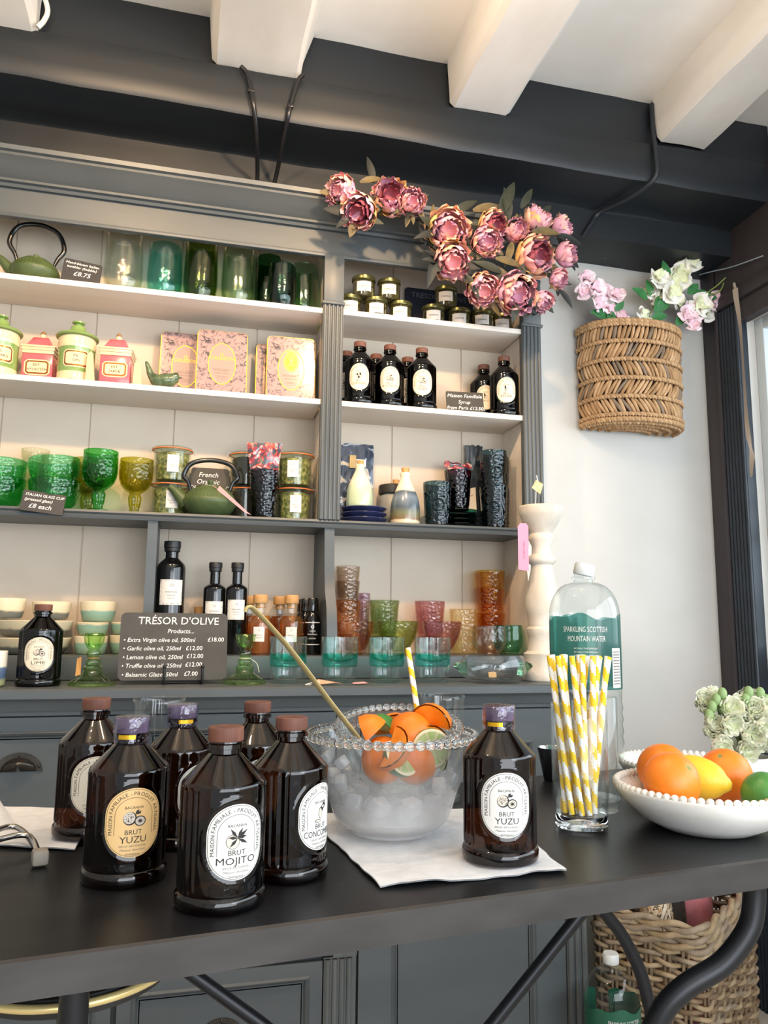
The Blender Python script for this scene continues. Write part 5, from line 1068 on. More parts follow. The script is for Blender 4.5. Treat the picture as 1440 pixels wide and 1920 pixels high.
gl('glass_tumbler', tumbler_mesh('roundteal', 0.026, 0.036, 0.074, glass('soft_teal_glass', (0.58, 0.84, 0.74), 0.04, 1.1, 1.5, bump=0.3, bscale=90), belly=(0.40, 0.0385)), 'teal rounded tumbler between the clear one and the white candlestick', (0.798, 1.851, ZR))

# turquoise two-tone tumblers on the counter
M_tq = glass('turquoise_glass', (0.46, 0.87, 0.80), 0.02, 1.3, 1.8)
M_tqp = glass('pale_turquoise_glass', (0.93, 0.985, 0.975), 0.02, 1.2, 2.2)
def tq_up(): 
    return MB().lathe([(0.0385, 0.052), (0.0392, 0.062), (0.0392, 0.095), (0.0384, 0.0958), (0.0374, 0.095), (0.0374, 0.0625), (0.0360, 0.060)], 48).mesh('upper_glass', [M_tqp], 40)
def tq_mid(): return MB().lathe([(0.0365, 0.034), (0.0385, 0.040), (0.0392, 0.060), (0.0372, 0.0605), (0.0340, 0.050), (0.020, 0.044), (0, 0.042), (0, 0.030), (0.020, 0.031), (0.0365, 0.034)], 48).mesh('turquoise_base', [M_tq], 40)
def tq_low(): return MB().lathe([(0, 0.001), (0.028, 0.0), (0.031, 0.001), (0.0345, 0.006), (0.0365, 0.016), (0.0378, 0.036), (0.0362, 0.036), (0.034, 0.012), (0.026, 0.006), (0, 0.005)], 48).mesh('lower_glass', [M_clear], 40)
for i, (x, w) in enumerate(((0.213, 'first of the row, partly behind the brass ladle'), (0.323, 'second of the row, beside the paper tag'), (0.426, 'third of the row, just left of the striped straw'), (0.529, 'last of the row, next to the handled glass bowl'))):
    t = thing('two_tone_tumbler', f'turquoise and clear tumbler, {w}', 'glass', (x, 1.655-0.004*i, ZC), 0, 'turquoise tumblers on the counter')
    part('upper_glass', cached('tqu', tq_up), t); part('turquoise_base', cached('tqm', tq_mid), t, label='turquoise band'); part('lower_glass', cached('tql', tq_low), t)
tg = MB().add([(0.040, -0.004, 0.001), (0.070, -0.004, 0.002), (0.066, 0.016, 0.004), (0.040, 0.014, 0.002)], [(0, 1, 2, 3)], 1).add([(-0.040, 0, 0.003), (-0.030, -0.012, 0.001), (0.0, -0.010, 0.004), (0.020, 0.0, 0.001), (-0.008, 0.010, 0.006), (-0.032, 0.010, 0.010)], [(0, 1, 2, 5), (2, 3, 4, 5)], 0)
tg.tube(bez([(-0.030, 0, 0.006), (-0.052, -0.008, 0.003), (-0.062, -0.016, 0.001), (-0.050, -0.020, 0.001)], 14), 0.0007, 5, 2)
solo('paper_tag', tg.mesh('paper_tag', [mat('salmon_card', '#e2a184', 0.7), M_pinkcard, mat('white_string', '#e4dccf', 0.8)], 0), 'crumpled salmon and pink paper tag with string lying by the turquoise tumblers', 'tag', (0.300, 1.588, ZC+0.0005))
# glass bowl with coloured handles
hb = thing('handled_glass_bowl', 'low clear glass bowl with green lug handles beside the white candlestick', 'bowl', (0.664, 1.625, ZC), 0)
part('glass_body', MB().lathe([(0, 0.001), (0.044, 0), (0.056, 0.002), (0.069, 0.014), (0.0735, 0.030), (0.070, 0.048), (0.0655, 0.058), (0.064, 0.0588), (0.0625, 0.058), (0.067, 0.046), (0.0705, 0.030), (0.066, 0.016), (0.050, 0.006), (0, 0.005)], 60).mesh('glass_body', [M_clear], 50), hb)
part('relief', MB().lathe([(0, 0.0055), (0.018, 0.009), (0.034, 0.0065), (0.05, 0.0065), (0.05, 0.006), (0, 0.0052)], 60, rmod=lambda a, z, r: 0.002*math.cos(a*12) if r > 0.01 else 0).mesh('relief', [M_crystal], 40), hb)
M_gl2 = solid_glass('green_handle_glass', '#9fe0b4')
for sg in (-1, 1): part('handle', MB().extr([(sg*0.064, 0.014), (sg*0.070, 0.018), (sg*0.088, 0.034), (sg*0.084, 0.040), (sg*0.068, 0.046), (sg*0.066, 0.030)], -0.016, 0.016, 'y').mesh('handle', [M_gl2], 30), hb, label='green glass handle')
solo('card_tag', MB().box(-0.009, 0.009, -0.001, 0.001, 0, 0.012).mesh('card_tag', [mat('tan_card', '#bd9a68', 0.7)], 0), 'tiny tan tag lying inside the handled glass bowl', 'tag', (0.655, 1.606, ZC+0.0105), 0, rot=(R_(-20), 0, 0))
# turned white candlestick
M_dist = mat('distressed_white_wood', '#dcd4c7', 0.75, col2='#c9beae', nscale=24, bump=0.25, bscale=60, stretch=(1, 1, 0.4))
wc = thing('turned_candlestick', 'tall turned white wooden candlestick at the end of the dresser counter', 'candlestick', (0.803, 1.660, ZC), 0)
pr = [(0, 0.0), (0.049, 0.0), (0.0505, 0.004), (0.0495, 0.016), (0.0450, 0.024), (0.0435, 0.050), (0.0460, 0.060), (0.0370, 0.066), (0.0340, 0.080), (0.0345, 0.100), (0.0375, 0.106), (0.0380, 0.116), (0.0330, 0.122), (0.0345, 0.128), (0.0330, 0.134), (0.0375, 0.150), (0.0405, 0.168), (0.0400, 0.190), (0.0330, 0.220), (0.0265, 0.250), (0.0250, 0.264), (0.0320, 0.270), (0.0345, 0.277), (0.0320, 0.284), (0.0230, 0.290), (0.0225, 0.310), (0.0290, 0.322), (0.0300, 0.330), (0.0260, 0.338), (0.0300, 0.346), (0.0400, 0.362), (0.0490, 0.380), (0.0520, 0.388), (0.0530, 0.400), (0.0490, 0.4035), (0, 0.4035)]
part('turned_stem', MB().lathe(pr, 56).mesh('turned_stem', [M_dist], 40), wc)
part('pin', MB().lathe([(0, 0.4036), (0.0016, 0.4036), (0.0004, 0.428), (0, 0.429)], 8).mesh('pin', [M_steel], 40), wc)
tagm = MB().extr([(-0.012, -0.085), (0.013, -0.088), (0.013, 0.015), (0.008, 0.022), (-0.006, 0.022), (-0.012, 0.014)], 0, 0.0008, 'y'); tagm.text('Candle holder', 0.007, 0.0035, -0.06, lambda a, b, c=0: (a, -0.0003, b), 1, 'l', 0.2, rot=PI/2)
solo('price_tag', tagm.mesh('price_tag', [M_pinktag, mat('red_ink', '#c2546c', 0.7)], 0), 'long pink paper tag hanging beside the turned white candlestick', 'tag', (0.742, 1.628, ZC+0.335), R_(-6))
fg = MB().extr([(-0.012, -0.004), (0.0, 0.016), (0.018, 0.006), (0.010, -0.018)], 0, 0.0008, 'y', 0).tube([(0.004, 0.0, 0.012), (0.0, -0.002, 0.026)], 0.0014, 5, 1).tube([(0.0, 0.002, -0.012), (-0.002, 0.002, -0.043)], 0.0008, 5, 1)
for i in range(6): fg.mesh
solo('paper_flag', fg.mesh('paper_flag', [mat('tan_patterned_card', '#b99d68', 0.6, col2='#d9c79a', nscale=150), M_white], 0), 'little tan paper flag standing on top of the turned white candlestick', 'tag', (0.786, 1.645, ZC+0.4485))
# ================================================================== on the table
# linen napkins
def cloth(corners, nu, nv, amp, thick, seed, edge=0.0, extra=None):
    a, b_, c, d = [Vector(p+(0,)) for p in corners]; mb = MB()
    def f(u, v):
        eu = u+edge*noise.noise(Vector((v*9, seed, 0)))*(1 if u < 0.02 or u > 0.98 else 0); ev = v+edge*noise.noise(Vector((u*9, seed, 4)))*(1 if v < 0.02 or v > 0.98 else 0)
        p = (a*(1-eu)+b_*eu)*(1-ev)+(d*(1-eu)+c*eu)*ev
        h = thick+amp*max(0, noise.noise(Vector((p.x*22, p.y*22, seed)))+0.25)+(extra(u, v) if extra else 0)
        return (p.x, p.y, h)
    mb.grid(f, nu, nv); mb.grid(lambda u, v: (f(u, v)[0], f(u, v)[1], f(u, v)[2]-0.0012), nu, nv)
    return mb
nap = cloth([(0.193, 0.762), (0.392, 0.766), (0.425, 1.045), (0.165, 1.060)], 60, 60, 0.0016, 0.0014, 3, 0.012, lambda u, v: 0.0026*max(0, math.sin(u*9+v*2))*(max(0, 1-v*7))+0.0016*max(0, math.sin(v*11+u*3))*max(0, 1-u*9))
solo('linen_napkin', nap.mesh('linen_napkin', [M_lin], 60), 'white linen napkin spread under the punch bowl and the lone YUZU bottle', 'napkin', (0, 0, ZT+0.0004))
nl = cloth([(-0.240, 1.005), (-0.108, 0.955), (-0.100, 1.14), (-0.30, 1.215)], 50, 50, 0.002, 0.0015, 9, 0.01, lambda u, v: 0.040*max(0, 1-((u-0.18-0.25*(1-v))/0.17)**2)**1.5*max(0, v-0.12))
solo('linen_napkin', nl.mesh('linen_napkin', [M_lin], 60), 'rumpled white linen cloth by the left edge behind the metal tongs', 'napkin', (0, 0, ZT+0.0004))
M_chr = mat('polished_steel', '#b7b4b0', 0.18, metal=1.0)
tn = thing('metal_tongs', 'bent steel wire tongs with rubber tip lying by the left edge of the table', 'tongs', (-0.19, 0.955, ZT+0.001))
part('arm', MB().tube(bez([(-0.110, -0.055, 0.020), (-0.020, 0.004, 0.020), (0.006, 0.035, 0.020), (0.022, 0.030, 0.016), (0.042, 0.005, 0.003)], 30), 0.0032, 10).mesh('arm', [M_chr], 60), tn)
part('arm', MB().tube(bez([(-0.110, -0.095, 0.020), (-0.010, -0.032, 0.020), (0.026, -0.004, 0.020), (0.040, -0.012, 0.016), (0.052, -0.045, 0.008)], 30), 0.0032, 10).mesh('arm', [M_chr], 60), tn)
part('rubber_tip', MB().box(-0.008, 0.008, -0.009, 0.009, -0.006, 0.009, bev=0.003, mtx=Matrix.Translation((0.054, -0.048, 0.0065)) @ Matrix.Rotation(R_(15), 4, 'Z')).mesh('rubber_tip', [mat('grey_rubber', '#8d857a', 0.7)], 40), tn)

# punch bowl in a larger bowl of ice
M_frost = glass('misted_glass', (0.955, 0.96, 0.965), 0.10, 1.0, 2.0, haze=0.42, bump=0.25, bscale=60, hazez=(0.035, 0.095))
PBx, PBy = 0.252, 0.945
ICE0 = 0
ob = thing('punch_bowl', 'large misted glass bowl with beaded rim filled with ice on the napkin', 'bowl', (PBx, PBy, ZT+0.0055), 0)
def bowlprof(R, h, foot, th):
    P = bez([(foot, 0.004, 0), (foot*1.35, 0.016, 0), (R*0.80, h*0.42, 0), (R*0.93, h*0.75, 0), (R, h, 0)], 28)
    return [(0, 0.002), (foot*0.9, 0.0), (foot, 0.001)]+[(p.x, p.y) for p in P]+[(p.x-th, p.y+(0.004 if i > 20 else 0.0)) for i, p in enumerate(reversed(P))]+[(0, 0.008)]
part('glass_body', MB().lathe(bowlprof(0.0995, 0.112, 0.050, 0.003), 80).mesh('glass_body', [M_frost], 60), ob)
def beads(R, z, r, n): 
    mb = MB()
    for i in range(n): a = 2*PI*i/n; mb.sphere((R*math.cos(a), R*math.sin(a), z), r, 12, 8)
    mb.tube([(R*math.cos(2*PI*i/80), R*math.sin(2*PI*i/80), z) for i in range(80)], r*0.5, 8, closed=True)
    return mb
part('beaded_rim', beads(0.1015, 0.113, 0.0056, 54).mesh('beaded_rim', [M_crystal], 60), ob)
ib = thing('beaded_glass_bowl', 'smaller beaded glass bowl of cut fruit tilted inside the large ice bowl', 'bowl', (PBx+0.011, PBy+0.011, ZT+0.0515), 0, rx=R_(11), ry=R_(-3))
part('glass_body', MB().lathe(bowlprof(0.0745, 0.078, 0.034, 0.0026), 70).mesh('glass_body', [M_clear], 60), ib)
part('beaded_rim', beads(0.0755, 0.079, 0.0050, 46).mesh('beaded_rim', [M_crystal], 60), ib)
# ice between the bowls
M_ice = glass('cloudy_ice', (0.92, 0.94, 0.96), 0.12, 1.4, 1.6, bump=0.8, bscale=90, haze=0.45)
def icecube(i):
    b = bmesh.new(); bmesh.ops.create_cube(b, size=0.0195); bmesh.ops.bevel(b, geom=b.edges[:], offset=0.005, segments=3, profile=0.6, affect='EDGES')
    for v in b.verts: v.co += noise.noise_vector(v.co*60+Vector((i*3, 0, 0)))*0.0022
    mb = MB(); b.verts.index_update(); mb.add([v.co.copy() for v in b.verts], [tuple(v.index for v in f.verts) for f in b.faces]); b.free(); return mb.mesh('ice_cube', [M_ice], 60)
icm = [icecube(i) for i in range(3)]; ri = random.Random(12)
for k in range(37):
    lvl = 0 if k < 6 else 1 if k < 15 else 2 if k < 25 else 3
    a = 2*PI*k/5 if lvl == 0 else 2*PI*(k-6)/9 if lvl == 1 else 2*PI*(k-15)/10+0.3 if lvl == 2 else 2*PI*(k-25)/12
    if (lvl == 3 and math.sin(a) < 0.2 and math.cos(a) > -0.8) or k in (21, 22): continue
    r = (0.027, 0.054, 0.0712, 0.081)[lvl] if k else 0.0; z = (0.0245, 0.038, 0.062, 0.088)[lvl]; sk = (1, 1, 0.8, 0.66)[lvl]
    solo('ice_cube', icm[k % 3], 'ice cube inside the large misted punch bowl under the fruit bowl', 'ice', (PBx+r*math.cos(a), PBy+r*math.sin(a), ZT+0.0055+z), 0, 'ice cubes in the punch bowl', rot=(ri.uniform(0, 3), ri.uniform(0, 3), ri.uniform(0, 3)), scale=(sk,)*3)
# cut fruit
def half_fruit(R, peel, flesh, nseg=9):
    mb = MB(); prof = [(R*math.sin(PI/2*j/8), -R*math.cos(PI/2*j/8)) for j in range(9)]; prof[0] = (0, -R)
    mb.lathe(prof, 30, 0); mb.lathe([(R, 0), (R*0.90, 0.0006)], 30, 1); mb.lathe([(R*0.90, 0.0006), (0, 0.0006)], 30, 1)
    for i in range(nseg):
        a0 = 2*PI*(i+0.07)/nseg; a1 = 2*PI*(i+0.93)/nseg
        vs = [(R*0.08*math.cos((a0+a1)/2), R*0.08*math.sin((a0+a1)/2), 0.0011)]+[(R*0.86*math.cos(a0+(a1-a0)*j/5), R*0.86*math.sin(a0+(a1-a0)*j/5), 0.0011) for j in range(6)]
        mb.add(vs, [(0, j, j+1) for j in range(1, 6)], 2)
    return mb.mesh('half_fruit', [peel, M_pith, flesh], 40)
def wedge_fruit(R, peel, flesh):
    mb = MB(); n = 10
    vs = [(0, -R*0.85, 0), (0, R*0.85, 0)]
    for k in range(5):
        az = R_(-38+19*k)
        vs += [(R*math.sin(PI*j/n)*math.cos(az), -R*math.cos(PI*j/n), R*math.sin(PI*j/n)*math.sin(az)) for j in range(n+1)]
    row = lambda k, j: 2+k*(n+1)+j
    mb.add(vs, [(row(k, j), row(k, j+1), row(k+1, j+1), row(k+1, j)) for k in range(4) for j in range(n)], 0)
    for k in (0, 4):
        az = R_(-38+19*k); mb.add([(0.002, 0, 0)]+[(R*0.93*math.sin(PI*j/n)*math.cos(az), -R*0.93*math.cos(PI*j/n), R*0.93*math.sin(PI*j/n)*math.sin(az)) for j in range(n+1)], [(0, j, j+1) for j in range(1, n+1)], 2)
    return mb.mesh('fruit_wedge', [peel, M_pith, flesh], 40)
OH = half_fruit(0.028, M_orange, M_pulp, 10); LH = half_fruit(0.0235, M_lime, M_limefl, 9); OW = wedge_fruit(0.028, M_orange, M_pulp); LW = wedge_fruit(0.022, M_lime, M_limefl)
IZ = ZT+0.047
for nm, me, lab, dx, dy, dz, rot in (
 ('half_orange', OH, 'orange half showing its peel, highest in the middle of the fruit bowl', 0.014, 0.000, 0.070, (R_(200), R_(14), 0)),
 ('half_lime', LH, 'cut lime half facing out at the front of the fruit bowl', -0.006, -0.036, 0.050, (R_(48), R_(38), 0)),
 ('half_lime', LH, 'lime half at the front right of the fruit bowl, showing its side', 0.034, -0.034, 0.058, (R_(100), R_(50), 0)),
 ('half_orange', OH, 'orange half pressed low on the left side of the fruit bowl', -0.024, -0.006, 0.042, (R_(-105), R_(30), 0)),
 ('half_orange', OH, 'orange half low at the front centre of the fruit bowl', 0.018, -0.012, 0.041, (R_(-100), R_(-10), 0)),
 ('orange_wedge', OW, 'orange wedge standing up at the right rim of the fruit bowl', 0.044, 0.004, 0.080, (R_(20), R_(-65), R_(30))),
 ('orange_wedge', OW, 'orange wedge at the left of the fruit bowl beside the ladle', -0.040, 0.006, 0.068, (R_(20), R_(-80), R_(-40))),
 ('orange_wedge', OW, 'orange wedge pressed against the right side of the fruit bowl', 0.036, -0.018, 0.056, (R_(80), R_(-20), R_(50))),
 ('lime_wedge', LW, 'lime wedge lying on top beside the ladle', -0.022, 0.016, 0.073, (R_(10), R_(-85), R_(20))),
 ('orange_wedge', OW, 'orange wedge at the front left under the rim of the fruit bowl', -0.026, -0.036, 0.062, (R_(60), R_(20), R_(-20))),
 ('lime_wedge', LW, 'lime wedge on the right side low in the fruit bowl', 0.034, -0.026, 0.044, (R_(60), R_(-40), R_(20))),
 ('orange_wedge', OW, 'orange wedge at the back of the fruit bowl', 0.004, 0.036, 0.066, (R_(0), R_(-70), R_(90)))):
    solo(nm, me, lab, 'fruit', (PBx+0.009+dx*0.92, PBy-0.002+dy*0.92, IZ+dz), 0, 'cut fruit in the punch bowl', rot=rot)
ld = thing('brass_ladle', 'flat brass bar spoon leaning out of the fruit bowl', 'spoon', (0.216, 0.938, ZT+0.106), 0)
P = [Vector((0, 0, 0)), Vector((-0.045, -0.020, 0.052)), Vector((-0.100, -0.046, 0.117)), Vector((-0.140, -0.063, 0.158)), Vector((-0.150, -0.066, 0.163)), Vector((-0.153, -0.066, 0.158))]
part('handle', MB().tube(bez(P, 40), 0.0062, 12, flat=0.34).mesh('handle', [M_brass], 50), ld)
part('bowl', MB().sphere((0.018, 0.006, -0.018), 0.020, 20, 10, 0, 1, 1, 0.4).mesh('bowl', [M_brass], 50), ld)

# straws
def straw_mesh(L=0.197, R=0.0037):
    mb = MB(); n = 14; k = 56; vs = []
    for j in range(k+1): vs += [(R*math.cos(2*PI*i/n), R*math.sin(2*PI*i/n), L*j/k) for i in range(n)]
    fs = []; ms = []
    for j in range(k):
        for i in range(n):
            fs.append((j*n+i, j*n+(i+1) % n, (j+1)*n+(i+1) % n, (j+1)*n+i)); ms.append(0 if ((i/n+j*L/k/0.030) % 1) < 0.5 else 1)
    mb.add(vs, fs, ms); return mb.mesh('paper_straw', [mat('yellow_paper', '#f2c81e', 0.6), mat('white_paper', '#f3f1ec', 0.6)], 60)
ST = straw_mesh()
def straw(label, p0, p1, group=None, k=1.0):
    d = Vector(p1)-Vector(p0); q = d.to_track_quat('Z', 'Y'); return solo('paper_straw', ST, label, 'straw', p0, 0, group, rot=q.to_euler(), scale=(1, 1, k))
hg = (0.4985, 0.932)
gt_ = thing('highball_glass', 'straight clear highball glass full of striped straws on the table', 'glass', (hg[0], hg[1], ZT), 0)
part('glass_wall', MB().lathe([(0.0325, 0.012), (0.0350, 0.040), (0.0360, 0.152), (0.0354, 0.153), (0.0346, 0.152), (0.0335, 0.040), (0.0312, 0.018), (0, 0.017)], 56).mesh('glass_wall', [M_clear], 50), gt_)
part('glass_base', MB().lathe([(0, 0.001), (0.029, 0), (0.0325, 0.002), (0.0328, 0.0118), (0.0310, 0.0165), (0, 0.0165)], 56).mesh('glass_base', [M_crystal], 50), gt_, label='thick glass base')
rs = random.Random(5)
for i in range(17):
    n_, r0, r1, j = (10, 0.0195, 0.0365, i) if i < 10 else (6, 0.0105, 0.024, i-10) if i < 16 else (1, 0.0, 0.004, 0)
    a = 2*PI*j/n_+rs.uniform(-0.08, 0.08); a1 = a-0.85
    b0 = (hg[0]+r0*math.cos(a)-0.003, hg[1]+r0*math.sin(a), ZT+0.0185); tp = (hg[0]+r1*math.cos(a1)*1.1+0.004, hg[1]+r1*0.8*math.sin(a1), ZT+0.208+rs.uniform(-0.006, 0.004))
    straw('yellow and white striped paper straw in the bunch in the highball glass', b0, tp, 'striped straws in the highball glass')
# glass with a single straw behind the bowl
g2 = solo('tall_glass', tumbler_mesh('tallB', 0.027, 0.0335, 0.150, M_clear, thick=0.0018), 'tall empty clear glass close behind the punch bowl', 'glass', (0.373, 1.112, ZT))
straw('single yellow and white striped straw standing in the fruit punch bowl', (0.3018, 0.9616, 0.8190), (0.288, 1.0, 0.968), k=0.8)
solo('tall_glass', tumbler_mesh('tallA', 0.029, 0.0355, 0.149, M_clear, thick=0.0018), 'tall empty clear glass behind the brown syrup bottles', 'glass', (-0.030, 1.125, ZT))
solo('tall_glass', cached('tallC', lambda: MB().lathe([(0, 0.001), (0.026, 0), (0.0285, 0.002), (0.0285, 0.010), (0.026, 0.014), (0.0275, 0.018), (0.0285, 0.030), (0.0300, 0.153), (0.0292, 0.154), (0.0284, 0.153), (0.0268, 0.030), (0.022, 0.020), (0, 0.019)], 48).mesh('tall_glass', [M_clear], 50)), 'tall clear glass standing between the highball of straws and the white bowls', 'glass', (0.566, 1.009, ZT))
jg = thing('jigger', 'small black metal jigger cup behind the highball glass of straws', 'jigger', (0.600, 1.215, ZT), 0)
part('cup', MB().lathe([(0, 0.001), (0.0125, 0), (0.0145, 0.001), (0.0165, 0.010), (0.0245, 0.052), (0.0240, 0.053), (0.0232, 0.052), (0.0150, 0.010), (0, 0.006)], 40, [0]*5+[1]*3).mesh('cup', [mat('black_metal', '#1a1c20', 0.3, metal=0.6), M_chr], 40), jg)
# water bottle
M_pet = glass('clear_plastic', (0.93, 0.955, 0.955), 0.02, 1.1, 2.6)
def waterbottle(label, loc, R, H, rz, cap_tilt, cut):
    t = thing('water_bottle', label, 'bottle', loc, rz, 'large sparkling water bottles')
    k = H/0.335
    P = [(0, 0.006), (R*0.5, 0.001), (R*0.85, 0.0), (R*0.97, 0.012), (R, 0.03)]
    for i in range(7): P += [(R, (0.03+i*0.016)*k), (R*0.965, (0.038+i*0.016)*k)]
    P += [(R*0.985, 0.150*k), (R*0.985, 0.252*k)]+[(0.0150+(R-0.0150)*math.cos(PI/2*i/9)**0.9, (0.252+0.052*math.sin(PI/2*i/9))*k) for i in range(1, 10)]+[(0.0140, 0.308*k), (0.0180, 0.309*k), (0.0180, 0.312*k), (0.0140, 0.313*k), (0.0140, 0.318*k)]
    part('plastic_body', MB().lathe(P, 64).mesh('plastic_body', [M_pet], 50), t)
    part('cap', MB().lathe([(0, 0), (0.0150, 0), (0.0158, 0.001), (0.0158, 0.015), (0.0140, 0.018), (0, 0.018)], 40, rmod=lambda a, z, r: 0.0003*math.cos(a*40) if 0.002 < z < 0.014 else 0, mtx=Matrix.Translation((0, 0, 0.315*k)) @ Matrix.Rotation(cap_tilt, 4, 'Y')).mesh('cap', [mat('milky_plastic_cap', '#d8dad8', 0.35, sub=0.2)], 40), t)
    mb = MB(); f = wrap(R*1.0, 0); z0, z1 = 0.152*k, 0.253*k
    def lab(u, v):
        x = (u-0.5)*2*PI*R*0.92; top = z1+0.004*math.sin(u*17)+0.003*math.sin(u*41); return f(x, z0+(top-z0)*v)
    mb.grid(lab, 60, 6, 0); g = lambda a, b, c=0: f(a, b, c+0.0006)
    mb.text('SPARKLING SCOTTISH', 0.0115, 0.004, z0+0.080*k, g, 1, wid=0.066); mb.text('MOUNTAIN WATER', 0.0115, 0.006, z0+0.067*k, g, 1, wid=0.056)
    for i in range(3): mb.text('NATURALLY PURE SPARKLING', 0.0035, 0.004, z0+(0.056-0.005*i)*k, g, 1, wid=0.034)
    ml = glass('sea_green_film_label', (0.10, 0.36, 0.31), 0.08, 0.6, 1.2, haze=0.30) if cut else mat('green_label_film', '#1f5a44', 0.35)
    part('label', mb.mesh('label', [ml, M_paperw], 60), t)
    bc = MB().add([f(0.045+a, b) for a, b in ((0, z0+0.002), (0.020, z0+0.002), (0.020, z0+0.06*k), (0, z0+0.06*k))], [(0, 1, 2, 3)], 0)
    bc = MB(); ff = wrap(R+0.0008, 0); bc.grid(lambda u, v: ff(0.046+u*0.020, z0+0.003+v*0.055*k), 5, 1, 0)
    for i in range(12): bc.grid(lambda u, v: wrap(R+0.0012, 0)(0.048+u*0.016, z0+0.008+i*0.004*k+v*0.0018), 4, 1, 1)
    part('barcode', bc.mesh('barcode', [M_paperw, M_inkgrey], 0), t)
waterbottle('large clear sparkling water bottle with green label standing on the table behind the straws', (0.597, 1.090, ZT), 0.0535, 0.352, R_(-32), R_(12), True)
waterbottle('large sparkling water bottle standing on the floor beside the wicker basket', (0.842, 1.47, 0.0), 0.0535, 0.370, R_(-8), R_(0), False)
# white beaded bowls of fruit
M_wb = mat('matt_white_stoneware', '#f4f1eb', 0.5, col2='#ebe6dd', nscale=18, bump=0.12, bscale=70)
def wbowl(label, loc, R, h, nb, rz=0):
    t = thing('beaded_bowl', label, 'bowl', loc, rz, 'white beaded bowls')
    P = [(0, 0.001), (R*0.42, 0.0), (R*0.50, 0.001), (R*0.72, h*0.26), (R*0.90, h*0.62), (R, h*0.94), (R*0.995, h), (R*0.95, h*0.985), (R*0.86, h*0.66), (R*0.68, h*0.33), (R*0.45, h*0.14), (0, h*0.12)]
    part('bowl_body', MB().lathe(P, 72).mesh('bowl_body', [M_wb], 50), t)
    mb = MB()
    for i in range(nb): a = 2*PI*i/nb; mb.sphere((R*0.955*math.cos(a), R*0.955*math.sin(a), h*1.02), R*0.042, 10, 7)
    part('beaded_rim', mb.mesh('beaded_rim', [M_wb], 60), t)
wbowl('white beaded bowl holding oranges, a lemon and a lime, by the right edge', (0.654, 0.895, ZT), 0.114, 0.051, 70)
wbowl('white beaded bowl behind the fruit bowl, mostly hidden', (0.757, 1.085, ZT), 0.098, 0.046, 60)
def orange_mesh(R=0.0345):
    return MB().lathe([(0, -R*0.97)]+[(R*math.sin(PI*j/20), -R*math.cos(PI*j/20)*0.97) for j in range(1, 20)]+[(0.003, R*0.955), (0, R*0.945)], 36, [0]*20+[1]).mesh('orange', [M_orange, mat('stem_scar', '#7d8a4a', 0.8)], 60)
OM = orange_mesh()
OG = 'oranges in the white beaded bowl'
solo('orange', OM, 'front orange in the white beaded bowl, in front of the lemon', 'orange', (0.589, 0.870, ZT+0.064), 0, OG, rot=(R_(50), R_(20), 0))
solo('orange', OM, 'back orange in the white beaded bowl, peeking over the lemon', 'orange', (0.640, 0.963, ZT+0.060), 0, OG, rot=(R_(-30), R_(10), 0))
solo('orange', OM, 'orange in the white beaded bowl behind the lime', 'orange', (0.713, 0.931, ZT+0.056), 0, OG, rot=(R_(20), R_(-30), 0))
lm = MB().lathe([(0, -0.046), (0.004, -0.045), (0.008, -0.041)]+[(0.0265*math.sin(PI*j/16)**0.85, -0.038*math.cos(PI*j/16)) for j in range(2, 15)]+[(0.008, 0.040), (0.005, 0.043), (0, 0.044)], 32)
solo('lemon', lm.mesh('lemon', [M_lemon], 60), 'yellow lemon lying between the oranges in the white beaded bowl', 'lemon', (0.650, 0.906, ZT+0.060), 0, rot=(R_(98), R_(10), R_(38)))
lmt = thing('lime', 'green lime at the front of the white beaded bowl', 'lime', (0.705, 0.849, ZT+0.047), R_(-35), rx=R_(95))
part('peel', MB().lathe([(0, -0.030)]+[(0.0275*math.sin(PI*j/16), -0.030*math.cos(PI*j/16)) for j in range(1, 16)]+[(0, 0.030)], 32).mesh('peel', [M_lime], 60), lmt)
part('stem_scar', MB().lathe([(0.0045, 0.0292), (0.004, 0.031), (0.0015, 0.0305), (0, 0.030)], 12).mesh('stem_scar', [mat('pale_stem_scar', '#c8b586', 0.8)], 40), lmt)
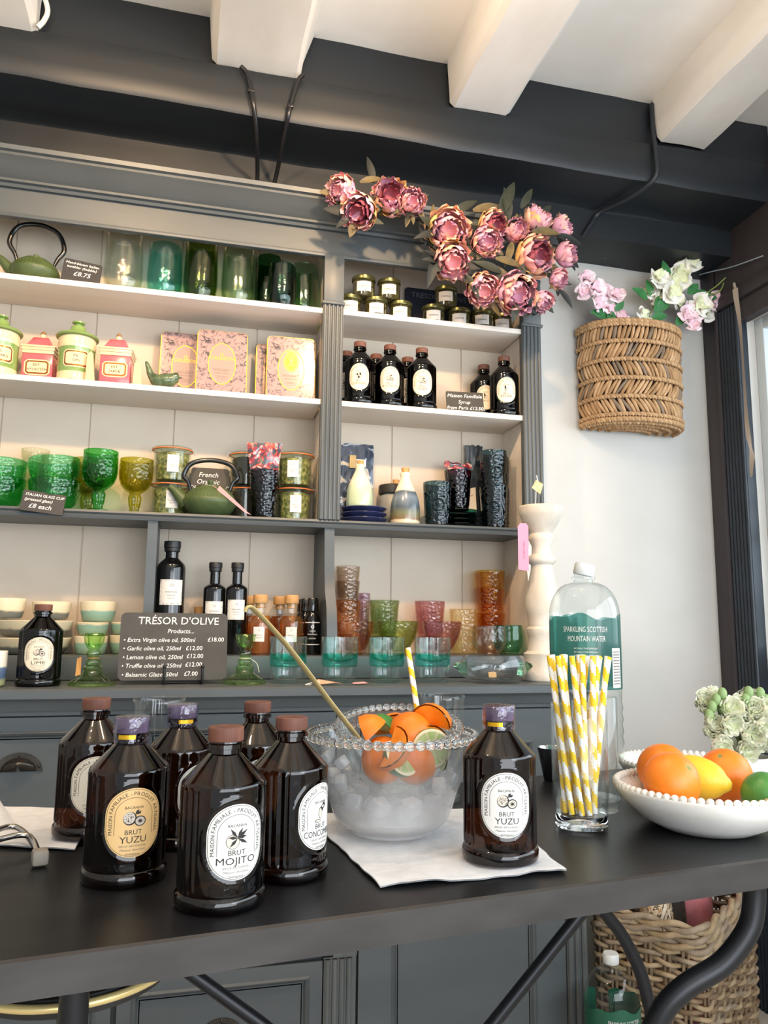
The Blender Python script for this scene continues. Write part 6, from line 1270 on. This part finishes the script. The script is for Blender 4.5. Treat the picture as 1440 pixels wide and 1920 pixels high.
# ================================================================== rose garland over the hutch
M_pp = [mat('peach_petal', '#f6cfab', 0.6, col2='#efb9a2', nscale=45), mat('pink_petal', '#f2bcbe', 0.6, col2='#e8a3aa', nscale=45), mat('mauve_petal', '#deacc0', 0.6, col2='#cf96ae', nscale=45), mat('yellow_petal', '#f0cf7e', 0.6, col2='#e8bb7c', nscale=40), mat('maroon_petal', '#a85a68', 0.6, col2='#8a4050', nscale=40)]
def peony(seed, openness, tone):
    rg = random.Random(seed); mb = MB()
    layers = [(1.00, 5, 96, 0.62), (0.92, 6, 112, 0.60), (0.78, 6, 124, 0.62), (0.60, 6, 132, 0.66), (0.42, 5, 138, 0.74)]
    for li, (sc, n, psi, hw) in enumerate(layers):
        for k in range(n):
            ph = 2*PI*(k+0.5*(li % 2))/n+rg.uniform(-0.2, 0.2); ps = R_(psi*(1-0.30*openness*(1 if li < 2 else 0.5))+rg.uniform(-7, 7)); R = sc*rg.uniform(0.93, 1.05); sd = rg.random()*50
            pick = rg.random()
            mi = (0 if pick < 0.5 else 3 if pick < 0.78 else 1) if li < 2 else (1 if pick < 0.6 else 0 if pick < 0.8 else 2) if li < 3 else (1 if pick < 0.5 else 2 if pick < 0.8 else 0)
            if tone == 'pink': mi = (1 if pick < 0.5 else 2 if pick < 0.8 else 0) if li < 3 else (2 if pick < 0.6 else 1)
            if tone == 'dark' and li >= 3: mi = 4 if pick < 0.7 else 2
            def f(u, v):
                w = hw*(0.35+0.65*math.sin(PI*min(1, 0.12+v*0.80)))*(1-0.35*max(0, v-0.8)/0.2*abs(u*2-1)); a = ph+(u*2-1)*w*1.25
                p = ps*v; r = R*math.sin(p); z = -R*math.cos(p)
                k2 = noise.noise(Vector((u*4, v*4, sd)))*0.10*v+0.05*v*v*math.sin(u*9+sd)
                r *= 1+k2*1.3; z += k2*0.8+0.06*v*v*(abs(u*2-1))
                return (r*math.cos(a), r*math.sin(a), z)
            mb.grid(f, 8, 8, mi)
    return mb.mesh('peony', M_pp, 70)
PEO = [peony(1, 0.3, 'peach'), peony(2, 0.7, 'dark'), peony(3, 0.2, 'pink'), peony(4, 0.5, 'peach'), peony(5, 0.15, 'pink'), peony(6, 0.45, 'dark')]
gar = thing('rose_garland', 'garland of pink and peach artificial peonies hanging over the hutch cornice', 'garland', (0.62, 1.735, 1.95))
G0 = Vector((0.62, 1.735, 1.95))
PL = [(0.312, 1.700, 2.036, .034, 2, (-0.7, -0.6, -0.3)), (0.354, 1.685, 1.980, .041, 1, (-0.5, -0.7, -0.6)), (0.436, 1.690, 2.036, .043, 1, (-0.1, -0.9, -0.15)), (0.489, 1.680, 2.024, .031, 4, (0.0, -1, -0.3)),
 (0.582, 1.680, 1.962, .048, 0, (-0.05, -0.9, -0.45)), (0.596, 1.690, 1.888, .043, 3, (0.05, -0.8, -0.6)), (0.706, 1.685, 1.995, .036, 5, (0.3, -0.8, -0.3)), (0.679, 1.670, 1.940, .034, 2, (0.1, -0.9, -0.5)),
 (0.770, 1.690, 1.996, .029, 4, (0.1, -1, -0.1)), (0.836, 1.700, 2.050, .034, 3, (0.3, -0.7, 0.5)), (0.905, 1.700, 2.030, .027, 2, (0.7, -0.7, 0.1)), (0.816, 1.675, 1.922, .047, 5, (0.35, -0.85, -0.25)),
 (0.910, 1.690, 1.948, .029, 4, (0.6, -0.7, -0.1)), (0.677, 1.690, 1.822, .038, 3, (-0.1, -0.8, -0.6)), (0.763, 1.680, 1.820, .046, 2, (0.1, -0.85, -0.5)), (0.839, 1.695, 1.812, .026, 4, (0.3, -0.6, -0.7)),
 (0.889, 1.700, 1.882, .024, 4, (0.5, -0.7, -0.5)), (0.842, 1.715, 2.000, .025, 2, (0.2, -0.9, 0.2))]
for i, (x, y, z, r, k, d) in enumerate(PL):
    q = Vector(d).normalized().to_track_quat('Z', 'Y'); o = part('peony', PEO[k], gar, loc=Vector((x, y, z))-G0); o.rotation_euler = (q.to_matrix() @ Matrix.Rotation(i*1.3, 3, 'Z')).to_euler(); o.scale = (r*1.18,)*3
M_lf = [mat('dark_olive_leaf', '#21261a', 0.6, col2='#2d3020', nscale=40), mat('bronze_leaf', '#66552f', 0.6, col2='#4d432a', nscale=40), mat('black_green_leaf', '#121614', 0.6)]
def leaf(mb, p, d, up, L, w, mi, bend=0.2):
    d = Vector(d).normalized(); s = d.cross(Vector(up)); s.normalize(); n = s.cross(d); p = Vector(p); vs = []
    for j in range(7):
        t = j/6; c = p+d*(L*t)-n*(bend*L*t*t); h = w*math.sin(PI*min(1, 0.06+t*0.94))**0.8*(1-0.35*t)
        vs += [c-s*h+n*h*0.35, c, c+s*h+n*h*0.35]
    mb.add(vs, [(3*j+a, 3*j+a+1, 3*j+a+4, 3*j+a+3) for j in range(6) for a in (0, 1)], mi)
rl = random.Random(21); fo = MB()
for i, (x, y, z, r, k, d) in enumerate(PL):
    for j in range(7):
        a = rl.uniform(0, 2*PI); dv = Vector((math.cos(a), rl.uniform(-0.35, 0.25), math.sin(a)*0.9)); p = Vector((x, y+0.012, z))+dv*r*0.55
        leaf(fo, p-G0, dv, (0, -1, rl.uniform(-.3, .3)), r*rl.uniform(0.85, 1.5), r*rl.uniform(0.22, 0.36), rl.choice((0, 0, 2, 2, 1)), rl.uniform(-0.1, 0.4))
for (x, y, z, dx, dz, L, mi) in ((0.395, 1.70, 2.07, -0.2, 0.9, 0.07, 2), (0.36, 1.69, 2.06, 0.9, 0.35, 0.06, 1), (0.515, 1.70, 2.00, 0.2, -1, 0.08, 2), (0.545, 1.70, 1.99, 0.1, 1, 0.05, 1), (0.555, 1.70, 1.90, -0.25, -1, 0.085, 2), (0.60, 1.70, 2.02, 0.7, 0.5, 0.08, 0), (0.65, 1.69, 2.03, 1, 0.3, 0.09, 1), (0.72, 1.69, 2.03, 0.45, 1, 0.11, 0), (0.745, 1.69, 2.02, -0.1, 1, 0.09, 0), (0.775, 1.68, 2.05, 0.5, 0.9, 0.07, 0), (0.80, 1.67, 1.985, 1, 0.1, 0.08, 1), (0.87, 1.68, 1.99, 1, -0.2, 0.08, 2), (0.70, 1.67, 1.90, 1, -0.15, 0.075, 1), (0.72, 1.68, 1.87, -1, 0.3, 0.08, 0), (0.63, 1.685, 1.855, 0.5, -0.9, 0.07, 0), (0.88, 1.69, 1.85, 0.8, -0.9, 0.06, 2), (0.75, 1.68, 1.955, -0.3, -1, 0.07, 1), (0.62, 1.69, 1.93, 1, -0.5, 0.07, 0)):
    leaf(fo, Vector((x, y, z))-G0, (dx, -0.15, dz), (0, -1, 0.1), L, L*0.17, mi)
part('foliage', fo.mesh('foliage', M_lf, 60), gar)
part('stem', MB().tube([Vector(p)-G0 for p in bez([(0.30, 1.72, 2.02), (0.40, 1.73, 2.035), (0.50, 1.728, 2.03), (0.60, 1.725, 1.97), (0.72, 1.725, 1.99), (0.82, 1.735, 2.0), (0.90, 1.735, 1.97)], 40)], 0.005, 8).tube([Vector(p)-G0 for p in bez([(0.60, 1.725, 1.97), (0.66, 1.73, 1.90), (0.75, 1.73, 1.85), (0.84, 1.73, 1.84)], 20)], 0.004, 8).tube([Vector(p)-G0 for p in ((0.62, 1.725, 1.98), (0.62, 1.744, 2.04))], 0.003, 6).mesh('stem', [M_lf[0]], 60), gar)

# ================================================================== wall basket of artificial sweet peas
M_sg = [mat('seagrass_tan', '#b48d62', 0.8, col2='#96734e', nscale=70, stretch=(1, 1, 0.3)), mat('seagrass_light', '#c6a27a', 0.8, col2='#ad875e', nscale=70, stretch=(1, 1, 0.3)), mat('seagrass_grey', '#8b7765', 0.8, col2='#75634f', nscale=70, stretch=(1, 1, 0.3)), mat('basket_dark', '#3a2b1f', 0.9)]
bx, byk, bz = 1.243, 1.985, 1.572; HWD, DEP, BH = 0.155, 0.125, 0.300
wb = thing('wall_basket', 'woven seagrass basket of sweet peas hung on the white wall', 'basket', (bx, byk, bz)); rb_ = random.Random(4)
def wall_pt(t, z, off=0.0):         # t 0..1 round the front half
    a = PI*t; k = 1-0.03*(1-z/BH); return Vector((-(HWD*k+off)*math.cos(a), -(DEP*k+off)*abs(math.sin(a))**0.75-0.004, z))
wv = MB(); wv.grid(lambda u, v: wall_pt(u, v*BH*0.97+0.004, -0.006), 30, 6, 3); wv.grid(lambda u, v: wall_pt(u, 0.004, -0.006)*Vector((1, v, 1)) if False else Vector((wall_pt(u, 0.004).x, wall_pt(u, 0.004).y*v, 0.004)), 30, 3, 0)
lev = [0.022, 0.074, 0.128, 0.182, 0.236, 0.286]; slant = [-0.030, 0.034, -0.022, 0.030, 0.014]
for bi in range(5):
    z0, z1 = lev[bi]+0.003, lev[bi+1]-0.003; n = 36
    for i in range(n):
        t = (i+0.5)/n; s_ = slant[bi]*(1+rb_.uniform(-0.3, 0.3)); mi = rb_.choice((0, 0, 1, 1, 2))
        P = [wall_pt(min(1, max(0, t-s_+2*s_*q)), z0+(z1-z0)*q, 0.003*math.sin(PI*q)) for q in (0, 0.25, 0.5, 0.75, 1)]
        r = 0.0052*rb_.uniform(0.8, 1.15); wv.tube(P, [r*0.75, r, r*1.1, r, r*0.75], 7, mi)
part('weave', wv.mesh('weave', M_sg, 60), wb)
def braid(mb, ptf, n, r, amp):
    for s_ in range(2):
        P = [ptf(i/n)+Vector((0, -0.003-amp*math.sin(i*PI/2.0+PI*s_)*0.5, amp*math.cos(i*PI/2.0+PI*s_))) for i in range(n+1)]
        mb.tube(P, r, 7, s_)
br = MB()
for z in lev: braid(br, lambda t, z=z: wall_pt(t, z, 0.005), 110, 0.0042, 0.0036)
for z in (0.008, 0.296): braid(br, lambda t, z=z: wall_pt(t, z, 0.004), 110, 0.0050, 0.0040)
for k in range(4): braid(br, lambda t, k=k: Vector((wall_pt(t, 0.002).x*(1-0.18*k), wall_pt(t, 0.002).y*(0.92-0.2*k), 0.003)), 80, 0.0048, 0.0036)
part('braids', br.mesh('braids', [M_sg[1], M_sg[0]], 60), wb)
part('backing', MB().box(-HWD+0.004, HWD-0.004, -0.005, 0.003, 0.016, BH).mesh('backing', [M_sg[3]], 0), wb)
M_sp = {'w': [mat('white_sweet_pea', '#f1efe6', 0.6, sub=0.1), mat('cream_green_petal', '#e2e6c0', 0.6)], 'p': [mat('pale_pink_sweet_pea', '#f5dfe5', 0.6, sub=0.1), mat('pink_sweet_pea', '#eac3ce', 0.6)]}
M_green = mat('fresh_green_leaf', '#2f6b3c', 0.55, col2='#3d7d45', nscale=50)
def sweetpea(kind, seed):
    rg = random.Random(seed); mb = MB()
    for k in range(5):
        a0 = rg.uniform(-0.4, 0.4)+(0, PI, PI*0.5, PI*1.5, 0.8)[k]; L = (1.0, 0.95, 0.7, 0.65, 0.5)[k]; sd = rg.random()*30
        def f(u, v):
            w = 0.85*math.sin(PI*(0.1+0.85*v))*L; x = (u-0.5)*2*w; y = L*v*0.9; z = 0.28*v*v+0.16*noise.noise(Vector((u*4, v*4, sd)))+0.14*v*math.sin(u*10+sd)
            return (x*math.cos(a0)-y*math.sin(a0), x*math.sin(a0)+y*math.cos(a0), z+0.05*k)
        mb.grid(f, 8, 7, 1 if k >= 3 else 0)
    mb.sphere((0, 0, 0.1), 0.22, 8, 6, 1); return mb.mesh('blossom', M_sp[kind], 70)
SPM = {k: [sweetpea(k, s) for s in (1, 2, 3)] for k in 'wp'}
def spray(label, base, blos, leaves, stems, group=None):
    B = Vector(base); t = thing('flower_spray', label, 'flowers', base, 0, group); rg = random.Random(len(label))
    for i, (x, z, r, kind) in enumerate(blos):
        y = 1.895+rg.uniform(-0.02, 0.02); d = Vector((rg.uniform(-.6, .6), -1, rg.uniform(-.5, .5))); q = d.normalized().to_track_quat('Z', 'Y')
        o = part('blossom', SPM[kind][i % 3], t, loc=Vector((x, y, z))-B); o.rotation_euler = (q.to_matrix() @ Matrix.Rotation(rg.uniform(0, 6), 3, 'Z')).to_euler(); o.scale = (r*1.35,)*3
    lm_ = MB()
    for (x, z, dx, dz, L) in leaves: leaf(lm_, Vector((x, 1.895, z))-B, (dx, -0.2, dz), (0.1, -1, 0.2), L, L*0.34, 0, 0.15)
    part('leaves', lm_.mesh('leaves', [M_green], 60), t)
    sm_ = MB()
    for P in stems: sm_.tube([Vector(p)-B for p in bez(P, 14)], 0.0022, 6)
    part('stems', sm_.mesh('stems', [mat('stem_green', '#7c8f4a', 0.6)], 60), t)
tp_ = bz+BH-0.03
spray('pale pink sweet pea spray leaning left out of the wall basket', (1.17, 1.925, tp_), [(1.075, 1.992, .026, 'p'), (1.100, 1.965, .028, 'p'), (1.062, 1.955, .022, 'p'), (1.145, 1.962, .026, 'p'), (1.170, 1.955, .022, 'p'), (1.100, 1.925, .026, 'p'), (1.145, 1.908, .024, 'p'), (1.185, 1.895, .024, 'p')],
      [(1.085, 1.955, -0.3, 0.8, 0.05), (1.105, 1.93, 0.2, -1, 0.045), (1.155, 1.905, -0.4, -0.9, 0.05), (1.165, 1.91, 0.5, 0.6, 0.04), (1.14, 1.885, -1, 0.2, 0.06)], [[(1.17, 1.925, tp_), (1.15, 1.91, 1.90), (1.10, 1.90, 1.94), (1.075, 1.90, 1.985)], [(1.18, 1.925, tp_), (1.18, 1.90, 1.90), (1.165, 1.90, 1.95)]])
spray('white sweet pea spray standing up from the middle of the wall basket', (1.262, 1.925, tp_), [(1.258, 1.905, .028, 'w'), (1.300, 2.020, .028, 'w'), (1.290, 1.985, .024, 'w'), (1.350, 2.020, .032, 'w'), (1.385, 2.035, .034, 'w'), (1.400, 2.062, .028, 'w'), (1.425, 2.090, .026, 'w'), (1.455, 2.108, .024, 'w'), (1.482, 2.128, .026, 'w'), (1.270, 1.868, .030, 'w'), (1.345, 1.975, .030, 'w'), (1.310, 1.960, .022, 'w')],
      [(1.27, 1.955, -0.7, 0.4, 0.06), (1.28, 1.97, -0.2, 1, 0.05), (1.335, 2.02, -0.1, 1, 0.065), (1.335, 2.03, 0.2, -1, 0.05), (1.30, 1.925, 0.5, 0.5, 0.06), (1.30, 1.91, 0.1, 0.9, 0.06), (1.39, 2.11, -0.2, 1, 0.05), (1.285, 1.90, 0.8, 0.2, 0.05), (1.41, 1.99, 0.7, 0.7, 0.05)], [[(1.262, 1.925, tp_), (1.29, 1.91, 1.92), (1.33, 1.90, 2.0), (1.39, 1.90, 2.10)], [(1.30, 1.925, tp_), (1.32, 1.91, 1.92), (1.37, 1.90, 1.99), (1.44, 1.90, 2.09)]])
spray('mixed pink and white sweet pea spray leaning right out of the wall basket', (1.34, 1.925, tp_), [(1.400, 1.915, .028, 'p'), (1.425, 1.935, .030, 'p'), (1.410, 1.885, .022, 'p'), (1.450, 1.955, .032, 'w'), (1.475, 1.945, .030, 'w'), (1.385, 1.965, .026, 'w'), (1.505, 1.975, .028, 'p'), (1.515, 1.990, .022, 'p')],
      [(1.365, 1.888, 0.5, 0.7, 0.05), (1.43, 1.98, 0.8, 0.5, 0.05), (1.46, 1.985, 1, 0.1, 0.05)], [[(1.34, 1.925, tp_), (1.36, 1.91, 1.88), (1.42, 1.90, 1.93), (1.50, 1.90, 1.97)], [(1.42, 1.90, 1.965), (1.46, 1.89, 1.99), (1.50, 1.88, 2.02), (1.525, 1.87, 2.045)], [(1.46, 1.89, 1.99), (1.505, 1.88, 2.0), (1.522, 1.875, 2.03)]])

# ribbon and hanging ornaments by the window, wire to the right
rbm = MB()
def rib(u, v):
    pts = bez([(1.816, 1.985), (1.805, 1.90), (1.808, 1.76), (1.800, 1.60), (1.792, 1.50), (1.797, 1.46), (1.792, 1.42)], 36); i = min(len(pts)-1, int(v*(len(pts)-1)+0.5)); y, z = pts[i].x, pts[i].y
    return (1.512-0.004*math.sin(v*14)-0.006*(u-0.5)*math.cos(v*9), y+(u-0.5)*0.016*(1-0.7*math.exp(-((v-0.66)/0.05)**2)), z)
rbm.grid(rib, 3, 36); rbm.tube([(1.512, 1.816, 1.985), (1.517, 1.826, 2.005), (1.5195, 1.83, 1.998)], 0.004, 6)
solo('ribbon', rbm.mesh('ribbon', [mat('beige_satin_ribbon', '#a89a8c', 0.45)], 60), 'beige ribbon hanging from the dark lintel down beside the window', 'ribbon')
solo('wire', MB().tube(bez([(1.50, 1.955, 2.090), (1.51, 1.90, 2.078), (1.512, 1.82, 2.055), (1.512, 1.70, 2.030)], 20), 0.0018, 6).mesh('wire', [mat('pale_wire', '#9fb0bd', 0.5)], 60), 'thin pale wire strung below the beam towards the window', 'wire')

# ================================================================== white stocks behind the fruit bowl
M_st = [mat('cream_green_stock', '#f4f3df', 0.6, sub=0.15), mat('pale_lime_stock', '#e6ebc8', 0.6, sub=0.1)]
def stock(seed):
    rg = random.Random(seed); mb = MB()
    for li, (n, R, ps) in enumerate(((5, 1.0, 75), (5, 0.75, 95), (4, 0.5, 115))):
        for k in range(n):
            ph = 2*PI*(k+0.5*li)/n+rg.uniform(-.2, .2); sd = rg.random()*40
            def f(u, v):
                a = ph+(u-0.5)*1.5*(0.3+0.7*v); p = R_(ps)*v; r = R*math.sin(p)*(1+0.15*noise.noise(Vector((u*5, v*3, sd)))); z = -R*math.cos(p)+R*0.7+0.14*math.sin(u*12+sd)*v
                return (r*math.cos(a), r*math.sin(a), z)
            mb.grid(f, 7, 6, 1 if li == 2 else 0)
    return mb.mesh('blossom', M_st, 70)
SK = [stock(s) for s in (11, 12, 13)]; rg = random.Random(8)
fb0 = Vector((0.975, 1.215, ZT)); fbu = thing('flower_bunch', 'bunch of cream-green stock flowers with round buds behind the fruit bowl', 'flowers', fb0)
for i in range(34):
    x = 0.895+0.026*(i % 6)+rg.uniform(-.008, .008); z = 0.796+0.0155*(i//6)+rg.uniform(-.006, .006); y = 1.20+rg.uniform(-0.03, 0.03)
    d = Vector((rg.uniform(-.5, .5), -1, rg.uniform(-.2, .8))).normalized().to_track_quat('Z', 'Y'); o = part('blossom', SK[i % 3], fbu, loc=Vector((x, y, z))-fb0); o.rotation_euler = (d.to_matrix() @ Matrix.Rotation(rg.uniform(0, 6), 3, 'Z')).to_euler(); o.scale = (rg.uniform(0.018, 0.024),)*3
bud_me = MB().sphere((0, 0, 0), 0.0095, 12, 8, 0, 0.85, 0.85, 1.15).mesh('bud', [mat('green_bud', '#7f9a63', 0.6, col2='#91aa70', nscale=60)], 60)
buds = [(0.905, 0.878), (0.896, 0.866), (0.889, 0.852), (0.918, 0.862), (0.918, 0.888), (0.965, 0.878), (0.972, 0.890), (0.968, 0.858), (0.990, 0.852), (0.998, 0.866), (1.006, 0.876), (1.012, 0.868), (0.996, 0.888), (1.022, 0.880)]
smm = MB()
for x, z in buds:
    part('bud', bud_me, fbu, loc=Vector((x, 1.195, z))-fb0); smm.tube([Vector((x, 1.195, z))-fb0, Vector((x*0.6+0.955*0.4, 1.21, z-0.045))-fb0], 0.0022, 6)
for k in range(8): smm.tube([Vector((0.91+0.017*k, 1.215, 0.845))-fb0, Vector((0.965+0.003*k, 1.215, 0.760))-fb0], 0.0030, 6)
part('stems', smm.mesh('stems', [mat('stock_stem', '#6f8a52', 0.6)], 60), fbu)
solo('vase', MB().lathe([(0, 0.001), (0.040, 0), (0.045, 0.003), (0.046, 0.018), (0.040, 0.028), (0.038, 0.028), (0.042, 0.018), (0.038, 0.006), (0, 0.005)], 40).mesh('vase', [M_white], 40), 'low white vase of stock flowers behind the fruit bowl', 'vase', (0.975, 1.215, ZT))

# ================================================================== wicker basket on the floor
M_wk = [mat('grey_willow', '#a3917a', 0.7, col2='#857460', nscale=40), mat('tan_willow', '#b39c7e', 0.7, col2='#97815f', nscale=40), mat('brown_willow', '#8a7257', 0.7, col2='#6f5b45', nscale=40)]
Cx = Vector((1.05, 1.47, 0)); u_ = Vector((0.80, 0.60, 0)); v_ = Vector((-0.60, 0.80, 0)); A, Bq = 0.40, 0.235
cen = Cx+u_*A/2+v_*Bq/2; rw = random.Random(2); Hb = 0.40
wkb = thing('wicker_basket', 'large grey willow basket on the floor right of the dresser', 'basket', cen)
def perim(t, grow=0.0):      # rounded rectangle outline, t 0..1
    r = 0.035; w, h = A/2+grow, Bq/2+grow
    pts = rrect(2*w, 2*h, r+grow, 6); L = [0]
    for i in range(len(pts)): L.append(L[-1]+math.dist(pts[i], pts[(i+1) % len(pts)]))
    d = (t % 1)*L[-1]
    for i in range(len(pts)):
        if d <= L[i+1]+1e-9: k = (d-L[i])/max(1e-9, L[i+1]-L[i]); p = pts[i]; q = pts[(i+1) % len(pts)]; a, b_ = p[0]+(q[0]-p[0])*k, p[1]+(q[1]-p[1])*k; return u_*a+v_*b_, (u_*a+v_*b_).normalized()
NS = 32; stk = MB(); wvb = MB()
for i in range(NS):
    p, n = perim(i/NS)
    for e in (-0.004, 0.004): q, _ = perim(i/NS+e); stk.tube([q+Vector((0, 0, 0.0)), q*1.02+Vector((0, 0, Hb*0.5)), q*1.04+Vector((0, 0, Hb-0.01))], 0.0036, 6, 0)
rows = 28; M_ = NS*4
PC = [perim(j/M_) for j in range(M_)]
for r_ in range(rows):
    z = 0.012+(Hb-0.075)*r_/(rows-1); k = 1+0.04*z/Hb; P = []
    for j in range(M_):
        p, n = PC[j]; w = 0.0075*math.cos(j/4*PI+PI*(r_ % 2)); P.append(p*k+n*w+Vector((0, 0, z+0.0022*math.sin(j*0.9+r_))))
    wvb.tube(P, 0.0050, 7, rw.choice((0, 1, 1, 2)), closed=True)
for r_ in range(3):
    for s_ in range(2):
        P = [PC[j][0]*1.045+PC[j][1]*(0.006*math.cos(j*0.5+PI*s_+r_))+Vector((0, 0, Hb-0.048+0.018*r_+0.007*math.sin(j*0.5+PI*s_+r_))) for j in range(M_)]
        wvb.tube(P, 0.0066, 7, (1, 0)[s_], closed=True)
part('stakes', stk.mesh('stakes', [M_wk[2]], 60), wkb); part('weave', wvb.mesh('weave', M_wk, 60), wkb)
part('base', MB().extr([((u_*a+v_*b_).x, (u_*a+v_*b_).y) for a, b_ in rrect(A, Bq, 0.035, 5)], 0.002, 0.010, 'z').mesh('base', [M_wk[2]], 0), wkb)
hd = MB(); h0 = perim(0)
hc0 = u_*(A*0.40)-v_*(Bq/2+0.012); hc1 = u_*(A*0.40)+v_*(Bq/2+0.012)
for s_ in range(2):
    P = [];
    for i in range(41):
        a = PI*i/40; b_ = hc0.lerp(hc1, (1-math.cos(a))/2)+Vector((0, 0, Hb-0.06+0.15*math.sin(a)**0.7)); P.append(b_+Vector((0.006*math.cos(i*0.8+PI*s_), 0.006*math.sin(i*0.8+PI*s_), 0)))
    hd.tube(P, 0.0065, 8, s_)
part('handle', hd.mesh('handle', [M_wk[1], M_wk[0]], 60), wkb)
M_stripe = toile2('tan_striped_print', None, [(0, lin('#b98e62')), (0.45, lin('#d8c3a4')), (0.52, lin('#6d5a44')), (0.58, lin('#e4d5bd'))], 22, 2.5)
def bag(label, loc, w, h, d, m, seed, rz):
    t = packet('wrapped_packet', label, 0, 0, 0, w, h, d, m, seed, tag_=False); t.location = loc; t.rotation_euler = (0, 0, rz); return t
ZB = 0.0105
bag('tan and cream patterned packet leaning at the left end of the wicker basket', (cen-u_*0.135)+Vector((0, 0, ZB)), 0.085, 0.520, 0.08, M_stripe, 3, R_(37))
bag('dark wrapped packet standing in the middle of the wicker basket', (cen-u_*0.052)+Vector((0, 0, ZB)), 0.070, 0.530, 0.08, mat('dark_wrapping', '#3a342f', 0.2, coat=0.8, bump=0.5, bscale=40), 6, R_(37))
bag('pink wrapped packet filling the wicker basket below the table corner', (cen+u_*0.070)+Vector((0, 0, ZB)), 0.140, 0.580, 0.12, mat('pink_wrapping', '#df8b92', 0.25, col2='#d0787f', nscale=20, coat=0.8, bump=0.6, bscale=45), 9, R_(37))
